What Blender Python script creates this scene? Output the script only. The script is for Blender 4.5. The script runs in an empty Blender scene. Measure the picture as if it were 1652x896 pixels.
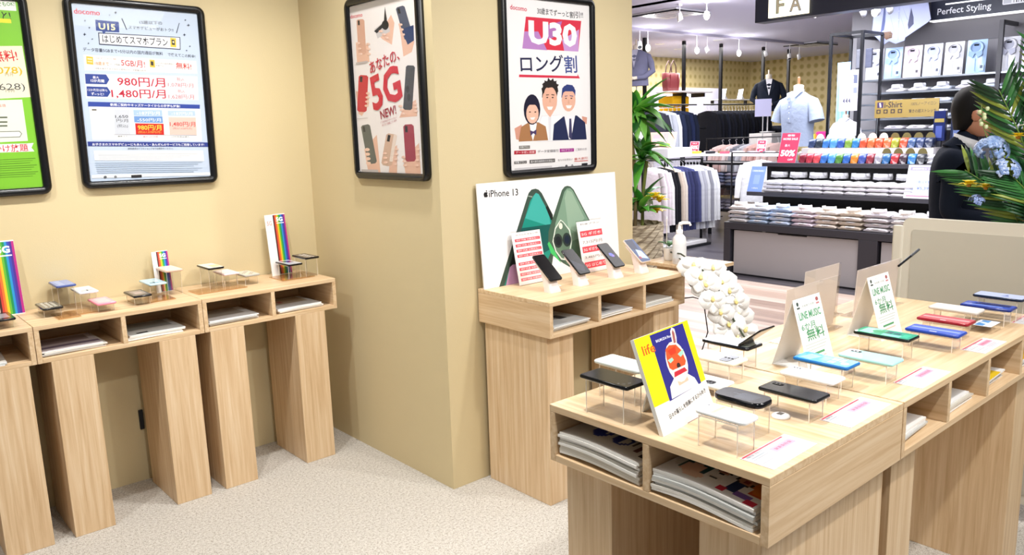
import bpy, bmesh, math, random
from mathutils import Vector, Matrix
RND = random.Random(11)
PI = math.pi
S = bpy.context.scene
COL = S.collection

# ------------------------------------------------------------------ camera
def make_camera():
    f, yaw, pit, rol = 1284.84, math.radians(48.9265), math.radians(-10.5638), math.radians(-1.7882)
    F = Vector((math.cos(pit)*math.cos(yaw), math.cos(pit)*math.sin(yaw), math.sin(pit)))
    Rv = F.cross(Vector((0, 0, 1))).normalized(); U = Rv.cross(F)
    R2 = Rv*math.cos(rol) + U*math.sin(rol); U2 = -Rv*math.sin(rol) + U*math.cos(rol)
    cd = bpy.data.cameras.new('camera'); cd.sensor_width = 36; cd.lens = 36*f/1652
    cd.clip_start = .02; cd.clip_end = 100
    co = bpy.data.objects.new('camera', cd); COL.objects.link(co)
    m = Matrix((R2, U2, -F)).transposed().to_4x4(); m.translation = (0, 0, 1.55)
    co.matrix_world = m
    S.camera = co
make_camera()

# ------------------------------------------------------------------ light and exposure
S.view_settings.view_transform = 'Standard'; S.view_settings.look = 'None'
S.view_settings.gamma = 1; S.view_settings.use_curve_mapping = False
S.view_settings.exposure = 0.18
W = bpy.data.worlds.new('mall_light'); S.world = W; W.use_nodes = True
W.node_tree.nodes['Background'].inputs[0].default_value = (1, .985, .98, 1)
W.node_tree.nodes['Background'].inputs[1].default_value = .20
def area(name, loc, size, power, col=(1, .96, .9), target=None, size_y=None, spread=180):
    l = bpy.data.lights.new(name, 'AREA'); l.energy = power; l.color = col
    l.shape = 'RECTANGLE'; l.size = size; l.size_y = size_y or size; l.spread = math.radians(spread)
    o = bpy.data.objects.new(name, l); o.location = loc; COL.objects.link(o)
    if target: o.rotation_euler = (Vector(target)-Vector(loc)).to_track_quat('-Z', 'Y').to_euler()
    return o
def spot(name, loc, target, power, angle=80, blend=.6, rad=.06, col=(1, .95, .88)):
    l = bpy.data.lights.new(name, 'SPOT'); l.energy = power; l.color = col
    l.spot_size = math.radians(angle); l.spot_blend = blend; l.shadow_soft_size = rad
    o = bpy.data.objects.new(name, l); o.location = loc; COL.objects.link(o)
    o.rotation_euler = (Vector(target)-Vector(loc)).to_track_quat('-Z', 'Y').to_euler()
    return o
# the shop's ceiling lamps above the two counters and the table (out of the frame), then added fill lights
WH = (1, .975, .94)
for i, x in enumerate((-.15, .85, 1.62)):
    spot('corner_fill_spot', (x, 2.66, 2.85), (x, 3.12, .8), 80, 115, .75, .05, WH)
spot('corner_fill_spot', (2.55, 1.3, 2.85), (2.55, 2.3, .8), 78, 105, .75, .05, WH)
for x, tx in ((.95, 1.35), (2.3, 2.6)):
    spot('corner_fill_spot', (x, -.15, 2.85), (tx, 1.0, .8), 84, 105, .75, .05, WH)
spot('corner_fill_spot', (1.05, 1.25, 2.85), (1.42, 1.2, .85), 105, 62, .8, .05, WH)  # extra unseen spot, added to brighten the near corner of the table
area('ceiling_fill', (.9, 1.5, 2.85), 1.0, 9, WH, (.9, 1.5, 0))  # soft unseen fill from overhead
area('ceiling_fill', (2.4, -.8, 2.85), 1.0, 38, WH, (2.4, .2, .4))  # unseen fill, placed to brighten the side face of the table
# corridor and clothes shop ceiling light
area('corridor_panel', (4.9, 2.4, 2.75), 1.6, 52, (1, .97, .96), (4.9, 2.4, 0), 3)
area('store_panel', (8.0, 5.2, 2.74), 1.4, 165, (.92, .94, 1), (8.0, 5.2, 0), 3)
area('store_panel', (7.3, 3.2, 2.74), .8, 112, (.94, .95, 1), (8.6, 3.3, 1.1), 2.4)
area('store_panel', (11.5, 8.3, 2.74), 3.5, 165, (1, .96, .90), (11.5, 8.3, 0), 1.6)

# ------------------------------------------------------------------ materials
def lin(h):
    if not isinstance(h, str): return tuple(h)
    h = h.lstrip('#')
    if len(h) == 3: h = ''.join(c*2 for c in h)
    v = [int(h[i:i+2], 16)/255 for i in (0, 2, 4)]
    return tuple(x/12.92 if x <= .04045 else ((x+.055)/1.055)**2.4 for x in v)
MATS = {}
def new_mat(name):
    m = bpy.data.materials.new(name); m.use_nodes = True; MATS[name] = m
    nt = m.node_tree; b = nt.nodes['Principled BSDF']
    return m, nt, b
def nd(nt, t, **kw):
    n = nt.nodes.new(t)
    for k, v in kw.items(): setattr(n, k, v)
    return n
def plain(name, col, rough=.5, metal=0., spec=.5, bump=0, bscale=60):
    m, nt, b = new_mat(name)
    b.inputs['Base Color'].default_value = (*lin(col), 1)
    b.inputs['Roughness'].default_value = rough; b.inputs['Metallic'].default_value = metal
    b.inputs['Specular IOR Level'].default_value = spec
    if bump:
        n = nd(nt, 'ShaderNodeTexNoise'); n.inputs['Scale'].default_value = bscale; n.inputs['Detail'].default_value = 6
        tc = nd(nt, 'ShaderNodeTexCoord'); nt.links.new(tc.outputs['Object'], n.inputs['Vector'])
        bp = nd(nt, 'ShaderNodeBump'); bp.inputs['Strength'].default_value = bump; bp.inputs['Distance'].default_value = .004
        nt.links.new(n.outputs['Fac'], bp.inputs['Height']); nt.links.new(bp.outputs['Normal'], b.inputs['Normal'])
    return m
def printed(name, rough, spec=.5, coat=0, bump=0):
    """colour of each face from the mesh, multiplied by the object's own colour"""
    m, nt, b = new_mat(name)
    at = nd(nt, 'ShaderNodeAttribute'); at.attribute_name = 'Col'
    oi = nd(nt, 'ShaderNodeObjectInfo')
    mx = nd(nt, 'ShaderNodeMix'); mx.data_type = 'RGBA'; mx.blend_type = 'MULTIPLY'; mx.inputs[0].default_value = 1
    nt.links.new(at.outputs['Color'], mx.inputs[6]); nt.links.new(oi.outputs['Color'], mx.inputs[7])
    nt.links.new(mx.outputs[2], b.inputs['Base Color'])
    b.inputs['Roughness'].default_value = rough; b.inputs['Specular IOR Level'].default_value = spec
    b.inputs['Coat Weight'].default_value = coat
    if bump:
        n = nd(nt, 'ShaderNodeTexNoise'); n.inputs['Scale'].default_value = 26; n.inputs['Detail'].default_value = 4
        tc = nd(nt, 'ShaderNodeTexCoord'); nt.links.new(tc.outputs['Object'], n.inputs['Vector'])
        bp = nd(nt, 'ShaderNodeBump'); bp.inputs['Strength'].default_value = bump; bp.inputs['Distance'].default_value = .02
        nt.links.new(n.outputs['Fac'], bp.inputs['Height']); nt.links.new(bp.outputs['Normal'], b.inputs['Normal'])
    return m
def wood(name, scale, c0='d6b993', c1='e2caa9', c2='c5a47c'):
    m, nt, b = new_mat(name)
    tc = nd(nt, 'ShaderNodeTexCoord'); mp = nd(nt, 'ShaderNodeMapping'); mp.inputs['Scale'].default_value = scale
    oi = nd(nt, 'ShaderNodeObjectInfo')
    nt.links.new(tc.outputs['Object'], mp.inputs['Vector'])
    ad = nd(nt, 'ShaderNodeVectorMath'); ad.operation = 'MULTIPLY_ADD'
    cx = nd(nt, 'ShaderNodeCombineXYZ')
    for i in range(3): nt.links.new(oi.outputs['Random'], cx.inputs[i])
    ad.inputs[1].default_value = (7, 7, 7); nt.links.new(cx.outputs[0], ad.inputs[0]); nt.links.new(mp.outputs[0], ad.inputs[2])
    n = nd(nt, 'ShaderNodeTexNoise'); n.inputs['Scale'].default_value = 1; n.inputs['Detail'].default_value = 5; n.inputs['Roughness'].default_value = .62; n.inputs['Distortion'].default_value = .35
    nt.links.new(ad.outputs[0], n.inputs['Vector'])
    cr = nd(nt, 'ShaderNodeValToRGB'); e = cr.color_ramp.elements
    e[0].position = .3; e[0].color = (*lin(c2), 1); e[1].position = .7; e[1].color = (*lin(c1), 1)
    k = e.new(.5); k.color = (*lin(c0), 1)
    nt.links.new(n.outputs['Fac'], cr.inputs[0]); nt.links.new(cr.outputs[0], b.inputs['Base Color'])
    b.inputs['Roughness'].default_value = .42; b.inputs['Specular IOR Level'].default_value = .4
    return m
wood('wood_x', (2.2, 60, 60)); wood('wood_y', (60, 2.2, 60)); wood('wood_z', (60, 60, 2.2))
plain('wall_paint', 'd1c199', .75, bump=.12, bscale=220)
plain('black_plastic', '0c0d10', .25); plain('black_metal', '17181d', .35, .3); plain('matte_black', '121318', .6)
plain('white_plastic', 'efeceb', .35); plain('chrome', 'b9bcc2', .18, .9); plain('steel', '9aa0a8', .35, .8)
plain('ceiling_paint', 'd6d5ec', .8); plain('dark_sign', '262b3d', .45); plain('grey_wall', '8d8b90', .7)
plain('stone_grey_panel', 'a9a6aa', .35); plain('charcoal', '33323a', .5); plain('cream_board', 'b9b4a6', .38); plain('cream_frame', 'cfc9ba', .4)
plain('skin', 'c98e72', .5); plain('hair', '0b090b', .55, 0, .25); plain('suit', '1a2130', .85, 0, .15, bump=.25, bscale=500); plain('shirt_white', 'eeeef2', .7)
plain('mannequin', 'e8d9c6', .5); plain('grey_back', '6d6b70', .8)
printed('print', .45); printed('gloss', .14, .35, 0); printed('satin', .3); printed('fabric', .85, .2, 0, .35); printed('leaf', .38, .5)
def glass(name, tint, gl=1.0):
    m, nt, b = new_mat(name); nt.nodes.remove(b)
    out = nt.nodes['Material Output']
    tr = nd(nt, 'ShaderNodeBsdfTransparent'); tr.inputs[0].default_value = (*tint, 1)
    g = nd(nt, 'ShaderNodeBsdfGlossy'); g.inputs['Roughness'].default_value = .03; g.inputs[0].default_value = (1, 1, 1, 1)
    fr = nd(nt, 'ShaderNodeFresnel'); fr.inputs[0].default_value = 1.46
    mx = nd(nt, 'ShaderNodeMixShader'); ge = nd(nt, 'ShaderNodeNewGeometry'); sb = nd(nt, 'ShaderNodeMath'); sb.operation = 'SUBTRACT'; sb.inputs[0].default_value = 1
    ml = nd(nt, 'ShaderNodeMath'); ml.operation = 'MULTIPLY'; gs = nd(nt, 'ShaderNodeMath'); gs.operation = 'MULTIPLY'; gs.inputs[1].default_value = gl; nt.links.new(ge.outputs['Backfacing'], sb.inputs[1]); nt.links.new(fr.outputs[0], ml.inputs[0]); nt.links.new(sb.outputs[0], ml.inputs[1])
    nt.links.new(ml.outputs[0], gs.inputs[0]); nt.links.new(gs.outputs[0], mx.inputs[0]); nt.links.new(tr.outputs[0], mx.inputs[1]); nt.links.new(g.outputs[0], mx.inputs[2])
    nt.links.new(mx.outputs[0], out.inputs[0])
glass('shadow_tint', (.90, .81, .70)); glass('acrylic', (.93, .925, .915)); glass('clear_film', (.97, .97, .97), .22)
plain('acrylic_edge', 'fff6ea', .3)
def emit(name, col, st):
    m, nt, b = new_mat(name)
    b.inputs['Base Color'].default_value = (*lin(col), 1); b.inputs['Emission Color'].default_value = (*lin(col), 1); b.inputs['Emission Strength'].default_value = st
emit('lamp_glow', 'fff6e6', 30); emit('sign_glow', 'fdf3cf', 1.6); emit('strip_glow', 'ffffff', 1.1)
def carpet():
    m, nt, b = new_mat('carpet')
    tc = nd(nt, 'ShaderNodeTexCoord')
    n1 = nd(nt, 'ShaderNodeTexNoise'); n1.inputs['Scale'].default_value = 260; n1.inputs['Detail'].default_value = 3
    n2 = nd(nt, 'ShaderNodeTexNoise'); n2.inputs['Scale'].default_value = 95; n2.inputs['Detail'].default_value = 5
    for n in (n1, n2): nt.links.new(tc.outputs['Object'], n.inputs['Vector'])
    a = nd(nt, 'ShaderNodeMath'); a.operation = 'MULTIPLY_ADD'; a.inputs[1].default_value = .6
    h = nd(nt, 'ShaderNodeMath'); h.operation = 'MULTIPLY'; h.inputs[1].default_value = .4
    nt.links.new(n2.outputs['Fac'], h.inputs[0]); nt.links.new(n1.outputs['Fac'], a.inputs[0]); nt.links.new(h.outputs[0], a.inputs[2])
    cr = nd(nt, 'ShaderNodeValToRGB'); e = cr.color_ramp.elements
    e[0].position = .38; e[0].color = (*lin('8f887d'), 1); e[1].position = .60; e[1].color = (*lin('d3cfc8'), 1)
    k = e.new(.47); k.color = (*lin('bdb7ae'), 1)
    nt.links.new(a.outputs[0], cr.inputs[0]); nt.links.new(cr.outputs[0], b.inputs['Base Color'])
    bp = nd(nt, 'ShaderNodeBump'); bp.inputs['Strength'].default_value = .5; bp.inputs['Distance'].default_value = .01
    nt.links.new(n1.outputs['Fac'], bp.inputs['Height']); nt.links.new(bp.outputs['Normal'], b.inputs['Normal'])
    b.inputs['Roughness'].default_value = .95; b.inputs['Specular IOR Level'].default_value = .1
carpet()
def frosted():
    m, nt, b = new_mat('frosted_film'); nt.nodes.remove(b); out = nt.nodes['Material Output']
    tr = nd(nt, 'ShaderNodeBsdfTransparent'); tr.inputs[0].default_value = (1, .96, .93, 1)
    df = nd(nt, 'ShaderNodeBsdfDiffuse'); df.inputs[0].default_value = (.97, .92, .89, 1); tl = nd(nt, 'ShaderNodeBsdfTranslucent'); tl.inputs[0].default_value = (.97, .92, .89, 1)
    m1 = nd(nt, 'ShaderNodeMixShader'); m1.inputs[0].default_value = .65; nt.links.new(df.outputs[0], m1.inputs[1]); nt.links.new(tl.outputs[0], m1.inputs[2])
    m2 = nd(nt, 'ShaderNodeMixShader'); m2.inputs[0].default_value = .6; nt.links.new(tr.outputs[0], m2.inputs[1]); nt.links.new(m1.outputs[0], m2.inputs[2]); nt.links.new(m2.outputs[0], out.inputs[0])
frosted()
def planks(name, cols, width, length, rough, along_y=True, contrast=1):
    m, nt, b = new_mat(name)
    tc = nd(nt, 'ShaderNodeTexCoord'); mp = nd(nt, 'ShaderNodeMapping')
    if along_y: mp.inputs['Rotation'].default_value = (0, 0, PI/2)
    nt.links.new(tc.outputs['Object'], mp.inputs['Vector'])
    br = nd(nt, 'ShaderNodeTexBrick'); br.inputs['Scale'].default_value = 1; br.inputs['Brick Width'].default_value = length; br.inputs['Row Height'].default_value = width
    br.inputs['Mortar Size'].default_value = .0015; br.inputs['Color1'].default_value = (0, 0, 0, 1); br.inputs['Color2'].default_value = (1, 1, 1, 1); br.inputs['Mortar'].default_value = (.1, .1, .1, 1)
    nt.links.new(mp.outputs[0], br.inputs['Vector'])
    mp2 = nd(nt, 'ShaderNodeMapping'); mp2.inputs['Scale'].default_value = (2, 60, 1); nt.links.new(mp.outputs[0], mp2.inputs['Vector'])
    n = nd(nt, 'ShaderNodeTexNoise'); n.inputs['Scale'].default_value = 1; n.inputs['Detail'].default_value = 4; nt.links.new(mp2.outputs[0], n.inputs['Vector'])
    mx = nd(nt, 'ShaderNodeMix'); mx.data_type = 'FLOAT'; mx.inputs[0].default_value = .45
    nt.links.new(br.outputs['Color'], mx.inputs[2]); nt.links.new(n.outputs['Fac'], mx.inputs[3])
    cr = nd(nt, 'ShaderNodeValToRGB'); e = cr.color_ramp.elements
    e[0].position = .15; e[0].color = (*lin(cols[0]), 1); e[1].position = .8; e[1].color = (*lin(cols[2]), 1); k = e.new(.5); k.color = (*lin(cols[1]), 1)
    nt.links.new(mx.outputs[0], cr.inputs[0]); nt.links.new(cr.outputs[0], b.inputs['Base Color'])
    b.inputs['Roughness'].default_value = rough
planks('plank_floor', ('8f7668', 'c0a694', 'dac8ba'), .075, 1.4, .35)
planks('dark_floor', ('46424a', '58545a', '6d686c'), .15, 1.2, .3)
def wallpaper():
    m, nt, b = new_mat('wallpaper')
    tc = nd(nt, 'ShaderNodeTexCoord'); mp = nd(nt, 'ShaderNodeMapping'); mp.inputs['Rotation'].default_value = (0, 0, 0)
    nt.links.new(tc.outputs['Object'], mp.inputs['Vector'])
    v = nd(nt, 'ShaderNodeTexVoronoi'); v.inputs['Scale'].default_value = 6.5; v.inputs['Randomness'].default_value = .0
    nt.links.new(mp.outputs[0], v.inputs['Vector'])
    cr = nd(nt, 'ShaderNodeValToRGB'); e = cr.color_ramp.elements
    e[0].position = .30; e[0].color = (*lin('c4b070'), 1); e[1].position = .46; e[1].color = (*lin('e9d9a4'), 1)
    nt.links.new(v.outputs['Distance'], cr.inputs[0]); nt.links.new(cr.outputs[0], b.inputs['Base Color']); b.inputs['Roughness'].default_value = .7
wallpaper()
def wicker():
    m, nt, b = new_mat('wicker')
    tc = nd(nt, 'ShaderNodeTexCoord'); mp = nd(nt, 'ShaderNodeMapping'); mp.inputs['Scale'].default_value = (12, 12, 90); nt.links.new(tc.outputs['Object'], mp.inputs['Vector'])
    n = nd(nt, 'ShaderNodeTexNoise'); n.inputs['Scale'].default_value = 1
    nt.links.new(mp.outputs[0], n.inputs['Vector'])
    cr = nd(nt, 'ShaderNodeValToRGB'); e = cr.color_ramp.elements
    e[0].position = .35; e[0].color = (*lin('7d7060'), 1); e[1].position = .65; e[1].color = (*lin('c9bda6'), 1)
    nt.links.new(n.outputs['Fac'], cr.inputs[0]); nt.links.new(cr.outputs[0], b.inputs['Base Color']); b.inputs['Roughness'].default_value = .7
wicker()

# ------------------------------------------------------------------ mesh building
class MB:
    def __init__(s): s.v = []; s.f = []; s.c = []; s.sm = []; s.M = Matrix.Identity(4)
    def at(s, loc=(0, 0, 0), rz=0, rx=0, ry=0):
        s.M = Matrix.Translation(loc) @ Matrix.Rotation(rz, 4, 'Z') @ Matrix.Rotation(ry, 4, 'Y') @ Matrix.Rotation(rx, 4, 'X'); return s
    def add(s, vs, fs, col='ffffff', smooth=False):
        o = len(s.v); c = lin(col)
        s.v += [tuple(s.M @ Vector(p)) for p in vs]
        for f in fs: s.f.append([o+i for i in f]); s.c.append(c); s.sm.append(smooth)
        return s
    def box(s, a, b, col='ffffff'):
        (x0, y0, z0), (x1, y1, z1) = a, b
        return s.add([(x0, y0, z0), (x1, y0, z0), (x1, y1, z0), (x0, y1, z0), (x0, y0, z1), (x1, y0, z1), (x1, y1, z1), (x0, y1, z1)],
                     [(0, 3, 2, 1), (4, 5, 6, 7), (0, 1, 5, 4), (1, 2, 6, 5), (2, 3, 7, 6), (3, 0, 4, 7)], col)
    def prism(s, poly, z0, z1, col='ffffff', side=None):
        n = len(poly)
        s.add([(x, y, z1) for x, y in poly], [list(range(n))], col)
        s.add([(x, y, z0) for x, y in poly], [list(range(n))[::-1]], side or col)
        return s.add([(x, y, z0) for x, y in poly]+[(x, y, z1) for x, y in poly], [(i, (i+1) % n, n+(i+1) % n, n+i) for i in range(n)], side or col)
    def rings(s, rs, col='ffffff', caps=True, smooth=True, closed=True):
        n = len(rs[0]); vs = [p for r in rs for p in r]; fs = []
        for k in range(len(rs)-1):
            for i in range(n if closed else n-1):
                j = (i+1) % n; fs.append((k*n+i, k*n+j, (k+1)*n+j, (k+1)*n+i))
        s.add(vs, fs, col, smooth)
        if caps and closed: s.add(rs[0], [list(range(n))[::-1]], col); s.add(rs[-1], [list(range(n))], col)
        return s
    def tube(s, pts, r, col='ffffff', n=8, caps=True):
        pts = [Vector(p) for p in pts]; rr = r if isinstance(r, (list, tuple)) else [r]*len(pts)
        rs = []; up = None
        for i, p in enumerate(pts):
            d = (pts[min(i+1, len(pts)-1)]-pts[max(i-1, 0)]).normalized()
            if up is None: up = Vector((0, 0, 1)) if abs(d.z) < .9 else Vector((1, 0, 0))
            a = d.cross(up).normalized(); up = a.cross(d).normalized()
            rs.append([tuple(p+(a*math.cos(2*PI*k/n)+up*math.sin(2*PI*k/n))*rr[i]) for k in range(n)])
        return s.rings(rs, col, caps)
    def lathe(s, prof, n=20, col='ffffff', caps=True):
        return s.rings([[(r*math.cos(2*PI*k/n), r*math.sin(2*PI*k/n), z) for k in range(n)] for r, z in prof], col, caps)
    def ell(s, c, r, col='ffffff', n=12, m=8):
        rs = []
        for j in range(1, m):
            t = PI*j/m
            rs.append([(c[0]+r[0]*math.sin(t)*math.cos(2*PI*k/n), c[1]+r[1]*math.sin(t)*math.sin(2*PI*k/n), c[2]-r[2]*math.cos(t)) for k in range(n)])
        return s.rings(rs, col)
    def grid(s, fn, nu, nv, col='ffffff', smooth=True, colfn=None):
        vs = [fn(i/nu, j/nv) for j in range(nv+1) for i in range(nu+1)]
        for j in range(nv):
            fs = [(j*(nu+1)+i, j*(nu+1)+i+1, (j+1)*(nu+1)+i+1, (j+1)*(nu+1)+i) for i in range(nu)]
            o = len(s.v)
            if j == 0: base = o; s.v += [tuple(s.M @ Vector(p)) for p in vs]
            for i, f in enumerate(fs):
                s.f.append([base+q for q in f]); s.sm.append(smooth)
                s.c.append(lin(colfn((i+.5)/nu, (j+.5)/nv) if colfn else col))
        return s
    def build(s, name, mat, parent=None, loc=None, rz=0, rot=None, bevel=0, seg=2, solid=0):
        me = bpy.data.meshes.new(name); me.from_pydata(s.v, [], s.f)
        me.materials.append(MATS[mat])
        ca = me.color_attributes.new('Col', 'FLOAT_COLOR', 'CORNER'); buf = []
        for p, c in zip(me.polygons, s.c): buf += [c[0], c[1], c[2], 1.0]*p.loop_total
        ca.data.foreach_set('color', buf)
        me.polygons.foreach_set('use_smooth', s.sm)
        me.update()
        o = bpy.data.objects.new(name, me); COL.objects.link(o)
        if parent: o.parent = parent
        if loc: o.location = loc
        o.rotation_euler = rot or (0, 0, rz)
        if solid:
            md = o.modifiers.new('solid', 'SOLIDIFY'); md.thickness = solid
        if bevel:
            md = o.modifiers.new('bevel', 'BEVEL'); md.width = bevel; md.segments = seg; md.limit_method = 'ANGLE'; md.angle_limit = math.radians(40)
        return o
def rrect(x0, y0, x1, y1, r, n=4):
    P = []
    for cx, cy, a in ((x1-r, y1-r, 0), (x0+r, y1-r, 90), (x0+r, y0+r, 180), (x1-r, y0+r, 270)):
        for k in range(n+1):
            t = math.radians(a+90*k/n); P.append((cx+r*math.cos(t), cy+r*math.sin(t)))
    return P
def tag(o, label, cat, group=None, kind=None):
    o['label'] = label; o['category'] = cat
    if group: o['group'] = group
    if kind: o['kind'] = kind
    return o
def thing(name, label, cat, loc=(0, 0, 0), rz=0, group=None):
    o = bpy.data.objects.new(name, None); COL.objects.link(o); o.empty_display_size = .1
    o.location = loc; o.rotation_euler = (0, 0, rz)
    return tag(o, label, cat, group)
def struct(o):
    o['kind'] = 'structure'; return o
def copy_tree(o, parent=None):
    c = o.copy(); COL.objects.link(c)
    if parent: c.parent = parent
    for ch in list(o.children): copy_tree(ch, c)
    return c
def dup(root, loc, rz=0, label=None, group=None, color=None, scale=None):
    c = copy_tree(root); c.location = loc; c.rotation_euler = (0, 0, rz)
    if label: c['label'] = label
    if group: c['group'] = group
    if scale: c.scale = scale
    if color:
        for k in [c]+list(c.children): k.color = (*lin(color), 1)
    return c
# ---- lettering: outlines of the built-in font turned into flat faces
_TX = {}
_tc = bpy.data.curves.new('lettering', 'FONT'); _to = bpy.data.objects.new('lettering', _tc); COL.objects.link(_to)
_tc.resolution_u = 2
def glyphs(t, b=0.0):
    if any(ord(q) > 255 for q in t): b = min(b, .012)
    k = (t, b)
    if k not in _TX:
        _tc.body = t; _tc.offset = b
        bpy.context.view_layer.update()
        dg = bpy.context.evaluated_depsgraph_get(); me = _to.evaluated_get(dg).to_mesh()
        v = [(p.co.x, p.co.y) for p in me.vertices]; f = [tuple(p.vertices) for p in me.polygons]
        _to.evaluated_get(dg).to_mesh_clear()
        x0 = min(p[0] for p in v); x1 = max(p[0] for p in v); y0 = min(p[1] for p in v); y1 = max(p[1] for p in v)
        _TX[k] = ([((x-(x0+x1)/2)/max(x1-x0, 1e-6), (y-(y0+y1)/2)/max(y1-y0, 1e-6)) for x, y in v], f)
    return _TX[k]
def clip(poly, box):
    x0, y0, x1, y1 = box
    for ax, lim, sg in ((0, x0, 1), (0, x1, -1), (1, y0, 1), (1, y1, -1)):
        out = []
        for i, p in enumerate(poly):
            q = poly[(i+1) % len(poly)]; a = (p[ax]-lim)*sg; b = (q[ax]-lim)*sg
            if a >= 0: out.append(p)
            if a*b < 0:
                t = a/(a-b); out.append((p[0]+(q[0]-p[0])*t, p[1]+(q[1]-p[1])*t))
        poly = out
        if len(poly) < 3: return []
    return poly
def area2(p): return sum(p[i][0]*p[(i+1) % len(p)][1]-p[(i+1) % len(p)][0]*p[i][1] for i in range(len(p)))
class Sheet(MB):
    """printed sheet in the plane u (right), v (up), normal w; every layer a hair above the last"""
    def __init__(s, box, step=.00003): super().__init__(); s.bx = box; s.k = 0; s.step = step
    def lay(s): s.k += 1; return s.k*s.step
    def frame(s, o, u, v):
        o, u, v = Vector(o), Vector(u).normalized(), Vector(v).normalized(); w = u.cross(v)
        s.M = Matrix((u, v, w)).transposed().to_4x4(); s.M.translation = o; return s
    def base(s, col, t=.001, side=None):
        x0, y0, x1, y1 = s.bx; return s.prism([(x0, y0), (x1, y0), (x1, y1), (x0, y1)], -t, 0, col, side)
    def P(s, poly, col):
        poly = clip(list(poly), s.bx)
        if len(poly) > 2:
            if area2(poly) < 0: poly = poly[::-1]
            z = s.lay(); s.add([(x, y, z) for x, y in poly], [list(range(len(poly)))], col)
        return s
    def R(s, x0, y0, x1, y1, col): return s.P([(x0, y0), (x1, y0), (x1, y1), (x0, y1)], col)
    def T(s, t, cx, cy, w, h, ang=0, col='000', b=0.0):
        v, f = glyphs(t, b); z = s.lay(); c, n = math.cos(ang), math.sin(ang)
        s.add([(cx+x*w*c-y*h*n, cy+x*w*n+y*h*c, z) for x, y in v], f, col); return s
    def E(s, cx, cy, rx, ry, col, n=14): return s.P([(cx+rx*math.cos(2*PI*k/n), cy+ry*math.sin(2*PI*k/n)) for k in range(n)], col)
    def items(s, L):
        for i in L:
            if i[0] == 'P': s.P(i[1], i[2])
            else: s.T(i[1], i[2], i[3], i[4], i[5], i[6], i[7], i[8])
        return s

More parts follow.
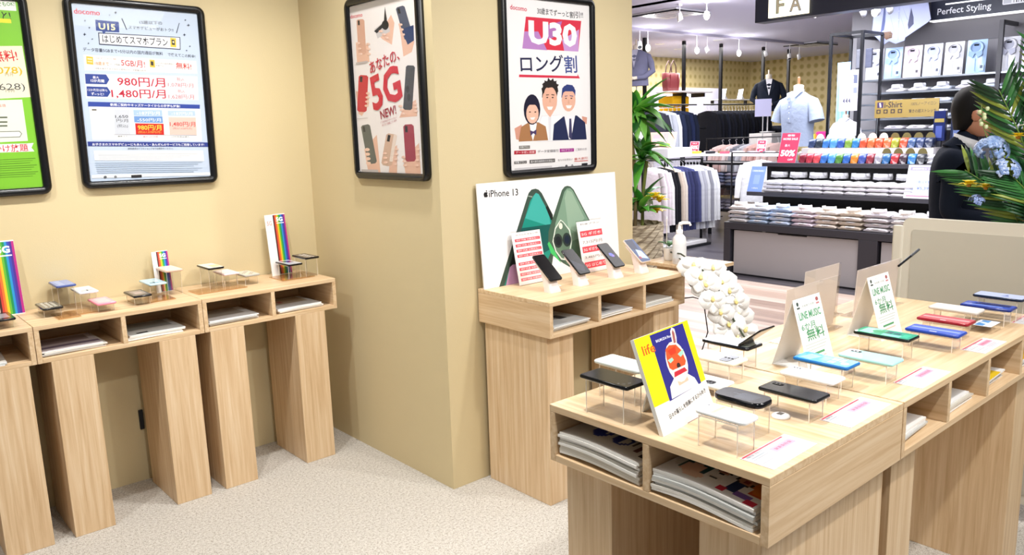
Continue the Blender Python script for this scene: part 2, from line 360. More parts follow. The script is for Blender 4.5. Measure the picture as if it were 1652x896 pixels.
# ------------------------------------------------------------------ print layouts, local metres
PRINT_YOUTH = [
('P',[(-0.256,0.758),(0.253,0.749),(0.252,0.022),(-0.258,0.03)],'c2d1e6'),
('T', 'docomo', -0.2045, 0.719, 0.099, 0.022, 0.0, 'd21f3c', 0.02),
('T', '15歳以下の', 0.0475, 0.695, 0.095, 0.016, 0.021, '1a2140', 0.02),
('T', 'スマホデビューがおトク!!', 0.047, 0.67, 0.188, 0.015, 0.0, '1a2140', 0.02),
('P',[(-0.073,0.704),(-0.068,0.704),(-0.053,0.658),(-0.057,0.658)],'2a3350'),
('P',[(0.168,0.703),(0.171,0.703),(0.155,0.658),(0.151,0.658)],'2a3350'),
('P',[(-0.17,0.639),(0.168,0.642),(0.165,0.587),(-0.171,0.589)],'27304f'),
('P',[(-0.166,0.635),(0.164,0.639),(0.162,0.591),(-0.167,0.594)],'f4f6fb'),
('P',[(-0.176,0.69),(-0.084,0.688),(-0.086,0.645),(-0.14,0.644),(-0.149,0.632),(-0.154,0.645),(-0.177,0.646)],'25408c'),
('T', 'U15', -0.1325, 0.6645, 0.065, 0.026, -0.0154, 'f7f3b8', 0.03),
('T', 'はじめてスマホプラン', -0.022, 0.616, 0.268, 0.034, 0.0, '17182a', 0.03),
('P',[(0.124,0.637),(0.149,0.636),(0.147,0.596),(0.122,0.597)],'e2c23c'),
('P',[(0.129,0.629),(0.142,0.628),(0.142,0.606),(0.129,0.607)],'26262c'),
('P',[(0.133,0.623),(0.139,0.623),(0.139,0.614),(0.133,0.615)],'f0e6b0'),
('T', 'データ容量5GBまで+5分以内の国内通話が無料', -0.0745, 0.5665, 0.321, 0.016, -0.0031, '20253c', 0.015),
('T', 'で使えてこの料金!', 0.1675, 0.5625, 0.121, 0.015, -0.0248, '20253c', 0.015),
('P',[(-0.235,0.545),(0.23,0.541),(0.23,0.486),(-0.236,0.483)],'f1efec'),
('P',[(-0.226,0.54),(-0.2,0.538),(-0.201,0.506),(-0.227,0.508)],'dcb93a'),
('P',[(-0.222,0.532),(-0.204,0.531),(-0.204,0.526),(-0.222,0.527)],'f5ecc0'),
('P',[(-0.222,0.52),(-0.205,0.519),(-0.204,0.516),(-0.222,0.517)],'f5ecc0'),
('T', 'U15はじめてスマホプラン専用', -0.151, 0.5335, 0.082, 0.008, -0.0122, 'c24a3a', 0.0),
('T', '18歳まで', -0.1675, 0.5125, 0.055, 0.016, -0.0182, 'e07b14', 0.03),
('T', 'データ容量', -0.1165, 0.5105, 0.039, 0.008, -0.0256, '30303c', 0.0),
('T', '5GB/月!', -0.0425, 0.518, 0.0971, 0.03, -0.0412, 'c2242f', 0.02),
('P',[(0.027,0.538),(0.048,0.537),(0.048,0.505),(0.026,0.506)],'d9b83a'),
('P',[(0.031,0.531),(0.042,0.53),(0.042,0.513),(0.031,0.514)],'2a2a30'),
('T', '5分以内の国内通話が', 0.0915, 0.5235, 0.079, 0.007, -0.0127, '50525c', 0.0),
('T', '何度でも', 0.0675, 0.5135, 0.033, 0.007, -0.0303, '50525c', 0.0),
('T', '無料!', 0.172, 0.5165, 0.0681, 0.028, -0.0441, 'c9281f', 0.03),
('T', '18歳を過ぎた次の月から翌月のデータ容量3GB/月', -0.095, 0.491, 0.204, 0.007, -0.0098, '404452', 0.0),
('P',[(-0.239,0.469),(0.229,0.473),(0.226,0.368),(-0.243,0.368)],'e9edf1'),
('P',[(-0.238,0.468),(-0.156,0.468),(-0.145,0.447),(-0.158,0.427),(-0.239,0.427)],'2a4190'),
('T', '最大', -0.197, 0.4545, 0.024, 0.011, -0.0416, 'ffffff', 0.0),
('T', '12か月間', -0.192, 0.4405, 0.052, 0.012, -0.0192, 'ffffff', 0.02),
('P',[(-0.237,0.417),(-0.156,0.416),(-0.145,0.395),(-0.159,0.375),(-0.239,0.376)],'2a4190'),
('T', '12か月目以降も', -0.1955, 0.4025, 0.077, 0.011, -0.013, 'ffffff', 0.0),
('T', 'ず~っと!', -0.1975, 0.3865, 0.049, 0.012, -0.0204, 'ffffff', 0.02),
('T', '980円/月', -0.015, 0.4405, 0.198, 0.04, -0.0051, 'c01f3a', 0.02),
('T', '税込', 0.1525, 0.4575, 0.033, 0.016, -0.0303, 'c04a55', 0.0),
('T', '1,078円/月', 0.1515, 0.432, 0.111, 0.02, -0.018, 'c04a55', 0.0),
('T', '1,480円/月', -0.0305, 0.3895, 0.225, 0.04, 0.0044, 'c01f3a', 0.02),
('T', '税込', 0.151, 0.405, 0.0301, 0.016, -0.0666, 'c04a55', 0.0),
('T', '1,628円/月', 0.15, 0.3805, 0.112, 0.021, -0.0089, 'c04a55', 0.0),
('P',[(-0.238,0.354),(0.23,0.347),(0.228,0.329),(-0.239,0.334)],'2f479d'),
('T', '新規ご契約やキッズケータイからの変更も対象!', -0.006, 0.341, 0.292, 0.012, -0.0137, 'ffffff', 0.02),
('P',[(-0.235,0.334),(0.23,0.328),(0.225,0.183),(-0.236,0.196)],'f3f4f6'),
('P',[(-0.218,0.31),(-0.154,0.31),(-0.154,0.312),(-0.218,0.312)],'d6d2d2'),
('P',[(-0.219,0.296),(-0.156,0.296),(-0.156,0.298),(-0.219,0.298)],'d6d2d2'),
('P',[(-0.222,0.261),(-0.16,0.261),(-0.16,0.262),(-0.222,0.262)],'d6d2d2'),
('P',[(-0.223,0.25),(-0.161,0.25),(-0.161,0.251),(-0.223,0.251)],'d6d2d2'),
('P',[(-0.223,0.239),(-0.162,0.239),(-0.162,0.241),(-0.223,0.241)],'d6d2d2'),
('P',[(-0.223,0.229),(-0.163,0.229),(-0.163,0.23),(-0.223,0.23)],'d6d2d2'),
('P',[(-0.224,0.218),(-0.165,0.218),(-0.165,0.219),(-0.224,0.219)],'d6d2d2'),
('P',[(-0.226,0.317),(-0.208,0.317),(-0.208,0.324),(-0.226,0.324)],'6a675c'),
('P',[(-0.139,0.323),(-0.077,0.322),(-0.083,0.217),(-0.146,0.218)],'ccd1da'),
('T', '1,650', -0.111, 0.292, 0.052, 0.014, 0.0, '2a2d3c', 0.01),
('T', '円/月', -0.1105, 0.2755, 0.047, 0.014, -0.0213, '2a2d3c', 0.0),
('T', '(税込)', -0.1115, 0.2525, 0.043, 0.016, -0.0233, '4a4d58', 0.0),
('P',[(-0.061,0.322),(0.06,0.321),(0.059,0.295),(-0.062,0.297)],'a9c4e0'),
('T', '-187円/月', 0.0005, 0.3075, 0.097, 0.016, -0.0103, 'f4f8ff', 0.0),
('P',[(-0.061,0.295),(0.059,0.294),(0.059,0.265),(-0.062,0.268)],'6f97cf'),
('T', '-550円/月', 0.0015, 0.2785, 0.099, 0.015, -0.0101, 'f4f8ff', 0.0),
('P',[(-0.059,0.264),(0.061,0.262),(0.059,0.213),(-0.06,0.216)],'c8231f'),
('T', '980円/月', 0.0, 0.245, 0.1, 0.024, -0.02, 'ffd84a', 0.02),
('T', '(税込1,078円/月)', -0.0015, 0.225, 0.097, 0.012, -0.0206, 'ffb04a', 0.0),
('P',[(0.084,0.32),(0.205,0.319),(0.205,0.296),(0.083,0.297)],'b4cbe4'),
('T', '-187円/月', 0.1455, 0.3065, 0.093, 0.014, -0.0108, 'eef4fc', 0.0),
('P',[(0.084,0.291),(0.206,0.29),(0.204,0.211),(0.084,0.214)],'f3c3b8'),
('T', '1,480円/月', 0.1445, 0.259, 0.113, 0.023, -0.0177, 'cf3c36', 0.01),
('T', '(税込1,628円/月)', 0.1425, 0.24, 0.085, 0.01, -0.0235, 'cf5a52', 0.0),
('P',[(-0.151,0.218),(0.204,0.21),(0.204,0.208),(-0.151,0.216)],'8c8c96'),
('T', '基本プラン', -0.1105, 0.209, 0.049, 0.007, 0.0, '555', 0.0),
('T', '最大12か月間', 0.0, 0.2055, 0.062, 0.007, -0.0161, 'c35a6a', 0.0),
('T', '13か月目以降も', 0.131, 0.2035, 0.078, 0.008, -0.0128, '555', 0.0),
('P',[(-0.256,0.189),(0.254,0.176),(0.254,0.156),(-0.256,0.17)],'2f3f8c'),
('T', 'お子さまのスマホデビューにもあんしん・あんぜんのサービスもご用意しています!', -0.003, 0.1715, 0.4721, 0.012, -0.0233, 'ffffff', 0.01),
('T', '(資料請求はドコモショップまでお問合せください)', -0.0045, 0.153, 0.193, 0.01, -0.0207, '30303c', 0.0),
('P',[(-0.237,0.151),(0.226,0.14),(0.227,0.091),(-0.236,0.11)],'f4f5f6'),
('P',[(-0.22,0.139),(0.201,0.125),(0.201,0.123),(-0.22,0.137)],'b4b6bc'),
('P',[(-0.22,0.132),(0.164,0.119),(0.164,0.117),(-0.22,0.129)],'b4b6bc'),
('P',[(-0.22,0.124),(0.128,0.113),(0.128,0.111),(-0.22,0.122)],'b4b6bc'),
('P',[(-0.22,0.117),(0.092,0.107),(0.092,0.105),(-0.22,0.115)],'b4b6bc'),
('P',[(-0.236,0.099),(0.219,0.087),(0.219,0.085),(-0.236,0.097)],'93a6bc'),
('P',[(-0.235,0.091),(0.198,0.08),(0.198,0.077),(-0.236,0.089)],'93a6bc'),
('P',[(-0.235,0.083),(0.178,0.072),(0.178,0.07),(-0.235,0.08)],'93a6bc'),
('P',[(-0.234,0.074),(0.216,0.061),(0.216,0.059),(-0.234,0.072)],'93a6bc'),
('P',[(-0.233,0.066),(0.196,0.053),(0.195,0.051),(-0.233,0.064)],'93a6bc'),
('P',[(-0.232,0.058),(0.175,0.046),(0.175,0.043),(-0.233,0.056)],'93a6bc'),
('P',[(-0.255,0.048),(0.25,0.038),(0.251,0.026),(-0.255,0.035)],'edf0f2'),
('P',[(-0.097,0.029),(-0.053,0.029),(-0.053,0.041),(-0.097,0.041)],'2c2c30'),
('P',[(-0.196,0.037),(-0.197,0.034),(-0.199,0.032),(-0.202,0.031),(-0.205,0.031),(-0.207,0.032),(-0.209,0.035),(-0.209,0.037),(-0.208,0.04),(-0.206,0.042),(-0.203,0.043),(-0.2,0.043),(-0.198,0.042),(-0.196,0.039)],'5a5f66'),
('P',[(-0.155,0.036),(-0.156,0.034),(-0.158,0.032),(-0.161,0.031),(-0.163,0.031),(-0.166,0.032),(-0.167,0.034),(-0.167,0.037),(-0.167,0.039),(-0.165,0.041),(-0.162,0.042),(-0.159,0.042),(-0.157,0.04),(-0.156,0.038)],'7a7f86'),
('P',[(-0.1,0.725),(-0.095,0.727),(-0.093,0.732),(-0.091,0.727),(-0.086,0.726),(-0.092,0.724),(-0.094,0.718),(-0.095,0.723)],'1e2746'),
('P',[(-0.122,0.713),(-0.119,0.714),(-0.118,0.717),(-0.117,0.714),(-0.114,0.713),(-0.117,0.712),(-0.119,0.709),(-0.119,0.712)],'1e2746'),
('P',[(-0.22,0.683),(-0.217,0.684),(-0.216,0.687),(-0.215,0.684),(-0.212,0.683),(-0.215,0.682),(-0.217,0.679),(-0.218,0.682)],'1e2746'),
('P',[(-0.206,0.655),(-0.203,0.657),(-0.201,0.66),(-0.201,0.657),(-0.198,0.656),(-0.201,0.655),(-0.202,0.651),(-0.203,0.654)],'1e2746'),
('P',[(-0.229,0.628),(-0.224,0.63),(-0.222,0.635),(-0.221,0.63),(-0.216,0.628),(-0.221,0.626),(-0.224,0.621),(-0.225,0.626)],'1e2746'),
('P',[(-0.2,0.61),(-0.196,0.611),(-0.195,0.615),(-0.194,0.612),(-0.191,0.611),(-0.195,0.609),(-0.196,0.606),(-0.197,0.609)],'1e2746'),
('P',[(-0.216,0.592),(-0.213,0.593),(-0.212,0.597),(-0.211,0.594),(-0.208,0.593),(-0.211,0.591),(-0.213,0.588),(-0.214,0.591)],'1e2746'),
('P',[(0.192,0.717),(0.196,0.719),(0.197,0.722),(0.198,0.719),(0.201,0.718),(0.198,0.716),(0.196,0.713),(0.195,0.716)],'1e2746'),
('P',[(0.201,0.696),(0.207,0.698),(0.209,0.704),(0.211,0.698),(0.216,0.697),(0.21,0.694),(0.208,0.689),(0.207,0.694)],'1e2746'),
('P',[(0.18,0.653),(0.186,0.655),(0.188,0.661),(0.189,0.655),(0.195,0.654),(0.189,0.652),(0.186,0.646),(0.185,0.652)],'1e2746'),
('P',[(0.202,0.604),(0.206,0.606),(0.207,0.609),(0.208,0.606),(0.212,0.605),(0.208,0.603),(0.206,0.6),(0.205,0.603)],'1e2746'),
('P',[(0.186,0.585),(0.189,0.586),(0.191,0.59),(0.192,0.586),(0.195,0.585),(0.192,0.584),(0.19,0.58),(0.189,0.584)],'1e2746'),
]
PRINT_GREEN = [
('P',[(-0.213,0.812),(0.228,0.795),(0.223,0.064),(-0.235,0.049)],'82c636'),
('P',[(-0.22,0.581),(0.218,0.605),(0.224,0.406),(-0.222,0.379)],'f2e8cc'),
('P',[(0.014,0.738),(0.215,0.738),(0.215,0.774),(0.014,0.774)],'f7f7f2'),
('T', '18歳以上の方でもOK!', 0.1345, 0.758, 0.1536, 0.019, 0.0912, '4a9a28', 0.02),
('T', 'ずっとずーっと!', 0.093, 0.7075, 0.1993, 0.037, 0.1156, '222', 0.03),
('P',[(-0.006,0.69),(0.192,0.69),(0.192,0.706),(-0.006,0.706)],'e8e23a'),
('T', '通話料無料!', 0.096, 0.559, 0.2008, 0.044, 0.0898, 'd2232a', 0.04),
('T', '(税込1,078)', 0.0875, 0.5055, 0.2371, 0.04, 0.0295, 'd8b21c', 0.03),
('T', '円/月', 0.1585, 0.493, 0.0271, 0.014, 0.0739, '8a6a12', 0.0),
('T', '(税込1,628)', 0.084, 0.442, 0.2481, 0.04, 0.0322, 'fdfdf8', 0.05),
('T', '(税込1,628)', 0.084, 0.442, 0.2481, 0.039, 0.0322, '4a4a42', 0.0),
('T', '円/月', 0.154, 0.4315, 0.03, 0.014, 0.0333, '55503a', 0.0),
('P',[(-0.202,0.386),(0.192,0.396),(0.192,0.233),(-0.205,0.223)],'e4e8da'),
('T', 'ご注意事項', 0.099, 0.3715, 0.0661, 0.012, 0.0454, 'd2463a', 0.0),
('P',[(-0.013,0.324),(0.132,0.324),(0.132,0.33),(-0.013,0.33)],'5c6450'),
('P',[(-0.015,0.306),(0.13,0.306),(0.13,0.312),(-0.015,0.312)],'5c6450'),
('P',[(-0.017,0.291),(0.128,0.291),(0.128,0.297),(-0.017,0.297)],'5c6450'),
('P',[(-0.117,0.273),(0.168,0.273),(0.175,0.262),(0.166,0.248),(-0.121,0.247)],'6a7060'),
('P',[(-0.117,0.271),(0.166,0.27),(0.172,0.262),(0.165,0.251),(-0.12,0.249)],'eef0e6'),
('P',[(-0.191,0.223),(0.199,0.223),(0.211,0.224),(0.201,0.205),(0.21,0.19),(-0.196,0.191)],'faf7f4'),
('T', '24時間いつでもかけ放題', 0.021, 0.2045, 0.336, 0.031, 0.0149, 'd2263a', 0.02),
('P',[(-0.132,0.161),(0.21,0.164),(0.21,0.161),(-0.132,0.159)],'5f932a'),
('P',[(-0.133,0.153),(0.2,0.155),(0.199,0.153),(-0.134,0.151)],'5f932a'),
('P',[(-0.134,0.145),(0.189,0.147),(0.189,0.144),(-0.135,0.142)],'5f932a'),
('P',[(-0.135,0.137),(0.212,0.137),(0.211,0.134),(-0.136,0.134)],'5f932a'),
('P',[(-0.137,0.128),(0.201,0.129),(0.201,0.126),(-0.137,0.126)],'5f932a'),
('P',[(-0.138,0.12),(0.191,0.12),(0.19,0.118),(-0.138,0.118)],'5f932a'),
('P',[(-0.139,0.112),(0.213,0.11),(0.213,0.107),(-0.139,0.109)],'5f932a'),
('P',[(-0.14,0.104),(0.203,0.102),(0.202,0.099),(-0.14,0.101)],'5f932a'),
('P',[(-0.141,0.095),(0.192,0.093),(0.192,0.091),(-0.141,0.093)],'5f932a'),
]
PRINT_HANDS = [
('P',[(-0.213,0.757),(0.279,0.721),(0.29,0.012),(-0.204,0.014)],'ece6e4'),
('T', 'docomo', -0.1545, 0.7025, 0.103, 0.017, -0.0291, 'c8203c', 0.02),
('P',[(-0.173,0.594),(-0.142,0.56),(-0.07,0.575),(-0.069,0.498),(-0.174,0.505)],'e3b7a0'),
('P',[(-0.102,0.682),(-0.09,0.675),(-0.091,0.539),(-0.103,0.533),(-0.145,0.536),(-0.157,0.543),(-0.156,0.681),(-0.144,0.686)],'d3a48e'),
('P',[(-0.146,0.681),(-0.129,0.68),(-0.129,0.66),(-0.146,0.661)],'222428'),
('P',[(0.017,0.601),(0.122,0.673),(0.144,0.638),(0.116,0.553),(0.048,0.581)],'e3b7a0'),
('P',[(-0.013,0.63),(0.086,0.657),(0.109,0.608),(0.008,0.589)],'c9c4c4'),
('P',[(-0.017,0.622),(0.064,0.649),(0.079,0.712),(0.089,0.661),(0.087,0.642),(0.005,0.611)],'26262a'),
('P',[(0.101,0.634),(0.097,0.626),(0.089,0.62),(0.078,0.617),(0.065,0.619),(0.055,0.624),(0.048,0.631),(0.046,0.64),(0.05,0.649),(0.059,0.655),(0.07,0.657),(0.082,0.656),(0.092,0.651),(0.099,0.643)],'1a1a1e'),
('P',[(0.174,0.634),(0.185,0.584),(0.197,0.498),(0.259,0.511),(0.281,0.55)],'e3b7a0'),
('P',[(0.211,0.698),(0.225,0.692),(0.275,0.569),(0.266,0.562),(0.226,0.56),(0.211,0.566),(0.16,0.69),(0.169,0.697)],'4d5468'),
('P',[(0.17,0.691),(0.186,0.692),(0.195,0.67),(0.178,0.67)],'222428'),
('P',[(0.193,0.607),(0.281,0.614),(0.279,0.554),(0.232,0.542)],'2c3d66'),
('P',[(-0.201,0.38),(-0.189,0.28),(-0.161,0.268),(-0.094,0.32),(-0.095,0.37)],'e3b7a0'),
('P',[(-0.099,0.443),(-0.086,0.435),(-0.117,0.291),(-0.133,0.285),(-0.185,0.288),(-0.199,0.296),(-0.167,0.442),(-0.15,0.448)],'c62a38'),
('P',[(-0.154,0.442),(-0.134,0.44),(-0.139,0.416),(-0.16,0.418)],'222428'),
('P',[(0.141,0.252),(0.177,0.291),(0.271,0.321),(0.274,0.254)],'e3b7a0'),
('P',[(0.266,0.457),(0.276,0.449),(0.241,0.286),(0.228,0.28),(0.185,0.283),(0.174,0.291),(0.211,0.456),(0.224,0.461)],'45474c'),
('P',[(0.227,0.365),(0.225,0.358),(0.221,0.353),(0.216,0.351),(0.211,0.351),(0.206,0.354),(0.203,0.36),(0.203,0.366),(0.204,0.373),(0.208,0.378),(0.214,0.38),(0.219,0.38),(0.223,0.377),(0.226,0.371)],'26282c'),
('P',[(0.233,0.331),(0.231,0.325),(0.227,0.32),(0.222,0.317),(0.216,0.317),(0.212,0.32),(0.209,0.326),(0.208,0.332),(0.21,0.339),(0.214,0.344),(0.219,0.347),(0.225,0.346),(0.229,0.343),(0.232,0.338)],'26282c'),
('P',[(-0.158,0.12),(-0.124,0.139),(-0.045,0.183),(-0.033,0.018),(-0.138,0.022)],'e3b7a0'),
('P',[(-0.113,0.231),(-0.097,0.225),(-0.058,0.067),(-0.07,0.058),(-0.12,0.053),(-0.135,0.058),(-0.175,0.219),(-0.163,0.227)],'5d625d'),
('P',[(-0.163,0.221),(-0.144,0.222),(-0.138,0.198),(-0.157,0.197)],'222428'),
('P',[(-0.112,0.118),(-0.114,0.115),(-0.121,0.113),(-0.129,0.111),(-0.139,0.111),(-0.147,0.113),(-0.153,0.115),(-0.155,0.118),(-0.152,0.122),(-0.146,0.124),(-0.137,0.126),(-0.128,0.126),(-0.119,0.124),(-0.114,0.122)],'ecc7b2'),
('P',[(-0.111,0.098),(-0.113,0.095),(-0.12,0.092),(-0.128,0.091),(-0.138,0.091),(-0.146,0.092),(-0.152,0.095),(-0.154,0.098),(-0.151,0.101),(-0.145,0.104),(-0.136,0.105),(-0.127,0.105),(-0.118,0.104),(-0.113,0.101)],'ecc7b2'),
('P',[(-0.11,0.078),(-0.112,0.074),(-0.118,0.072),(-0.127,0.07),(-0.137,0.07),(-0.145,0.072),(-0.151,0.074),(-0.153,0.077),(-0.15,0.081),(-0.144,0.083),(-0.135,0.085),(-0.125,0.085),(-0.117,0.083),(-0.111,0.081)],'ecc7b2'),
('P',[(-0.109,0.057),(-0.111,0.054),(-0.117,0.051),(-0.126,0.05),(-0.136,0.05),(-0.144,0.051),(-0.15,0.054),(-0.152,0.057),(-0.149,0.06),(-0.143,0.063),(-0.134,0.064),(-0.124,0.064),(-0.116,0.063),(-0.11,0.06)],'ecc7b2'),
('P',[(0.063,0.12),(0.113,0.137),(0.1,0.015),(0.035,0.019)],'e3b7a0'),
('P',[(0.104,0.182),(0.115,0.173),(0.064,0.053),(0.045,0.046),(-0.009,0.05),(-0.021,0.06),(0.032,0.182),(0.051,0.188)],'cfae98'),
('P',[(0.046,0.182),(0.067,0.179),(0.055,0.152),(0.034,0.154)],'222428'),
('P',[(0.113,0.18),(0.116,0.177),(0.071,0.068),(0.065,0.066),(0.048,0.067),(0.045,0.07),(0.091,0.18),(0.097,0.182)],'e6d5c8'),
('P',[(0.155,0.076),(0.277,0.145),(0.279,0.015),(0.165,0.018)],'e3b7a0'),
('P',[(0.231,0.223),(0.245,0.215),(0.249,0.077),(0.235,0.069),(0.185,0.067),(0.171,0.074),(0.168,0.214),(0.182,0.222)],'9c3448'),
('P',[(0.18,0.216),(0.199,0.216),(0.2,0.19),(0.18,0.19)],'222428'),
('P',[(-0.135,0.583),(-0.137,0.581),(-0.143,0.58),(-0.15,0.58),(-0.158,0.58),(-0.165,0.582),(-0.169,0.584),(-0.171,0.587),(-0.169,0.589),(-0.163,0.59),(-0.156,0.591),(-0.148,0.59),(-0.142,0.588),(-0.137,0.586)],'e9c1ac'),
('P',[(-0.139,0.585),(-0.14,0.584),(-0.142,0.583),(-0.145,0.583),(-0.148,0.583),(-0.15,0.584),(-0.152,0.585),(-0.153,0.586),(-0.152,0.587),(-0.15,0.588),(-0.147,0.588),(-0.144,0.588),(-0.141,0.587),(-0.139,0.586)],'f0d2c4'),
('P',[(-0.128,0.56),(-0.13,0.558),(-0.135,0.556),(-0.142,0.556),(-0.15,0.557),(-0.157,0.558),(-0.162,0.561),(-0.163,0.563),(-0.161,0.565),(-0.156,0.567),(-0.149,0.567),(-0.141,0.566),(-0.134,0.564),(-0.129,0.562)],'e9c1ac'),
('P',[(-0.131,0.561),(-0.132,0.56),(-0.134,0.559),(-0.137,0.559),(-0.14,0.559),(-0.143,0.56),(-0.145,0.561),(-0.145,0.562),(-0.144,0.563),(-0.142,0.564),(-0.139,0.564),(-0.136,0.564),(-0.134,0.563),(-0.132,0.562)],'f0d2c4'),
('P',[(-0.12,0.536),(-0.122,0.534),(-0.127,0.533),(-0.135,0.532),(-0.142,0.533),(-0.149,0.534),(-0.154,0.537),(-0.155,0.539),(-0.153,0.541),(-0.148,0.543),(-0.141,0.543),(-0.133,0.542),(-0.126,0.541),(-0.122,0.539)],'e9c1ac'),
('P',[(-0.124,0.537),(-0.124,0.536),(-0.127,0.535),(-0.129,0.535),(-0.133,0.535),(-0.135,0.536),(-0.137,0.537),(-0.138,0.539),(-0.137,0.54),(-0.135,0.54),(-0.132,0.541),(-0.129,0.54),(-0.126,0.54),(-0.124,0.538)],'f0d2c4'),
('P',[(-0.053,0.572),(-0.055,0.57),(-0.06,0.569),(-0.067,0.568),(-0.075,0.569),(-0.082,0.571),(-0.086,0.573),(-0.087,0.575),(-0.085,0.577),(-0.081,0.579),(-0.074,0.579),(-0.066,0.578),(-0.059,0.577),(-0.055,0.574)],'e9c1ac'),
('P',[(-0.057,0.573),(-0.058,0.572),(-0.06,0.571),(-0.062,0.571),(-0.065,0.572),(-0.068,0.572),(-0.07,0.573),(-0.07,0.575),(-0.069,0.576),(-0.067,0.576),(-0.065,0.577),(-0.062,0.576),(-0.059,0.575),(-0.057,0.574)],'f0d2c4'),
('P',[(-0.053,0.551),(-0.054,0.549),(-0.059,0.548),(-0.066,0.547),(-0.074,0.548),(-0.081,0.55),(-0.085,0.552),(-0.087,0.554),(-0.085,0.556),(-0.08,0.558),(-0.073,0.558),(-0.065,0.557),(-0.058,0.556),(-0.054,0.553)],'e9c1ac'),
('P',[(-0.056,0.552),(-0.057,0.551),(-0.059,0.55),(-0.061,0.55),(-0.064,0.551),(-0.067,0.551),(-0.069,0.552),(-0.069,0.554),(-0.069,0.555),(-0.067,0.555),(-0.064,0.556),(-0.061,0.555),(-0.058,0.555),(-0.056,0.553)],'f0d2c4'),
('P',[(-0.052,0.53),(-0.054,0.528),(-0.059,0.527),(-0.065,0.526),(-0.073,0.527),(-0.08,0.528),(-0.084,0.531),(-0.086,0.533),(-0.084,0.535),(-0.079,0.537),(-0.072,0.537),(-0.064,0.536),(-0.058,0.535),(-0.053,0.532)],'e9c1ac'),
('P',[(-0.055,0.531),(-0.056,0.53),(-0.058,0.529),(-0.061,0.529),(-0.064,0.529),(-0.066,0.53),(-0.068,0.531),(-0.069,0.532),(-0.068,0.534),(-0.066,0.534),(-0.063,0.535),(-0.06,0.534),(-0.057,0.534),(-0.055,0.532)],'f0d2c4'),
('P',[(0.055,0.614),(0.053,0.612),(0.048,0.611),(0.042,0.611),(0.035,0.611),(0.028,0.613),(0.024,0.615),(0.022,0.618),(0.024,0.62),(0.029,0.621),(0.036,0.621),(0.043,0.62),(0.049,0.619),(0.054,0.616)],'e9c1ac'),
('P',[(0.052,0.615),(0.051,0.614),(0.049,0.614),(0.046,0.613),(0.044,0.614),(0.041,0.614),(0.039,0.616),(0.039,0.617),(0.04,0.618),(0.042,0.618),(0.044,0.619),(0.047,0.618),(0.05,0.618),(0.051,0.616)],'f0d2c4'),
('P',[(0.076,0.598),(0.074,0.596),(0.069,0.595),(0.063,0.595),(0.056,0.596),(0.049,0.597),(0.045,0.599),(0.044,0.602),(0.046,0.604),(0.05,0.605),(0.057,0.605),(0.064,0.605),(0.07,0.603),(0.074,0.601)],'e9c1ac'),
('P',[(0.073,0.6),(0.072,0.599),(0.07,0.598),(0.067,0.598),(0.065,0.598),(0.062,0.599),(0.06,0.6),(0.06,0.601),(0.061,0.602),(0.063,0.603),(0.065,0.603),(0.068,0.603),(0.071,0.602),(0.072,0.601)],'f0d2c4'),
('P',[(0.097,0.583),(0.095,0.581),(0.09,0.58),(0.084,0.579),(0.077,0.58),(0.07,0.582),(0.066,0.584),(0.065,0.586),(0.067,0.588),(0.071,0.589),(0.078,0.59),(0.085,0.589),(0.091,0.587),(0.095,0.585)],'e9c1ac'),
('P',[(0.094,0.584),(0.093,0.583),(0.091,0.582),(0.088,0.582),(0.085,0.582),(0.083,0.583),(0.081,0.584),(0.081,0.585),(0.082,0.586),(0.083,0.587),(0.086,0.587),(0.089,0.587),(0.091,0.586),(0.093,0.585)],'f0d2c4'),
('P',[(0.204,0.624),(0.202,0.622),(0.198,0.621),(0.192,0.621),(0.185,0.622),(0.179,0.623),(0.175,0.625),(0.174,0.628),(0.175,0.63),(0.18,0.631),(0.186,0.631),(0.193,0.63),(0.199,0.629),(0.203,0.626)],'e9c1ac'),
('P',[(0.201,0.625),(0.2,0.624),(0.199,0.624),(0.196,0.624),(0.193,0.624),(0.191,0.625),(0.189,0.626),(0.189,0.627),(0.19,0.628),(0.191,0.628),(0.194,0.629),(0.197,0.628),(0.199,0.627),(0.201,0.626)],'f0d2c4'),
('P',[(0.211,0.604),(0.209,0.602),(0.205,0.601),(0.199,0.6),(0.192,0.601),(0.186,0.603),(0.182,0.605),(0.181,0.607),(0.183,0.609),(0.187,0.61),(0.193,0.611),(0.2,0.61),(0.206,0.608),(0.21,0.606)],'e9c1ac'),
('P',[(0.208,0.605),(0.207,0.604),(0.206,0.603),(0.203,0.603),(0.2,0.603),(0.198,0.604),(0.197,0.605),(0.196,0.606),(0.197,0.607),(0.199,0.608),(0.201,0.608),(0.204,0.608),(0.206,0.607),(0.208,0.606)],'f0d2c4'),
('P',[(0.218,0.584),(0.216,0.582),(0.212,0.58),(0.206,0.58),(0.199,0.581),(0.193,0.582),(0.189,0.584),(0.188,0.587),(0.19,0.589),(0.194,0.59),(0.2,0.59),(0.207,0.589),(0.213,0.588),(0.217,0.586)],'e9c1ac'),
('P',[(0.215,0.585),(0.214,0.584),(0.213,0.583),(0.21,0.583),(0.208,0.583),(0.205,0.584),(0.204,0.585),(0.203,0.586),(0.204,0.587),(0.206,0.588),(0.208,0.588),(0.211,0.587),(0.213,0.587),(0.215,0.586)],'f0d2c4'),
('P',[(-0.079,0.364),(-0.081,0.362),(-0.086,0.36),(-0.093,0.36),(-0.1,0.36),(-0.107,0.362),(-0.112,0.364),(-0.113,0.366),(-0.111,0.368),(-0.106,0.37),(-0.099,0.371),(-0.091,0.37),(-0.085,0.369),(-0.08,0.367)],'e9c1ac'),
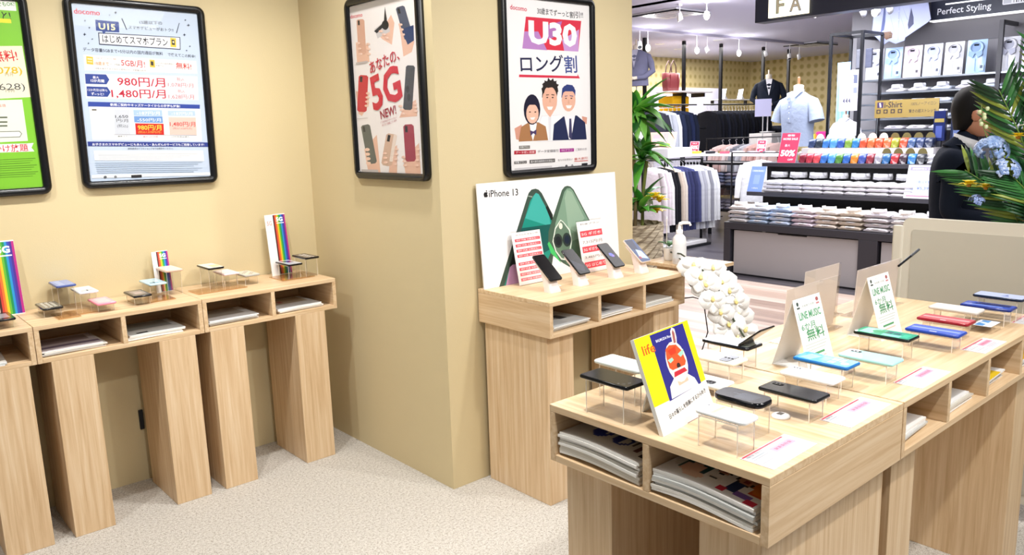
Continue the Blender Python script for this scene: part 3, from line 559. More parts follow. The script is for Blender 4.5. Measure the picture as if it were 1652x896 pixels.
('P',[(-0.082,0.365),(-0.083,0.364),(-0.085,0.363),(-0.088,0.363),(-0.091,0.363),(-0.093,0.364),(-0.095,0.365),(-0.096,0.366),(-0.095,0.367),(-0.093,0.368),(-0.09,0.368),(-0.087,0.368),(-0.084,0.368),(-0.082,0.367)],'f0d2c4'),
('P',[(-0.084,0.347),(-0.086,0.344),(-0.091,0.343),(-0.098,0.342),(-0.106,0.342),(-0.113,0.344),(-0.118,0.346),(-0.119,0.348),(-0.117,0.351),(-0.112,0.352),(-0.105,0.353),(-0.097,0.353),(-0.09,0.351),(-0.086,0.349)],'e9c1ac'),
('P',[(-0.088,0.348),(-0.088,0.347),(-0.09,0.346),(-0.093,0.345),(-0.096,0.346),(-0.099,0.346),(-0.101,0.347),(-0.101,0.348),(-0.101,0.35),(-0.099,0.35),(-0.096,0.351),(-0.093,0.351),(-0.09,0.35),(-0.088,0.349)],'f0d2c4'),
('P',[(-0.09,0.329),(-0.092,0.327),(-0.097,0.325),(-0.104,0.324),(-0.112,0.325),(-0.119,0.326),(-0.123,0.328),(-0.125,0.331),(-0.123,0.333),(-0.118,0.334),(-0.111,0.335),(-0.103,0.335),(-0.096,0.333),(-0.091,0.331)],'e9c1ac'),
('P',[(-0.093,0.33),(-0.094,0.329),(-0.096,0.328),(-0.099,0.328),(-0.102,0.328),(-0.105,0.328),(-0.107,0.329),(-0.107,0.331),(-0.106,0.332),(-0.104,0.333),(-0.101,0.333),(-0.098,0.333),(-0.096,0.332),(-0.094,0.331)],'f0d2c4'),
('P',[(-0.095,0.311),(-0.098,0.309),(-0.103,0.307),(-0.11,0.307),(-0.118,0.307),(-0.124,0.308),(-0.129,0.31),(-0.131,0.313),(-0.129,0.315),(-0.123,0.317),(-0.116,0.317),(-0.108,0.317),(-0.102,0.316),(-0.097,0.314)],'e9c1ac'),
('P',[(-0.099,0.312),(-0.1,0.311),(-0.102,0.31),(-0.105,0.31),(-0.108,0.31),(-0.11,0.311),(-0.112,0.312),(-0.113,0.313),(-0.112,0.314),(-0.11,0.315),(-0.107,0.315),(-0.104,0.315),(-0.101,0.314),(-0.099,0.313)],'f0d2c4'),
('P',[(0.171,0.299),(0.169,0.296),(0.165,0.295),(0.158,0.294),(0.151,0.294),(0.145,0.296),(0.141,0.298),(0.14,0.3),(0.141,0.302),(0.146,0.304),(0.152,0.304),(0.159,0.304),(0.166,0.303),(0.17,0.301)],'e9c1ac'),
('P',[(0.168,0.299),(0.167,0.298),(0.165,0.298),(0.163,0.297),(0.16,0.297),(0.158,0.298),(0.156,0.299),(0.155,0.3),(0.156,0.301),(0.158,0.302),(0.161,0.302),(0.163,0.302),(0.166,0.302),(0.167,0.301)],'f0d2c4'),
('P',[(0.179,0.283),(0.177,0.281),(0.173,0.279),(0.166,0.278),(0.159,0.279),(0.153,0.28),(0.149,0.282),(0.148,0.284),(0.149,0.286),(0.154,0.288),(0.16,0.289),(0.167,0.288),(0.173,0.287),(0.177,0.285)],'e9c1ac'),
('P',[(0.176,0.284),(0.175,0.283),(0.173,0.282),(0.171,0.282),(0.168,0.282),(0.165,0.282),(0.164,0.283),(0.163,0.284),(0.164,0.285),(0.166,0.286),(0.168,0.287),(0.171,0.287),(0.174,0.286),(0.175,0.285)],'f0d2c4'),
('P',[(0.187,0.267),(0.185,0.265),(0.18,0.263),(0.174,0.263),(0.167,0.263),(0.161,0.264),(0.157,0.266),(0.155,0.268),(0.157,0.271),(0.162,0.272),(0.168,0.273),(0.175,0.273),(0.181,0.271),(0.185,0.27)],'e9c1ac'),
('P',[(0.184,0.268),(0.183,0.267),(0.181,0.266),(0.178,0.266),(0.176,0.266),(0.173,0.267),(0.172,0.268),(0.171,0.269),(0.172,0.27),(0.174,0.271),(0.176,0.271),(0.179,0.271),(0.181,0.27),(0.183,0.269)],'f0d2c4'),
('P',[(0.278,0.304),(0.277,0.302),(0.272,0.3),(0.266,0.3),(0.26,0.3),(0.254,0.301),(0.25,0.303),(0.248,0.305),(0.25,0.307),(0.254,0.309),(0.261,0.31),(0.267,0.309),(0.273,0.308),(0.277,0.306)],'e9c1ac'),
('P',[(0.275,0.305),(0.275,0.304),(0.273,0.303),(0.271,0.303),(0.268,0.303),(0.266,0.304),(0.264,0.304),(0.263,0.306),(0.264,0.307),(0.266,0.307),(0.268,0.308),(0.271,0.308),(0.273,0.307),(0.275,0.306)],'f0d2c4'),
('P',[(0.28,0.289),(0.278,0.287),(0.274,0.285),(0.268,0.285),(0.261,0.285),(0.255,0.286),(0.251,0.288),(0.25,0.29),(0.252,0.292),(0.256,0.294),(0.262,0.295),(0.269,0.294),(0.275,0.293),(0.279,0.291)],'e9c1ac'),
('P',[(0.277,0.29),(0.276,0.289),(0.275,0.288),(0.272,0.288),(0.269,0.288),(0.267,0.288),(0.266,0.289),(0.265,0.29),(0.266,0.292),(0.267,0.292),(0.27,0.293),(0.273,0.293),(0.275,0.292),(0.276,0.291)],'f0d2c4'),
('P',[(0.281,0.274),(0.28,0.272),(0.275,0.27),(0.269,0.27),(0.263,0.27),(0.257,0.271),(0.253,0.273),(0.252,0.275),(0.253,0.277),(0.258,0.279),(0.264,0.28),(0.27,0.279),(0.276,0.278),(0.28,0.276)],'e9c1ac'),
('P',[(0.279,0.275),(0.278,0.274),(0.276,0.273),(0.274,0.273),(0.271,0.273),(0.269,0.273),(0.267,0.274),(0.267,0.275),(0.267,0.276),(0.269,0.277),(0.272,0.278),(0.274,0.278),(0.276,0.277),(0.278,0.276)],'f0d2c4'),
('P',[(0.031,0.102),(0.029,0.1),(0.024,0.098),(0.017,0.097),(0.01,0.097),(0.003,0.098),(-0.002,0.1),(-0.003,0.102),(-0.001,0.104),(0.004,0.106),(0.011,0.107),(0.018,0.107),(0.025,0.106),(0.029,0.104)],'e9c1ac'),
('P',[(0.027,0.103),(0.027,0.102),(0.025,0.101),(0.022,0.1),(0.019,0.1),(0.016,0.101),(0.015,0.102),(0.014,0.103),(0.015,0.104),(0.017,0.105),(0.02,0.105),(0.023,0.105),(0.025,0.105),(0.027,0.104)],'f0d2c4'),
('P',[(0.032,0.082),(0.03,0.08),(0.025,0.078),(0.018,0.077),(0.011,0.077),(0.004,0.078),(0.0,0.08),(-0.002,0.082),(0.0,0.084),(0.005,0.086),(0.012,0.087),(0.019,0.087),(0.026,0.086),(0.03,0.085)],'e9c1ac'),
('P',[(0.029,0.083),(0.028,0.082),(0.026,0.081),(0.023,0.08),(0.02,0.08),(0.018,0.081),(0.016,0.082),(0.015,0.083),(0.016,0.084),(0.018,0.085),(0.021,0.086),(0.024,0.086),(0.026,0.085),(0.028,0.084)],'f0d2c4'),
('P',[(0.033,0.062),(0.031,0.06),(0.026,0.058),(0.019,0.057),(0.012,0.057),(0.005,0.058),(0.001,0.06),(-0.001,0.062),(0.001,0.064),(0.006,0.066),(0.013,0.068),(0.021,0.068),(0.027,0.067),(0.032,0.065)],'e9c1ac'),
('P',[(0.03,0.063),(0.029,0.062),(0.027,0.061),(0.024,0.061),(0.021,0.061),(0.019,0.061),(0.017,0.062),(0.016,0.063),(0.017,0.064),(0.019,0.065),(0.022,0.066),(0.025,0.066),(0.028,0.065),(0.029,0.064)],'f0d2c4'),
('P',[(0.124,0.12),(0.122,0.117),(0.118,0.116),(0.111,0.115),(0.104,0.115),(0.098,0.116),(0.093,0.117),(0.092,0.12),(0.094,0.122),(0.099,0.124),(0.105,0.125),(0.112,0.125),(0.119,0.124),(0.123,0.122)],'e9c1ac'),
('P',[(0.121,0.121),(0.12,0.119),(0.119,0.119),(0.116,0.118),(0.113,0.118),(0.11,0.119),(0.109,0.119),(0.108,0.121),(0.109,0.122),(0.111,0.123),(0.114,0.123),(0.116,0.123),(0.119,0.123),(0.121,0.122)],'f0d2c4'),
('P',[(0.119,0.099),(0.117,0.096),(0.112,0.094),(0.106,0.093),(0.099,0.093),(0.092,0.094),(0.088,0.096),(0.086,0.099),(0.088,0.101),(0.093,0.103),(0.1,0.104),(0.107,0.104),(0.113,0.103),(0.118,0.101)],'e9c1ac'),
('P',[(0.116,0.1),(0.115,0.098),(0.113,0.097),(0.11,0.097),(0.108,0.097),(0.105,0.097),(0.103,0.098),(0.103,0.099),(0.104,0.101),(0.105,0.102),(0.108,0.102),(0.111,0.102),(0.114,0.102),(0.115,0.101)],'f0d2c4'),
('P',[(0.113,0.077),(0.112,0.075),(0.107,0.073),(0.1,0.072),(0.093,0.072),(0.087,0.073),(0.082,0.075),(0.081,0.077),(0.083,0.08),(0.088,0.081),(0.094,0.082),(0.101,0.083),(0.108,0.082),(0.112,0.08)],'e9c1ac'),
('P',[(0.11,0.078),(0.11,0.077),(0.108,0.076),(0.105,0.076),(0.102,0.076),(0.1,0.076),(0.098,0.077),(0.097,0.078),(0.098,0.079),(0.1,0.08),(0.103,0.081),(0.106,0.081),(0.108,0.08),(0.11,0.079)],'f0d2c4'),
('P',[(0.108,0.056),(0.106,0.054),(0.101,0.052),(0.095,0.051),(0.088,0.051),(0.081,0.052),(0.077,0.053),(0.075,0.056),(0.077,0.058),(0.082,0.06),(0.089,0.061),(0.096,0.061),(0.102,0.06),(0.107,0.058)],'e9c1ac'),
('P',[(0.105,0.057),(0.104,0.056),(0.102,0.055),(0.1,0.054),(0.097,0.054),(0.094,0.055),(0.092,0.056),(0.092,0.057),(0.093,0.058),(0.095,0.059),(0.097,0.06),(0.1,0.06),(0.103,0.059),(0.104,0.058)],'f0d2c4'),
('P',[(0.175,0.087),(0.173,0.084),(0.169,0.082),(0.162,0.081),(0.155,0.081),(0.149,0.082),(0.145,0.084),(0.143,0.086),(0.145,0.089),(0.15,0.091),(0.156,0.092),(0.163,0.092),(0.169,0.091),(0.174,0.089)],'e9c1ac'),
('P',[(0.172,0.087),(0.171,0.086),(0.169,0.085),(0.167,0.085),(0.164,0.085),(0.161,0.085),(0.16,0.086),(0.159,0.087),(0.16,0.089),(0.162,0.089),(0.164,0.09),(0.167,0.09),(0.17,0.09),(0.171,0.089)],'f0d2c4'),
('P',[(0.179,0.069),(0.178,0.067),(0.173,0.065),(0.167,0.064),(0.16,0.064),(0.153,0.065),(0.149,0.067),(0.148,0.069),(0.15,0.071),(0.154,0.073),(0.161,0.074),(0.168,0.074),(0.174,0.073),(0.178,0.071)],'e9c1ac'),
('P',[(0.176,0.07),(0.176,0.069),(0.174,0.068),(0.171,0.067),(0.168,0.067),(0.166,0.068),(0.164,0.069),(0.164,0.07),(0.164,0.071),(0.166,0.072),(0.169,0.073),(0.172,0.073),(0.174,0.072),(0.176,0.071)],'f0d2c4'),
('P',[(0.184,0.052),(0.182,0.05),(0.178,0.048),(0.171,0.047),(0.164,0.046),(0.158,0.047),(0.154,0.049),(0.152,0.051),(0.154,0.054),(0.159,0.056),(0.165,0.057),(0.172,0.057),(0.178,0.056),(0.183,0.054)],'e9c1ac'),
('P',[(0.181,0.053),(0.18,0.052),(0.178,0.051),(0.176,0.05),(0.173,0.05),(0.17,0.05),(0.169,0.051),(0.168,0.053),(0.169,0.054),(0.171,0.055),(0.173,0.055),(0.176,0.055),(0.179,0.055),(0.18,0.054)],'f0d2c4'),
('P',[(0.285,0.119),(0.283,0.117),(0.279,0.115),(0.273,0.115),(0.266,0.115),(0.26,0.116),(0.256,0.117),(0.255,0.12),(0.257,0.122),(0.261,0.123),(0.267,0.124),(0.274,0.124),(0.28,0.123),(0.284,0.122)],'e9c1ac'),
('P',[(0.282,0.12),(0.282,0.119),(0.28,0.118),(0.277,0.118),(0.275,0.118),(0.272,0.118),(0.271,0.119),(0.27,0.12),(0.271,0.121),(0.273,0.122),(0.275,0.123),(0.278,0.123),(0.28,0.122),(0.282,0.121)],'f0d2c4'),
('P',[(0.28,0.097),(0.278,0.095),(0.274,0.093),(0.268,0.092),(0.261,0.092),(0.255,0.093),(0.251,0.095),(0.25,0.097),(0.252,0.1),(0.256,0.101),(0.262,0.102),(0.269,0.102),(0.275,0.101),(0.279,0.1)],'e9c1ac'),
('P',[(0.277,0.098),(0.277,0.097),(0.275,0.096),(0.272,0.096),(0.27,0.096),(0.267,0.096),(0.266,0.097),(0.265,0.098),(0.266,0.099),(0.268,0.1),(0.27,0.101),(0.273,0.101),(0.275,0.1),(0.277,0.099)],'f0d2c4'),
('P',[(0.275,0.075),(0.273,0.073),(0.269,0.071),(0.263,0.07),(0.256,0.07),(0.25,0.071),(0.246,0.073),(0.245,0.075),(0.247,0.077),(0.251,0.079),(0.257,0.08),(0.264,0.08),(0.27,0.079),(0.274,0.077)],'e9c1ac'),
('P',[(0.272,0.076),(0.271,0.075),(0.27,0.074),(0.267,0.074),(0.265,0.074),(0.262,0.074),(0.261,0.075),(0.26,0.076),(0.261,0.077),(0.263,0.078),(0.265,0.079),(0.268,0.079),(0.27,0.078),(0.272,0.077)],'f0d2c4'),
('P',[(0.27,0.053),(0.268,0.051),(0.264,0.049),(0.258,0.048),(0.251,0.048),(0.245,0.049),(0.241,0.05),(0.24,0.053),(0.241,0.055),(0.246,0.057),(0.252,0.058),(0.259,0.058),(0.265,0.057),(0.269,0.055)],'e9c1ac'),
('P',[(0.267,0.054),(0.266,0.053),(0.265,0.052),(0.262,0.051),(0.259,0.051),(0.257,0.052),(0.256,0.053),(0.255,0.054),(0.256,0.055),(0.257,0.056),(0.26,0.056),(0.263,0.056),(0.265,0.056),(0.267,0.055)],'f0d2c4'),
('T', 'あなたの、', 0.0495, 0.4915, 0.2409, 0.052, 0.1795, 'c01f38', 0.03),
('T', '5G', 0.0485, 0.3795, 0.2393, 0.151, 0.1892, 'c9263a', 0.03),
('T', 'NEW!', 0.0585, 0.2775, 0.1268, 0.038, 0.1664, '9a1a30', 0.02),
('T', 'ドコモの5Gスマートフォン', 0.06, 0.2445, 0.1314, 0.009, 0.1451, 'b03a4a', 0.0),
('T', 'ぞくぞく登場しています', 0.064, 0.232, 0.1217, 0.01, 0.1651, 'b03a4a', 0.0),
('P',[(-0.181,0.504),(-0.08,0.504),(-0.08,0.497),(-0.181,0.497)],'b9b0ae'),
('P',[(-0.213,0.259),(-0.109,0.259),(-0.109,0.257),(-0.213,0.257)],'b9b0ae'),
('P',[(-0.192,0.024),(-0.049,0.024),(-0.049,0.029),(-0.192,0.029)],'c0b8b6'),
('P',[(-0.193,0.019),(-0.05,0.019),(-0.05,0.024),(-0.193,0.024)],'c0b8b6'),
('P',[(-0.193,0.015),(-0.05,0.015),(-0.05,0.019),(-0.193,0.019)],'c0b8b6'),
]
PRINT_TRIO = [
('P',[(-0.268,0.748),(0.226,0.744),(0.214,0.026),(-0.276,0.02)],'f1eff0'),
('T', 'docomo', -0.2155, 0.7175, 0.097, 0.02, -0.0309, 'cf2a4a', 0.02),
('T', '30歳まで', -0.0585, 0.7135, 0.095, 0.029, -0.0105, '23232c', 0.03),
('T', 'ずーっと', 0.041, 0.7125, 0.096, 0.027, 0.0104, '23232c', 0.03),
('T', '割引!!', 0.1385, 0.713, 0.0872, 0.029, 0.0689, '23232c', 0.03),
('P',[(-0.174,0.685),(0.17,0.688),(0.148,0.551),(-0.2,0.551)],'d8334a'),
('P',[(-0.185,0.623),(-0.103,0.627),(-0.051,0.549),(-0.2,0.551)],'b784c4'),
('P',[(0.044,0.599),(0.155,0.65),(0.148,0.551),(0.056,0.551)],'c79ad2'),
('P',[(-0.051,0.656),(0.046,0.68),(0.018,0.616),(-0.044,0.595)],'b074b8'),
('T', 'U30', -0.01, 0.621, 0.302, 0.103, -0.0066, 'fbf6f6', 0.045),
('T', 'ロング', -0.083, 0.4915, 0.2622, 0.075, 0.0343, '23264a', 0.04),
('T', '割', 0.0965, 0.493, 0.0831, 0.078, 0.0482, '3d4f92', 0.012),
('P',[(-0.223,0.441),(0.14,0.441),(0.14,0.451),(0.156,0.431),(-0.224,0.43)],'d3324c'),
('P',[(-0.259,0.212),(-0.216,0.228),(-0.212,0.157),(-0.251,0.165)],'d79c88'),
('P',[(0.165,0.259),(0.201,0.253),(0.197,0.221),(0.172,0.231)],'d79c88'),
('P',[(-0.115,0.217),(-0.093,0.262),(0.035,0.265),(0.054,0.223),(0.032,0.151),(-0.125,0.152)],'efeef2'),
('P',[(-0.117,0.218),(-0.095,0.264),(0.038,0.266),(0.057,0.221),(0.034,0.149),(-0.126,0.15)],'d9d9e0'),
('P',[(-0.115,0.217),(-0.093,0.262),(0.035,0.265),(0.054,0.223),(0.032,0.151),(-0.125,0.152)],'f4f4f6'),
('P',[(-0.067,0.28),(-0.02,0.28),(-0.042,0.256)],'e8b49c'),
('P',[(-0.054,0.262),(-0.044,0.256),(-0.034,0.262),(-0.042,0.155),(-0.052,0.155)],'e2e2e8'),
('P',[(-0.09,0.344),(-0.081,0.407),(-0.042,0.421),(0.0,0.415),(0.012,0.381),(0.003,0.344)],'2b2422'),
('P',[(0.005,0.333),(0.002,0.312),(-0.007,0.294),(-0.02,0.281),(-0.035,0.274),(-0.052,0.274),(-0.067,0.281),(-0.079,0.295),(-0.086,0.313),(-0.088,0.333),(-0.085,0.353),(-0.076,0.371),(-0.064,0.385),(-0.048,0.392),(-0.032,0.392),(-0.017,0.385),(-0.005,0.372),(0.003,0.354)],'e8b49c'),
('P',[(-0.087,0.365),(-0.092,0.384),(-0.079,0.391),(-0.088,0.403),(-0.071,0.405),(-0.073,0.419),(-0.055,0.414),(-0.049,0.431),(-0.034,0.418),(-0.018,0.429),(-0.013,0.415),(0.005,0.419),(-0.001,0.406),(0.018,0.401),(0.007,0.39),(0.014,0.372),(0.001,0.362),(-0.007,0.382),(-0.027,0.389),(-0.051,0.386),(-0.066,0.389),(-0.077,0.362)],'2b2422'),
('P',[(-0.064,0.357),(-0.046,0.358),(-0.046,0.355),(-0.064,0.353)],'3a2a26'),
('P',[(-0.031,0.359),(-0.012,0.357),(-0.013,0.353),(-0.031,0.355)],'3a2a26'),
('P',[(-0.044,0.34),(-0.036,0.34),(-0.034,0.322),(-0.047,0.322)],'dba88e'),
('P',[(-0.061,0.304),(-0.022,0.304),(-0.031,0.29),(-0.052,0.29)],'fbf4f0'),
('P',[(-0.051,0.344),(-0.053,0.342),(-0.057,0.341),(-0.062,0.342),(-0.063,0.344),(-0.062,0.346),(-0.057,0.347),(-0.052,0.346)],'3a2a26'),
('P',[(-0.017,0.344),(-0.019,0.342),(-0.023,0.341),(-0.028,0.342),(-0.03,0.344),(-0.028,0.346),(-0.023,0.347),(-0.019,0.346)],'3a2a26'),
('P',[(-0.029,0.153),(-0.019,0.225),(0.042,0.259),(0.131,0.263),(0.186,0.23),(0.196,0.151)],'252c52'),
('P',[(0.049,0.261),(0.12,0.264),(0.09,0.155),(0.076,0.155)],'f1f0f5'),
('P',[(0.081,0.249),(0.094,0.249),(0.098,0.166),(0.087,0.155),(0.076,0.166)],'3f3d62'),
('P',[(0.032,0.344),(0.039,0.386),(0.068,0.403),(0.106,0.4),(0.125,0.376),(0.121,0.34)],'3d4a86'),
('P',[(0.124,0.333),(0.121,0.315),(0.112,0.299),(0.1,0.288),(0.085,0.282),(0.07,0.282),(0.055,0.288),(0.044,0.3),(0.037,0.315),(0.034,0.333),(0.038,0.351),(0.046,0.366),(0.058,0.378),(0.072,0.384),(0.088,0.384),(0.102,0.378),(0.114,0.367),(0.122,0.351)],'e8b59e'),
('P',[(0.054,0.352),(0.073,0.353),(0.072,0.351),(0.054,0.348)],'33407a'),
('P',[(0.086,0.354),(0.108,0.352),(0.108,0.348),(0.086,0.351)],'33407a'),
('P',[(0.075,0.333),(0.083,0.333),(0.085,0.316),(0.072,0.316)],'dba88e'),
('P',[(0.035,0.361),(0.049,0.395),(0.082,0.402),(0.117,0.391),(0.123,0.358),(0.106,0.372),(0.058,0.372)],'33407a'),
('P',[(0.059,0.309),(0.1,0.309),(0.09,0.296),(0.068,0.296)],'fbf4f0'),
('P',[(0.068,0.34),(0.066,0.339),(0.061,0.338),(0.057,0.339),(0.055,0.34),(0.057,0.342),(0.062,0.343),(0.066,0.342)],'3a2a26'),
('P',[(0.103,0.341),(0.101,0.339),(0.097,0.338),(0.092,0.339),(0.09,0.341),(0.092,0.343),(0.097,0.343),(0.102,0.343)],'3a2a26'),
('P',[(-0.237,0.155),(-0.22,0.218),(-0.178,0.235),(-0.116,0.236),(-0.071,0.217),(-0.058,0.155)],'ab7a52'),
('P',[(-0.17,0.231),(-0.125,0.232),(-0.136,0.191),(-0.152,0.155),(-0.164,0.191)],'f3f1f3'),
('P',[(-0.168,0.202),(-0.148,0.196),(-0.128,0.205),(-0.131,0.18),(-0.149,0.189),(-0.164,0.177)],'4a3a66'),
('P',[(-0.102,0.292),(-0.106,0.269),(-0.116,0.249),(-0.13,0.234),(-0.146,0.226),(-0.164,0.227),(-0.18,0.235),(-0.192,0.25),(-0.2,0.27),(-0.202,0.292),(-0.198,0.315),(-0.189,0.334),(-0.175,0.349),(-0.159,0.357),(-0.142,0.357),(-0.126,0.349),(-0.113,0.334),(-0.105,0.314)],'1f1d33'),
('P',[(-0.113,0.274),(-0.116,0.257),(-0.125,0.243),(-0.138,0.234),(-0.152,0.231),(-0.167,0.234),(-0.178,0.244),(-0.186,0.258),(-0.188,0.274),(-0.185,0.291),(-0.176,0.305),(-0.164,0.314),(-0.149,0.317),(-0.135,0.314),(-0.123,0.304),(-0.115,0.29)],'efbfa8'),
('P',[(-0.195,0.282),(-0.183,0.335),(-0.148,0.351),(-0.111,0.33),(-0.11,0.281),(-0.122,0.312),(-0.182,0.313)],'1f1d33'),
('P',[(-0.166,0.257),(-0.134,0.259),(-0.143,0.248),(-0.158,0.248)],'fbf4f0'),
('P',[(-0.159,0.281),(-0.161,0.279),(-0.166,0.279),(-0.17,0.279),(-0.172,0.281),(-0.17,0.283),(-0.165,0.284),(-0.161,0.283)],'3a2a26'),
('P',[(-0.127,0.281),(-0.129,0.279),(-0.133,0.278),(-0.138,0.279),(-0.139,0.281),(-0.137,0.283),(-0.133,0.284),(-0.128,0.283)],'3a2a26'),
('P',[(-0.236,0.122),(-0.171,0.122),(-0.171,0.136),(-0.236,0.136)],'77756f'),
('T', '対象プラン', -0.203, 0.1295, 0.054, 0.009, -0.0185, 'f5f5f5', 0.0),
('P',[(-0.265,0.116),(-0.136,0.114),(-0.137,0.098),(-0.266,0.1)],'b02034'),
('T', 'データ使い放題', -0.2, 0.107, 0.112, 0.01, -0.0179, 'f6e6e6', 0.0),
('T', 'データ定額割引', -0.0585, 0.1065, 0.131, 0.013, -0.0076, '54505c', 0.0),
('P',[(0.015,0.114),(0.108,0.113),(0.108,0.098),(0.015,0.098)],'a22a8c'),
('T', '5Gプラン', 0.0625, 0.1065, 0.073, 0.01, -0.0137, 'f6e6f6', 0.0),
('T', 'ご契約の方', 0.157, 0.106, 0.076, 0.012, 0.0, '8c8490', 0.0),
('P',[(-0.267,0.058),(-0.193,0.058),(-0.193,0.07),(-0.267,0.07)],'5f5c5c'),
('T', '対象プラン', -0.23, 0.0645, 0.064, 0.01, -0.0156, 'f2f2f2', 0.0),
('P',[(-0.175,0.072),(-0.017,0.071),(-0.017,0.055),(-0.176,0.056)],'5f5c5c'),
('T', '最大割引適用時のお支払い', -0.096, 0.0635, 0.144, 0.01, -0.0069, 'f2f2f2', 0.0),
('T', '月々のお支払い', 0.049, 0.0625, 0.098, 0.01, 0.0102, '8a8484', 0.0),
('T', '最大割引', 0.1545, 0.063, 0.091, 0.012, 0.022, 'd05a4c', 0.0),
('P',[(0.109,0.053),(0.202,0.053),(0.202,0.05),(0.109,0.05)],'d05a4c'),
('P',[(0.159,0.027),(0.199,0.027),(0.199,0.04),(0.159,0.04)],'26242c'),
('P',[(0.065,0.031),(0.064,0.028),(0.061,0.025),(0.058,0.024),(0.054,0.024),(0.051,0.026),(0.049,0.028),(0.048,0.032),(0.049,0.035),(0.051,0.038),(0.055,0.039),(0.058,0.039),(0.062,0.037),(0.064,0.034)],'4c4a50'),
('P',[(0.102,0.032),(0.101,0.029),(0.099,0.027),(0.096,0.026),(0.093,0.026),(0.09,0.027),(0.089,0.03),(0.088,0.033),(0.089,0.035),(0.091,0.038),(0.094,0.039),(0.097,0.039),(0.099,0.037),(0.101,0.035)],'8c8a90'),
('T', 'docomo', 0.021, 0.032, 0.032, 0.009, 0.0, 'a09ca2', 0.0),
('P',[(-0.266,0.04),(-0.038,0.04),(-0.038,0.03),(-0.266,0.03)],'cfcccf'),
('P',[(-0.266,0.034),(-0.038,0.034),(-0.038,0.023),(-0.266,0.023)],'cfcccf'),
]
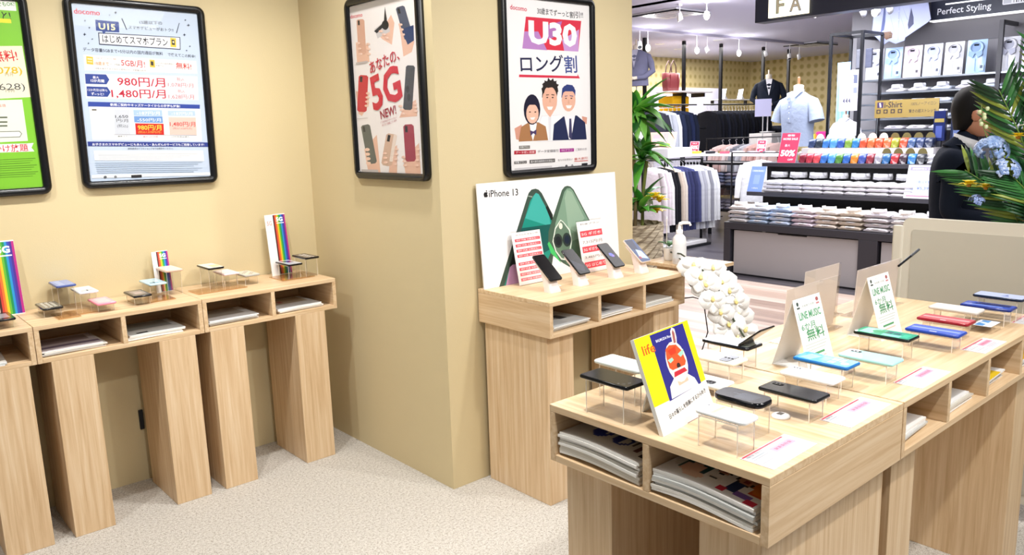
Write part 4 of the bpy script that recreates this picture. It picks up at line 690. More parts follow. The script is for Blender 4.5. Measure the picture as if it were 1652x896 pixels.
PRINT_BOARD = [
('P',[(-0.357,-0.005),(-0.157,0.369),(-0.144,0.392),(-0.125,0.406),(-0.1,0.408),(-0.082,0.402),(-0.064,0.385),(-0.003,0.281),(-0.016,0.097),(-0.045,-0.008),(-0.078,-0.038)],'3b4f45'),
('P',[(-0.329,-0.009),(-0.139,0.355),(-0.116,0.377),(-0.1,0.389),(-0.083,0.382),(-0.036,0.308),(-0.014,0.267),(-0.018,0.129),(-0.064,0.065),(-0.078,-0.034)],'12907f'),
('P',[(-0.175,0.282),(-0.116,0.377),(-0.1,0.389),(-0.083,0.382),(-0.026,0.287),(-0.022,0.229)],'3fb0a6'),
('P',[(-0.286,0.076),(-0.201,0.24),(-0.017,0.24),(-0.02,0.129),(-0.208,0.077),(-0.267,0.085)],'0d5a54'),
('P',[(-0.291,0.073),(-0.249,0.157),(-0.064,0.065),(-0.078,-0.019),(-0.226,-0.004)],'161d1c'),
('P',[(-0.317,-0.005),(-0.286,0.076),(-0.267,0.086),(-0.222,0.082),(-0.219,-0.009)],'c99ac6'),
('P',[(-0.046,0.319),(-0.033,0.325),(-0.01,0.285),(-0.003,0.258),(-0.018,0.259)],'141a18'),
('P',[(-0.148,0.381),(-0.122,0.376),(-0.124,0.37),(-0.15,0.376)],'8a9a8e'),
('P',[(-0.014,0.251),(0.065,0.39),(0.083,0.404),(0.102,0.407),(0.122,0.402),(0.142,0.386),(0.241,0.229),(0.198,0.23),(0.182,-0.005),(0.159,-0.004),(0.119,0.007),(0.043,0.051),(-0.026,0.099),(-0.046,0.144),(-0.037,0.208)],'47604f'),
('P',[(0.009,0.24),(0.08,0.38),(0.098,0.395),(0.12,0.395),(0.137,0.38),(0.231,0.233),(0.192,0.231),(0.176,0.002),(0.142,0.005),(0.065,0.056),(0.01,0.117),(-0.006,0.174)],'7f9f88'),
('P',[(0.1,0.146),(0.185,0.156),(0.176,0.002),(0.142,0.005),(0.065,0.048)],'5f8068'),
('P',[(0.079,0.351),(0.098,0.388),(0.128,0.376),(0.204,0.246),(0.135,0.189),(0.091,0.21)],'98b49d'),
('P',[(-0.049,0.152),(-0.038,0.162),(-0.015,0.128),(0.016,0.078),(0.032,0.052),(0.011,0.071),(-0.031,0.107)],'46c46a'),
('P',[(-0.017,0.159),(0.004,0.219),(0.044,0.255),(0.061,0.244),(0.102,0.201),(0.111,0.145),(0.09,0.084),(0.056,0.063),(0.032,0.069),(-0.002,0.111)],'dfe9de'),
('P',[(-0.01,0.159),(0.009,0.214),(0.045,0.249),(0.059,0.24),(0.095,0.198),(0.104,0.145),(0.083,0.089),(0.054,0.07),(0.037,0.075),(0.004,0.114)],'66806c'),
('P',[(0.049,0.156),(0.047,0.146),(0.043,0.137),(0.036,0.13),(0.028,0.126),(0.019,0.126),(0.01,0.128),(0.002,0.134),(-0.004,0.142),(-0.008,0.152),(-0.009,0.162),(-0.008,0.173),(-0.003,0.181),(0.003,0.188),(0.012,0.192),(0.021,0.192),(0.029,0.19),(0.037,0.184),(0.044,0.176),(0.048,0.166)],'2c3834'),
('P',[(0.039,0.156),(0.037,0.148),(0.033,0.141),(0.027,0.137),(0.02,0.136),(0.013,0.139),(0.007,0.144),(0.004,0.152),(0.002,0.16),(0.004,0.168),(0.008,0.175),(0.014,0.179),(0.021,0.18),(0.028,0.177),(0.034,0.172),(0.038,0.165)],'141c22'),
('P',[(0.106,0.154),(0.104,0.144),(0.1,0.135),(0.093,0.129),(0.085,0.125),(0.076,0.124),(0.068,0.127),(0.06,0.133),(0.054,0.141),(0.05,0.15),(0.049,0.16),(0.051,0.17),(0.055,0.179),(0.061,0.186),(0.069,0.189),(0.078,0.19),(0.087,0.187),(0.095,0.182),(0.101,0.174),(0.105,0.164)],'2c3834'),
('P',[(0.096,0.155),(0.094,0.147),(0.09,0.141),(0.085,0.137),(0.078,0.136),(0.071,0.138),(0.066,0.144),(0.062,0.151),(0.061,0.159),(0.062,0.167),(0.066,0.173),(0.072,0.177),(0.079,0.178),(0.086,0.176),(0.091,0.171),(0.095,0.163)],'18243a'),
('P',[(0.054,0.224),(0.053,0.217),(0.049,0.213),(0.044,0.21),(0.039,0.211),(0.034,0.214),(0.031,0.22),(0.03,0.226),(0.031,0.232),(0.035,0.237),(0.04,0.24),(0.045,0.239),(0.05,0.236),(0.053,0.23)],'f4f0dc'),
('P',[(0.055,0.1),(0.054,0.096),(0.051,0.094),(0.048,0.094),(0.045,0.097),(0.044,0.102),(0.045,0.106),(0.048,0.108),(0.051,0.107),(0.054,0.104)],'35423a'),
('P',[(-0.4,0.411),(-0.396,0.414),(-0.39,0.413),(-0.385,0.414),(-0.38,0.41),(-0.384,0.405),(-0.38,0.397),(-0.386,0.391),(-0.391,0.393),(-0.397,0.391),(-0.402,0.397),(-0.403,0.406)],'17171a'),
('P',[(-0.383,0.418),(-0.384,0.416),(-0.386,0.415),(-0.389,0.416),(-0.39,0.419),(-0.389,0.421),(-0.386,0.422),(-0.384,0.421)],'17171a'),
('T', 'iPhone 13', -0.2905, 0.4035, 0.1671, 0.03, -0.0299, '222226', 0.008),
('P',[(0.349,0.009),(0.36,0.074),(0.398,0.005),(0.375,-0.002)],'5e7c66'),
]

# ------------------------------------------------------------------ the setting
def slab(name, a, b, mat): return struct(MB().box(a, b).build(name, mat))
slab('floor', (-2.5, -2.5, -.1), (3.62, 4.2, 0), 'carpet')
slab('floor_corridor', (3.62, -2.5, -.1), (6.84, 10, 0), 'plank_floor')
slab('floor_store', (6.84, -2.5, -.1), (16, 10, 0), 'dark_floor')
slab('wall_left', (-2.5, 3.76, 0), (1.936, 4.2, 2.95), 'wall_paint')
slab('wall_middle', (1.936, 2.654, 0), (3.145, 4.2, 2.95), 'wall_paint')
slab('ceiling', (3.62, -2.5, 2.8), (16, 10, 2.9), 'ceiling_paint')
slab('wall_store_left', (6.84, 9.8, 0), (16, 10, 2.8), 'wallpaper')
slab('wall_store_back', (15.5, 4.6, 0), (15.7, 9.8, 2.8), 'wallpaper')
slab('wall_store_right', (9.42, -2.5, 0), (9.56, 4.62, 2.8), 'grey_wall')
slab('trim_1', (9.405, -2.5, 2.32), (9.42, 4.0, 2.8), 'grey_back')

# ------------------------------------------------------------------ light wood counters
TOP, BOT, TK = .875, .728, .018
def counter(name, label, cat, loc, rz, W, D, n, legs, leg_front, leg_depth, group=None, plain_sides=False):
    """local frame: x along the front, y from the front (0) to the back (D)"""
    t = thing(name, label, cat, loc, rz, group)
    def part(nm, a, b, wd, bev=.0015): return MB().box(a, b).build(nm, wd, t, bevel=bev)
    part('top_panel', (0, 0, TOP-TK), (W, D, TOP), 'wood_x')
    part('bottom_panel', (TK, 0, BOT), (W-TK, D, BOT+TK), 'wood_x')
    part('side_panel', (0, 0, BOT), (TK, D, TOP-TK), 'wood_y'); part('side_panel', (W-TK, 0, BOT), (W, D, TOP-TK), 'wood_y')
    part('back_panel', (TK, D-.012, BOT+TK), (W-TK, D, TOP-TK), 'wood_x')
    for k in range(1, n):
        x = W*k/n; part('divider', (x-TK/2, 0, BOT+TK), (x+TK/2, D-.012, TOP-TK), 'wood_y')
    for a, b in legs: part('leg', (a, leg_front, 0), (b, leg_front+leg_depth, BOT), 'wood_z')
    return t
gl = 'light wood counters along the long wall'
YF = 3.382
counter('display_counter', 'light wood display counter cut off by the left edge of the photo', 'counter', (-.115, YF, 0), 0, .668, .372, 2, ((.035, .185), (.478, .640)), .0, .33, gl)
counter('display_counter', 'light wood display counter in the middle of the row along the long wall', 'counter', (.555, YF, 0), 0, .632, .372, 2, ((.044, .193), (.442, .591)), .0, .33, gl)
counter('display_counter', 'light wood display counter ending in the inner corner of the walls', 'counter', (1.189, YF, 0), 0, .637, .372, 2, ((.022, .171), (.418, .569)), .0, .33, gl)
counter('display_counter', 'three-slot wooden counter under the portrait poster holding the phones on white stands', 'counter', (2.11, 2.202, 0), 0, .87, .447, 3, ((.017, .167), (.69, .84)), .038, .39)
counter('display_table', 'front wooden display table with two thick stacks of brochures in its slots', 'table', (1.303, 1.369, 0), -PI/2, .609, .594, 2, ((.022, .172), (.424, .574)), .035, .55)
counter('display_table', 'rear wooden display table with four leaflet slots joined behind the brochure table', 'table', (1.902, .76, 0), 0, 1.148, .609, 4, ((.045, .188), (.98, 1.13)), .04, .53)

# ------------------------------------------------------------------ framed posters
FW, FH, GW, GH = .575, .79, .512, .728
def poster(label, centre, rz, items, origin, tilt=0, group='framed posters on the beige walls'):
    """rz turns local x to run along the wall as seen; local y points into the wall"""
    t = thing('framed_poster', label, 'poster', centre, rz, group)
    t.rotation_euler = (0, tilt, rz) if abs(tilt) > 0 else (0, 0, rz)
    m = MB(); o = rrect(-FW/2, -FH/2, FW/2, FH/2, .035, 6); i = rrect(-GW/2, -GH/2, GW/2, GH/2, .006, 6)
    def lp(P, y): return [(x, y, z) for x, z in P]
    def gr(P, d): return [(x*(1-2*d/FW), z*(1-2*d/FH)) for x, z in P]
    m.rings([lp(o, .028), lp(o, .006), lp(gr(o, .006), 0), lp([(x*1.03, z*1.02) for x, z in i], 0), lp(i, .010), lp(i, .02)], '08090c', caps=False)
    m.rings([lp(o, .028)], caps=False)
    m.build('frame', 'black_plastic', t)
    s = Sheet((-GW/2-.004, -GH/2-.004, GW/2+.004, GH/2+.004), .000018); s.frame((0, .014, 0), (1, 0, 0), (0, 0, 1))
    s.base(items[0][2], .006)
    dx, dz = origin
    L = []
    for it in items[1:]:
        if it[0] == 'P': L.append(('P', [(x+dx, z+dz) for x, z in it[1]], it[2]))
        else: L.append(('T', it[1], it[2]+dx, it[3]+dz)+tuple(it[4:]))
    s.items(L); s.build('printed_sheet', 'satin', t)
    MB().box((-GW/2-.002, .0105, -GH/2-.002), (GW/2+.002, .0115, GH/2+.002)).build('clear_cover', 'clear_film', t)
    return t
poster('black framed green poster partly cut off by the left edge of the photo', (.467, 3.731, 1.74), 0, PRINT_GREEN, (.5-.467, 1.33-1.74))
poster('black framed pale blue poster advertising the U15 phone plan', (1.165, 3.731, 1.745), 0, PRINT_YOUTH, (1.17-1.165, 1.36-1.745), math.radians(.9))
poster('black framed white poster with nine hands holding phones around a red 5G', (1.907, 2.992, 1.742), -PI/2, PRINT_HANDS, (-3.04+2.992, 1.36-1.742))
poster('black framed poster of three smiling people under the U30 lettering', (2.568, 2.625, 1.735), 0, PRINT_TRIO, (2.60-2.568, 1.34-1.735))

# ------------------------------------------------------------------ big phone board on the side counter
b = Sheet((-.4375, 0, .4375, .452))
b.frame((0, 0, 0), (1, 0, 0), (0, .06, 1))
b.base('f6f5f6', .006, 'e6e4e4')
b.items([(('P', [(x, z) for x, z in i[1]], i[2]) if i[0] == 'P' else i) for i in PRINT_BOARD])
tag(b.build('display_board', 'print', loc=(2.548, 2.604, TOP+.001)), 'large white board picturing two green phones leaning on the wall', 'board')

def price_card(name, label, loc, rz, W, H, rows):
    t = thing(name, label, 'sign', loc, rz, 'upright price cards on the side counter')
    m = MB(); m.rings([[(-W/2, y, z) for y, z in ((0, .003), (0, 0), (.06, 0), (.06, .003), (.003, .003), (.05, H), (.047, H))], [(W/2, y, z) for y, z in ((0, .003), (0, 0), (.06, 0), (.06, .003), (.003, .003), (.05, H), (.047, H))]], smooth=False)
    m.build('acrylic_holder', 'acrylic', t)
    s = Sheet((-W/2, 0, W/2, H-.004)); s.frame((0, -.001, .003), (1, 0, 0), (0, .047, H-.003)); s.base('f5f0ee', .0008)
    s.P([(-W/2+.004, .004), (W/2-.004, .004), (W/2-.004, .006), (-W/2+.004, .006)], 'e9c9c6')
    for y0, y1, c, tx in rows:
        s.R(-W/2+.014, H*y0, W/2-.006, H*y1, c)
        if tx: s.T(tx, .004, H*(y0+y1)/2, W*.78, H*(y1-y0)*.55, 0, 'fbeaea' if c in ('ea4a56', 'f07078') else '8a7f80', .01)
    s.build('printed_card', 'print', t)
    return t
price_card('price_card', 'white price card with many thin red stripes left of the dark phones', (2.345, 2.545, TOP), 0, .17, .235,
           [(.90, .96, 'f1ecea', '月々のお支払い例')]+[(.86-.098*k-.055-(.05 if k > 3 else 0), .86-.098*k-(.05 if k > 3 else 0), 'ea4a56' if k < 6 else 'f07078', '機種代金 分割支払い') for k in range(8)])
price_card('price_card', 'white price card with three broad red stripes beside the camera picture', (2.735, 2.53, TOP), 0, .17, .245,
           [(.90, .96, 'ecebea', '料金プラン'), (.68, .80, 'ea4a56', '5G ギガホ'), (.52, .64, 'f2ecea', '7,315円/月'), (.38, .50, 'ea4a56', '5G ギガライト'), (.24, .34, 'f2ecea', '3,465円/月'), (.08, .20, 'ea4a56', '5G はじめて')])

# ------------------------------------------------------------------ phones
def slab_body(L, Wd, T, r, z0=0, col='ffffff', n=5):
    m = MB(); P = rrect(-L/2, -Wd/2, L/2, Wd/2, r, n); c = T*.32
    def ins(d): return rrect(-L/2+d, -Wd/2+d, L/2-d, Wd/2-d, max(r-d, .001), n)
    m.rings([[(x, y, z0) for x, y in ins(c)], [(x, y, z0+c*.5) for x, y in ins(c*.25)], [(x, y, z0+c) for x, y in P], [(x, y, z0+T-c) for x, y in P], [(x, y, z0+T-c*.5) for x, y in ins(c*.25)], [(x, y, z0+T) for x, y in ins(c)]], col)
    return m
def rel(s, L, Wd, spec):
    for it in spec:
        k = it[0]
        if k == 'R': s.R(it[1]*L, it[2]*Wd, it[3]*L, it[4]*Wd, it[5])
        elif k == 'E': s.E(it[1]*L, it[2]*Wd, it[3]*Wd, it[3]*Wd, it[4])
        elif k == 'P': s.P([(a*L, b*Wd) for a, b in it[1]], it[2])
        else: s.T(it[1], it[2]*L, it[3]*Wd, it[4]*L, it[5]*Wd, 0, it[6])
def phone(label, loc, rz, body, L=.150, Wd=.073, T=.0085, screen=None, spec=(), cam=None, r=.009, group=None, rx=0, ry=0, name='smartphone'):
    """lies along local x with its face up; screen colour or camera module on top"""
    t = thing(name, label, 'phone', loc, rz, group)
    t.rotation_euler = (rx, ry, rz)
    slab_body(L, Wd, T, r, 0, body).build('body', 'gloss', t)
    if screen:
        m = .0035; s = Sheet((-L/2+m, -Wd/2+m, L/2-m, Wd/2-m), .00003)
        P = rrect(-L/2+m, -Wd/2+m, L/2-m, Wd/2-m, r*.7); s.at((0, 0, T)); s.prism(P, -.0004, .0003, screen); s.k = 11
        rel(s, L, Wd, spec); s.build('screen', 'gloss', t)
    elif spec:
        s = Sheet((-L/2+.004, -Wd/2+.004, L/2-.004, Wd/2-.004), .00003); s.at((0, 0, T)); rel(s, L, Wd, spec); s.build('logo', 'gloss', t)
    if cam:
        x0, y0, x1, y1, c = cam
        k = MB().prism(rrect(x0*L, y0*Wd, x1*L, y1*Wd, min(abs(x1-x0)*L, abs(y1-y0)*Wd)*.35), T-.0005, T+.0012, c).build('camera_module', 'gloss', t)
        nl = 3
        for q in range(nl):
            cx = (x0+(x1-x0)*(q+.5)/nl)*L; cy = (y0+y1)/2*Wd; rr = min((y1-y0)*Wd, (x1-x0)*L/nl)*.33
            MB().at((cx, cy, T+.0012)).lathe([(rr, 0), (rr, .0006), (rr*.6, .0006), (rr*.6, .0003)], 12, '0a0b10').build('lens', 'gloss', k)
    MB().box((L*.12, -Wd/2-.0006, T*.35), (L*.24, -Wd/2+.0005, T*.65), body).build('side_button', 'gloss', t)
    return t
def riser(label, loc, rz, W, D, H, group):
    """clear bent-acrylic step: top plate on two legs"""
    t = thing('acrylic_riser', label, 'stand', loc, rz, group); k = .003
    m = MB().box((-W/2, -D/2, H-k), (W/2, D/2, H)).box((-W/2, -D/2, 0), (-W/2+k, D/2, H-k)).box((W/2-k, -D/2, 0), (W/2, D/2, H-k))
    m.build('bent_sheet', 'acrylic', t)
    U = [(-W/2, 0), (-W/2+.0022, 0), (-W/2+.0022, H-k), (W/2-.0022, H-k), (W/2-.0022, 0), (W/2, 0), (W/2, H), (-W/2, H)]
    for y in (-D/2-.0003, D/2-.0005):
        e = MB(); e.rings([[(x, y, z) for x, z in U], [(x, y+.0008, z) for x, z in U]], caps=False, smooth=False)
        for yy in (y, y+.0008):
            for q in ([0, 1, 2, 7], [2, 3, 6, 7], [3, 4, 5, 6]): e.add([(U[n][0], yy, U[n][1]) for n in q], [(0, 1, 2, 3)])
        e.build('polished_edge', 'acrylic_edge', t)
    return t
GT = 'sample phones on the wooden display tables'
GR = 'clear acrylic risers on the display tables'
E90 = -PI/2
def rlab(w):
    return 'clear riser under the '+' '.join(w.split()[:12])
def shown(what, x, y, h, body, rz=E90, rw=None, rd=None, riser_label=None, **kw):
    riser(riser_label or rlab(what), (x, y, TOP), rz, rw or kw.get('L', .15)*.78, rd or .062, h, GR)
    return phone(what, (x, y, TOP+h+.0004), rz, body, group=GT, **kw)
ICON = lambda c: [('R', .16+.08*i, -.32+.2*j, .20+.08*i, -.2+.2*j, c) for i in range(3) for j in range(4)]
shown('glossy black phone with two cameras on the tall riser by the yellow booklet', 1.354, 1.203, .085, '0a0b0d', cam=None, screen='101214', spec=[('P', [(-.36, .1), (-.28, .06), (-.22, .34), (-.30, .38)], '05060a'), ('E', .34, -.28, .06, '3a3c40'), ('E', .38, -.12, .05, '4a4c50'), ('E', .27, -.36, .04, '55575c')], L=.152, Wd=.078)
shown('small rounded black phone in front of the yellow booklet', 1.475, .932, .07, '0b0c10', screen='14171d', L=.124, Wd=.069, T=.0135, r=.026, spec=[('P', [(-.1, -.3), (.25, -.36), (.33, .2), (-.05, .25)], '343a44'), ('R', -.2, .0, -.06, .04, '50545c')])
shown('white phone with a yellow stripe nearest the front edge of the table', 1.372, .905, .07, 'e9edf0', screen='dfe9ef', L=.124, Wd=.062, r=.014, spec=[('R', -.2, -.4, -.12, .42, 'e9e27a'), ('R', -.1, -.4, .06, .42, 'd8d6ee'), ('E', -.42, .2, .05, '3a3d44')]+ICON('9aa6b4'))
shown('matte black phone with its camera strip up beside the rounded phone', 1.648, .908, .05, '191b1c', cam=(-.42, .12, -.24, .34, '0c0d0f'), L=.148, Wd=.072)
shown('white phone lying back up between the matte black and blue phones', 1.788, .938, .05, 'eaeef0', cam=(-.42, .14, -.26, .34, 'd2d6da'), L=.142, Wd=.07)
shown('bright blue phone with icons in front of the nearer tent sign', 1.896, .958, .06, '1f6bb0', screen='4d9fd6', L=.150, Wd=.074, spec=[('P', [(-.4, -.3), (-.2, -.36), (-.12, .2), (-.34, .3)], '8fd0ec'), ('R', -.08, -.2, .06, .25, '6db9e2'), ('R', .08, .05, .2, .3, 'b7e0f2'), ('R', .08, -.3, .2, -.05, '9cd2ee'), ('E', .36, -.12, .14, 'd8f0f8'), ('R', .23, .0, .3, .3, 'c8e8f4')])
shown('mint green phone with a black camera strip beside the price sheets', 2.031, .905, .05, 'a6dcd9', cam=(-.42, .12, -.22, .32, '27322f'), L=.146, Wd=.074)
shown('black edged phone with a green screen in front of the farther tent sign', 2.25, .962, .06, '121a18', screen='2e9e7b', L=.160, Wd=.076, spec=[('P', [(-.42, -.35), (-.2, -.4), (-.12, .4), (-.4, .4)], '9be0c4'), ('E', -.14, .05, .22, '1d9460'), ('R', -.02, -.05, .1, .3, '0d5a48'), ('R', .12, -.05, .24, .25, '12685a'), ('R', -.02, -.4, .3, -.12, '7fd8b8'), ('R', .3, -.3, .42, .2, '38b890')])
shown('royal blue phone between the green and the red phones', 2.436, .898, .045, '1e3f9e', screen='4a66c8', L=.152, Wd=.075, spec=[('R', -.44, -.1, .44, .1, '8ea4ea'), ('R', -.05, -.4, .08, -.3, 'cfd8f4')])
shown('dark red phone behind the royal blue phone', 2.593, .928, .045, '8f1626', screen='c05060', L=.152, Wd=.075, spec=[('R', -.44, -.1, .44, .12, 'e09aa2'), ('R', -.05, -.4, .06, -.3, 'f0d0d0')])
shown('silver white phone behind the dark red phone', 2.748, .955, .05, 'd9d4ce', screen='ece6e2', L=.150, Wd=.076, spec=[('R', -.4, -.3, .2, .3, 'f3efec')])
shown('navy blue phone second from the far end of the table', 2.848, .893, .05, '1d2f7c', screen='3a55b4', L=.152, Wd=.073, spec=[('R', -.44, -.3, .3, -.1, '7f96e0'), ('P', [(-.3, .0), (.4, .0), (.4, .4), (-.2, .4)], '1b2b66')])
shown('dark phone with a pale lilac screen farthest down the table', 2.935, .885, .07, '18253a', screen='b6c4ea', L=.152, Wd=.076, spec=[('P', [(.02, -.2), (.1, .3), (.2, -.3)], '8fa2da'), ('E', .12, .0, .06, '4a5a9c')])
# slider phone with its hinged screen
ft = shown('black phone opened with a raised hinged screen beside the white orchid', 1.888, 1.232, .06, '14161a', screen='3a3d48', L=.152, Wd=.080, spec=[('R', -.45, -.4, .3, .42, '4a4d58'), ('R', .32, -.4, .45, .42, 'b9c0b4')])
k = MB().at((.045, 0, .0105), ry=-math.radians(38)).prism(rrect(0, -.038, .085, .038, .006), 0, .004, '15161a').prism(rrect(.006, -.033, .080, .033, .004), -.0006, 0, '77746a').build('raised_screen', 'gloss', ft)
MB().at((.045, 0, .0102), rx=PI/2).lathe([(.004, -.034), (.004, .034)], 10, '0b0c0e').build('hinge', 'gloss', k)
shown('cream phone with a black camera corner behind the yellow booklet', 1.765, 1.192, .05, 'ece6d2', screen=None, cam=(.12, -.42, .34, .42, '121214'), L=.14, Wd=.075, riser_label='clear acrylic riser carrying the cream phone')
shown('pale phone lying low between the cream phone and the booklet', 1.655, 1.16, .02, 'dfe6e6', cam=(.1, -.36, .3, -.02, '1a1b1d'), L=.14, Wd=.072)
shown('white phone half hidden behind the glossy black phone', 1.465, 1.262, .085, 'dfe9e8', screen='e6f2f1', spec=[('R', -.2, -.2, .2, .3, 'c8e6e4')], L=.15, Wd=.074)

# ------------------------------------------------------------------ things lying or standing on the tables
def price_sheet(label, a, b_, d, c):
    """flat laminated sheet from its four corners on the table"""
    a, b_, d, c = [Vector((p[0], p[1], 0)) for p in (a, b_, d, c)]
    u = (b_-a); v = (d-b_); Wd, Hh = u.length, v.length
    s = Sheet((0, -Hh, Wd, 0)); s.frame((0, 0, .0012), u, (-u.y*0-0, 1, 0)); s.base('dcd8dc', .0012)
    s.R(.002, -.0065, Wd*.9, -.002, 'cc2f48')
    s.T('機種代金・料金プランのご案内', Wd*.3, -Hh*.14, Wd*.5, Hh*.07, 0, '3d6a80')
    s.R(Wd*.45, -Hh*.5, Wd*.9, -Hh*.24, 'e99ab4'); s.T('実質負担金', Wd*.68, -Hh*.37, Wd*.36, Hh*.12, 0, 'b83a62', .01)
    for k in range(7):
        s.R(Wd*.04, -Hh*(.26+.09*k)-.001, Wd*(.34+.03*(k % 3)), -Hh*(.26+.09*k), ('6f98b0', '5a6270', '8fc0c8')[k % 3])
        if k > 2: s.R(Wd*.45, -Hh*(.28+.09*k)-.001, Wd*(.84-.05*(k % 2)), -Hh*(.28+.09*k), ('86a8c4', 'd0708a', '7a8494')[k % 3])
    s.R(Wd*.05, -Hh*.95, Wd*.95, -Hh*.9, 'e9dfe6')
    return tag(s.build('price_sheet', 'satin', loc=(a.x, a.y, TOP)), label, 'sheet', 'laminated price sheets along the table edge')
price_sheet('laminated price sheet at the near front corner of the table', (1.342, .852), (1.522, .857), (1.543, .783), (0, 0))
price_sheet('laminated price sheet where the two tables join', (1.655, .846), (1.866, .85), (1.872, .776), (0, 0))
price_sheet('laminated price sheet in front of the mint green phone', (2.028, .842), (2.219, .844), (2.24, .775), (0, 0))
price_sheet('laminated price sheet in front of the royal blue phone', (2.457, .834), (2.635, .834), (2.657, .772), (0, 0))
price_sheet('laminated price sheet at the far end of the table', (2.894, .837), (3.034, .838), (3.03, .775), (0, 0))
def booklet():
    t = thing('booklet', 'standing yellow and blue booklet reading life with a masked rabbit figure', 'booklet', (1.441, 1.046, TOP), math.atan2(.023, .227))
    W2, H = .1135, .222; up = (0, .078, .208)
    s = Sheet((-W2, 0, W2, H)); s.frame((0, 0, 0), (1, 0, 0), up)
    s.base('f3e414', .010, 'ecebe6')
    s.R(-W2, 0, W2, H*.30, 'efece8')
    s.P([(-W2, H*.27), (W2, H*.33), (W2, H*.27)], 'efece8'); s.P([(-W2, H*.27), (W2, H*.33), (W2, H*.31), (-W2, H*.25)], 'efece8')
    s.P([(-W2*.46, H*.288), (W2*.80, H*.318), (W2*.80, H*.985), (-W2*.46, H*.985)], '2b2a80')
    s.T('life', -W2*.62, H*.86, W2*.44, H*.10, 0, 'd9621e', .02)
    s.T('BALMUDA Phone', W2*.0, H*.905, W2*.62, H*.028, 0, 'eef0fa', .01)
    bx = W2*.18
    s.P([(bx-.062, H*.30), (bx-.055, H*.42), (bx-.028, H*.49), (bx+.02, H*.49), (bx+.05, H*.40), (bx+.058, H*.315)], 'e8e9ee')
    s.P([(bx-.02, H*.39), (bx+.024, H*.40), (bx+.022, H*.53), (bx-.022, H*.52)], 'dcb9a0')
    s.E(bx, H*.63, .042, .048, 'efe6dc', 18)
    s.P([(bx+.004, H*.80), (bx+.010, H*.95), (bx+.02, H*.985), (bx+.03, H*.96), (bx+.028, H*.87), (bx+.02, H*.79)], 'ecdcd6'); s.P([(bx+.010, H*.82), (bx+.015, H*.93), (bx+.021, H*.96), (bx+.025, H*.92), (bx+.019, H*.82)], '9c5a56')
    s.P([(bx-.036, H*.70), (bx-.03, H*.79), (bx-.012, H*.82), (bx+.016, H*.80), (bx+.032, H*.72), (bx+.036, H*.60), (bx+.018, H*.52), (bx-.016, H*.53), (bx-.036, H*.60)], 'e2552a')
    s.P([(bx-.024, H*.77), (bx+.012, H*.79), (bx+.008, H*.72), (bx-.016, H*.71)], 'd9391f')
    s.P([(bx-.034, H*.68), (bx-.014, H*.69), (bx-.010, H*.66), (bx-.026, H*.64)], '9fd2bc'); s.P([(bx+.012, H*.70), (bx+.040, H*.73), (bx+.036, H*.68), (bx+.02, H*.66)], '9fd2bc')
    s.E(bx+.002, H*.585, .008, .007, '3a2320'); s.P([(bx-.022, H*.545), (bx+.022, H*.55), (bx+.03, H*.50), (bx-.028, H*.49)], 'c02838'); s.P([(bx-.03, H*.565), (bx+.034, H*.565), (bx+.026, H*.545), (bx-.024, H*.54)], 'f1e6dc')
    s.T('日々の暮らしを快適にするひらめき', W2*.12, H*.19, W2*1.5, H*.052, .11, '26262c', .01)
    s.R(-W2*.1, H*.003, W2*.98, H*.008, '8a4a42')
    s.build('front_board', 'satin', t)
    MB().rings([[(-.012, .014, 0), (-.012, .080, .170), (-.012, .125, 0), (-.012, .121, 0), (-.012, .080, .163), (-.012, .018, 0)], [(W2-.015, .014, 0), (W2-.015, .080, .170), (W2-.015, .125, 0), (W2-.015, .121, 0), (W2-.015, .080, .163), (W2-.015, .018, 0)]], 'dedcd6', smooth=False).build('back_strut', 'satin', t)
booklet()
def tent(label, loc):
    t = thing('tent_sign', label, 'sign', loc, 0, 'white folded tent signs on the table')
    W2, H = .073, .19
    for nm, y, up in (('front_sheet', -.055, (0, .055, H)), ('back_sheet', .055, (0, -.055, H))):
        s = Sheet((-W2, 0, W2, .1978)); s.frame((0, y, 0), (1, 0, 0) if y < 0 else (-1, 0, 0), up); s.base('f4f3f1', .0012, 'f2efe9')
        if y < 0:
            h = .1978
            s.E(-W2*.72, h*.93, .006, .006, '3c4a44'); s.R(-W2*.82, h*.86, -W2*.6, h*.885, '3c4a44'); s.E(W2*.72, h*.93, .008, .006, 'a05a5a'); s.R(W2*.6, h*.86, W2*.84, h*.885, 'c08080')
            s.T('今ならずっと', 0, h*.95, W2*.6, h*.04, 0, '9aa6a0'); s.T('音楽聴き放題', 0, h*.885, W2*.9, h*.035, 0, '8a968f')
            s.T('LINE MUSIC', 0, h*.755, W2*1.6, h*.11, 0, '5a9c74', .03)
            s.T('6か月', -W2*.3, h*.60, W2*1.0, h*.10, 0, '4c9468', .03); s.T('無料', W2*.1, h*.475, W2*1.3, h*.17, 0, '3f8c5c', .03)
            for k in range(3): s.R(-W2*.8, h*(.34-.04*k), W2*(.8-.1*k), h*(.35-.04*k), 'b6c2ba')
            s.R(-W2*.55, h*.185, W2*.45, h*.215, '4f9a6a'); s.R(-W2*.55, h*.13, W2*.6, h*.16, 'f3ded8'); s.R(-W2*.45, h*.14, W2*.5, h*.147, 'e08878'); s.E(-W2*.75, h*.135, .005, .006, 'cc5560')
        s.build(nm, 'print', t)
    s = MB().box((-W2, -.056, 0), (W2, .056, .0012), 'f4f3f1').build('base_sheet', 'print', t)
tent('white folded tent sign behind the bright blue phone', (2.042, 1.098, TOP))
tent('white folded tent sign behind the green screened phone', (2.474, 1.094, TOP))
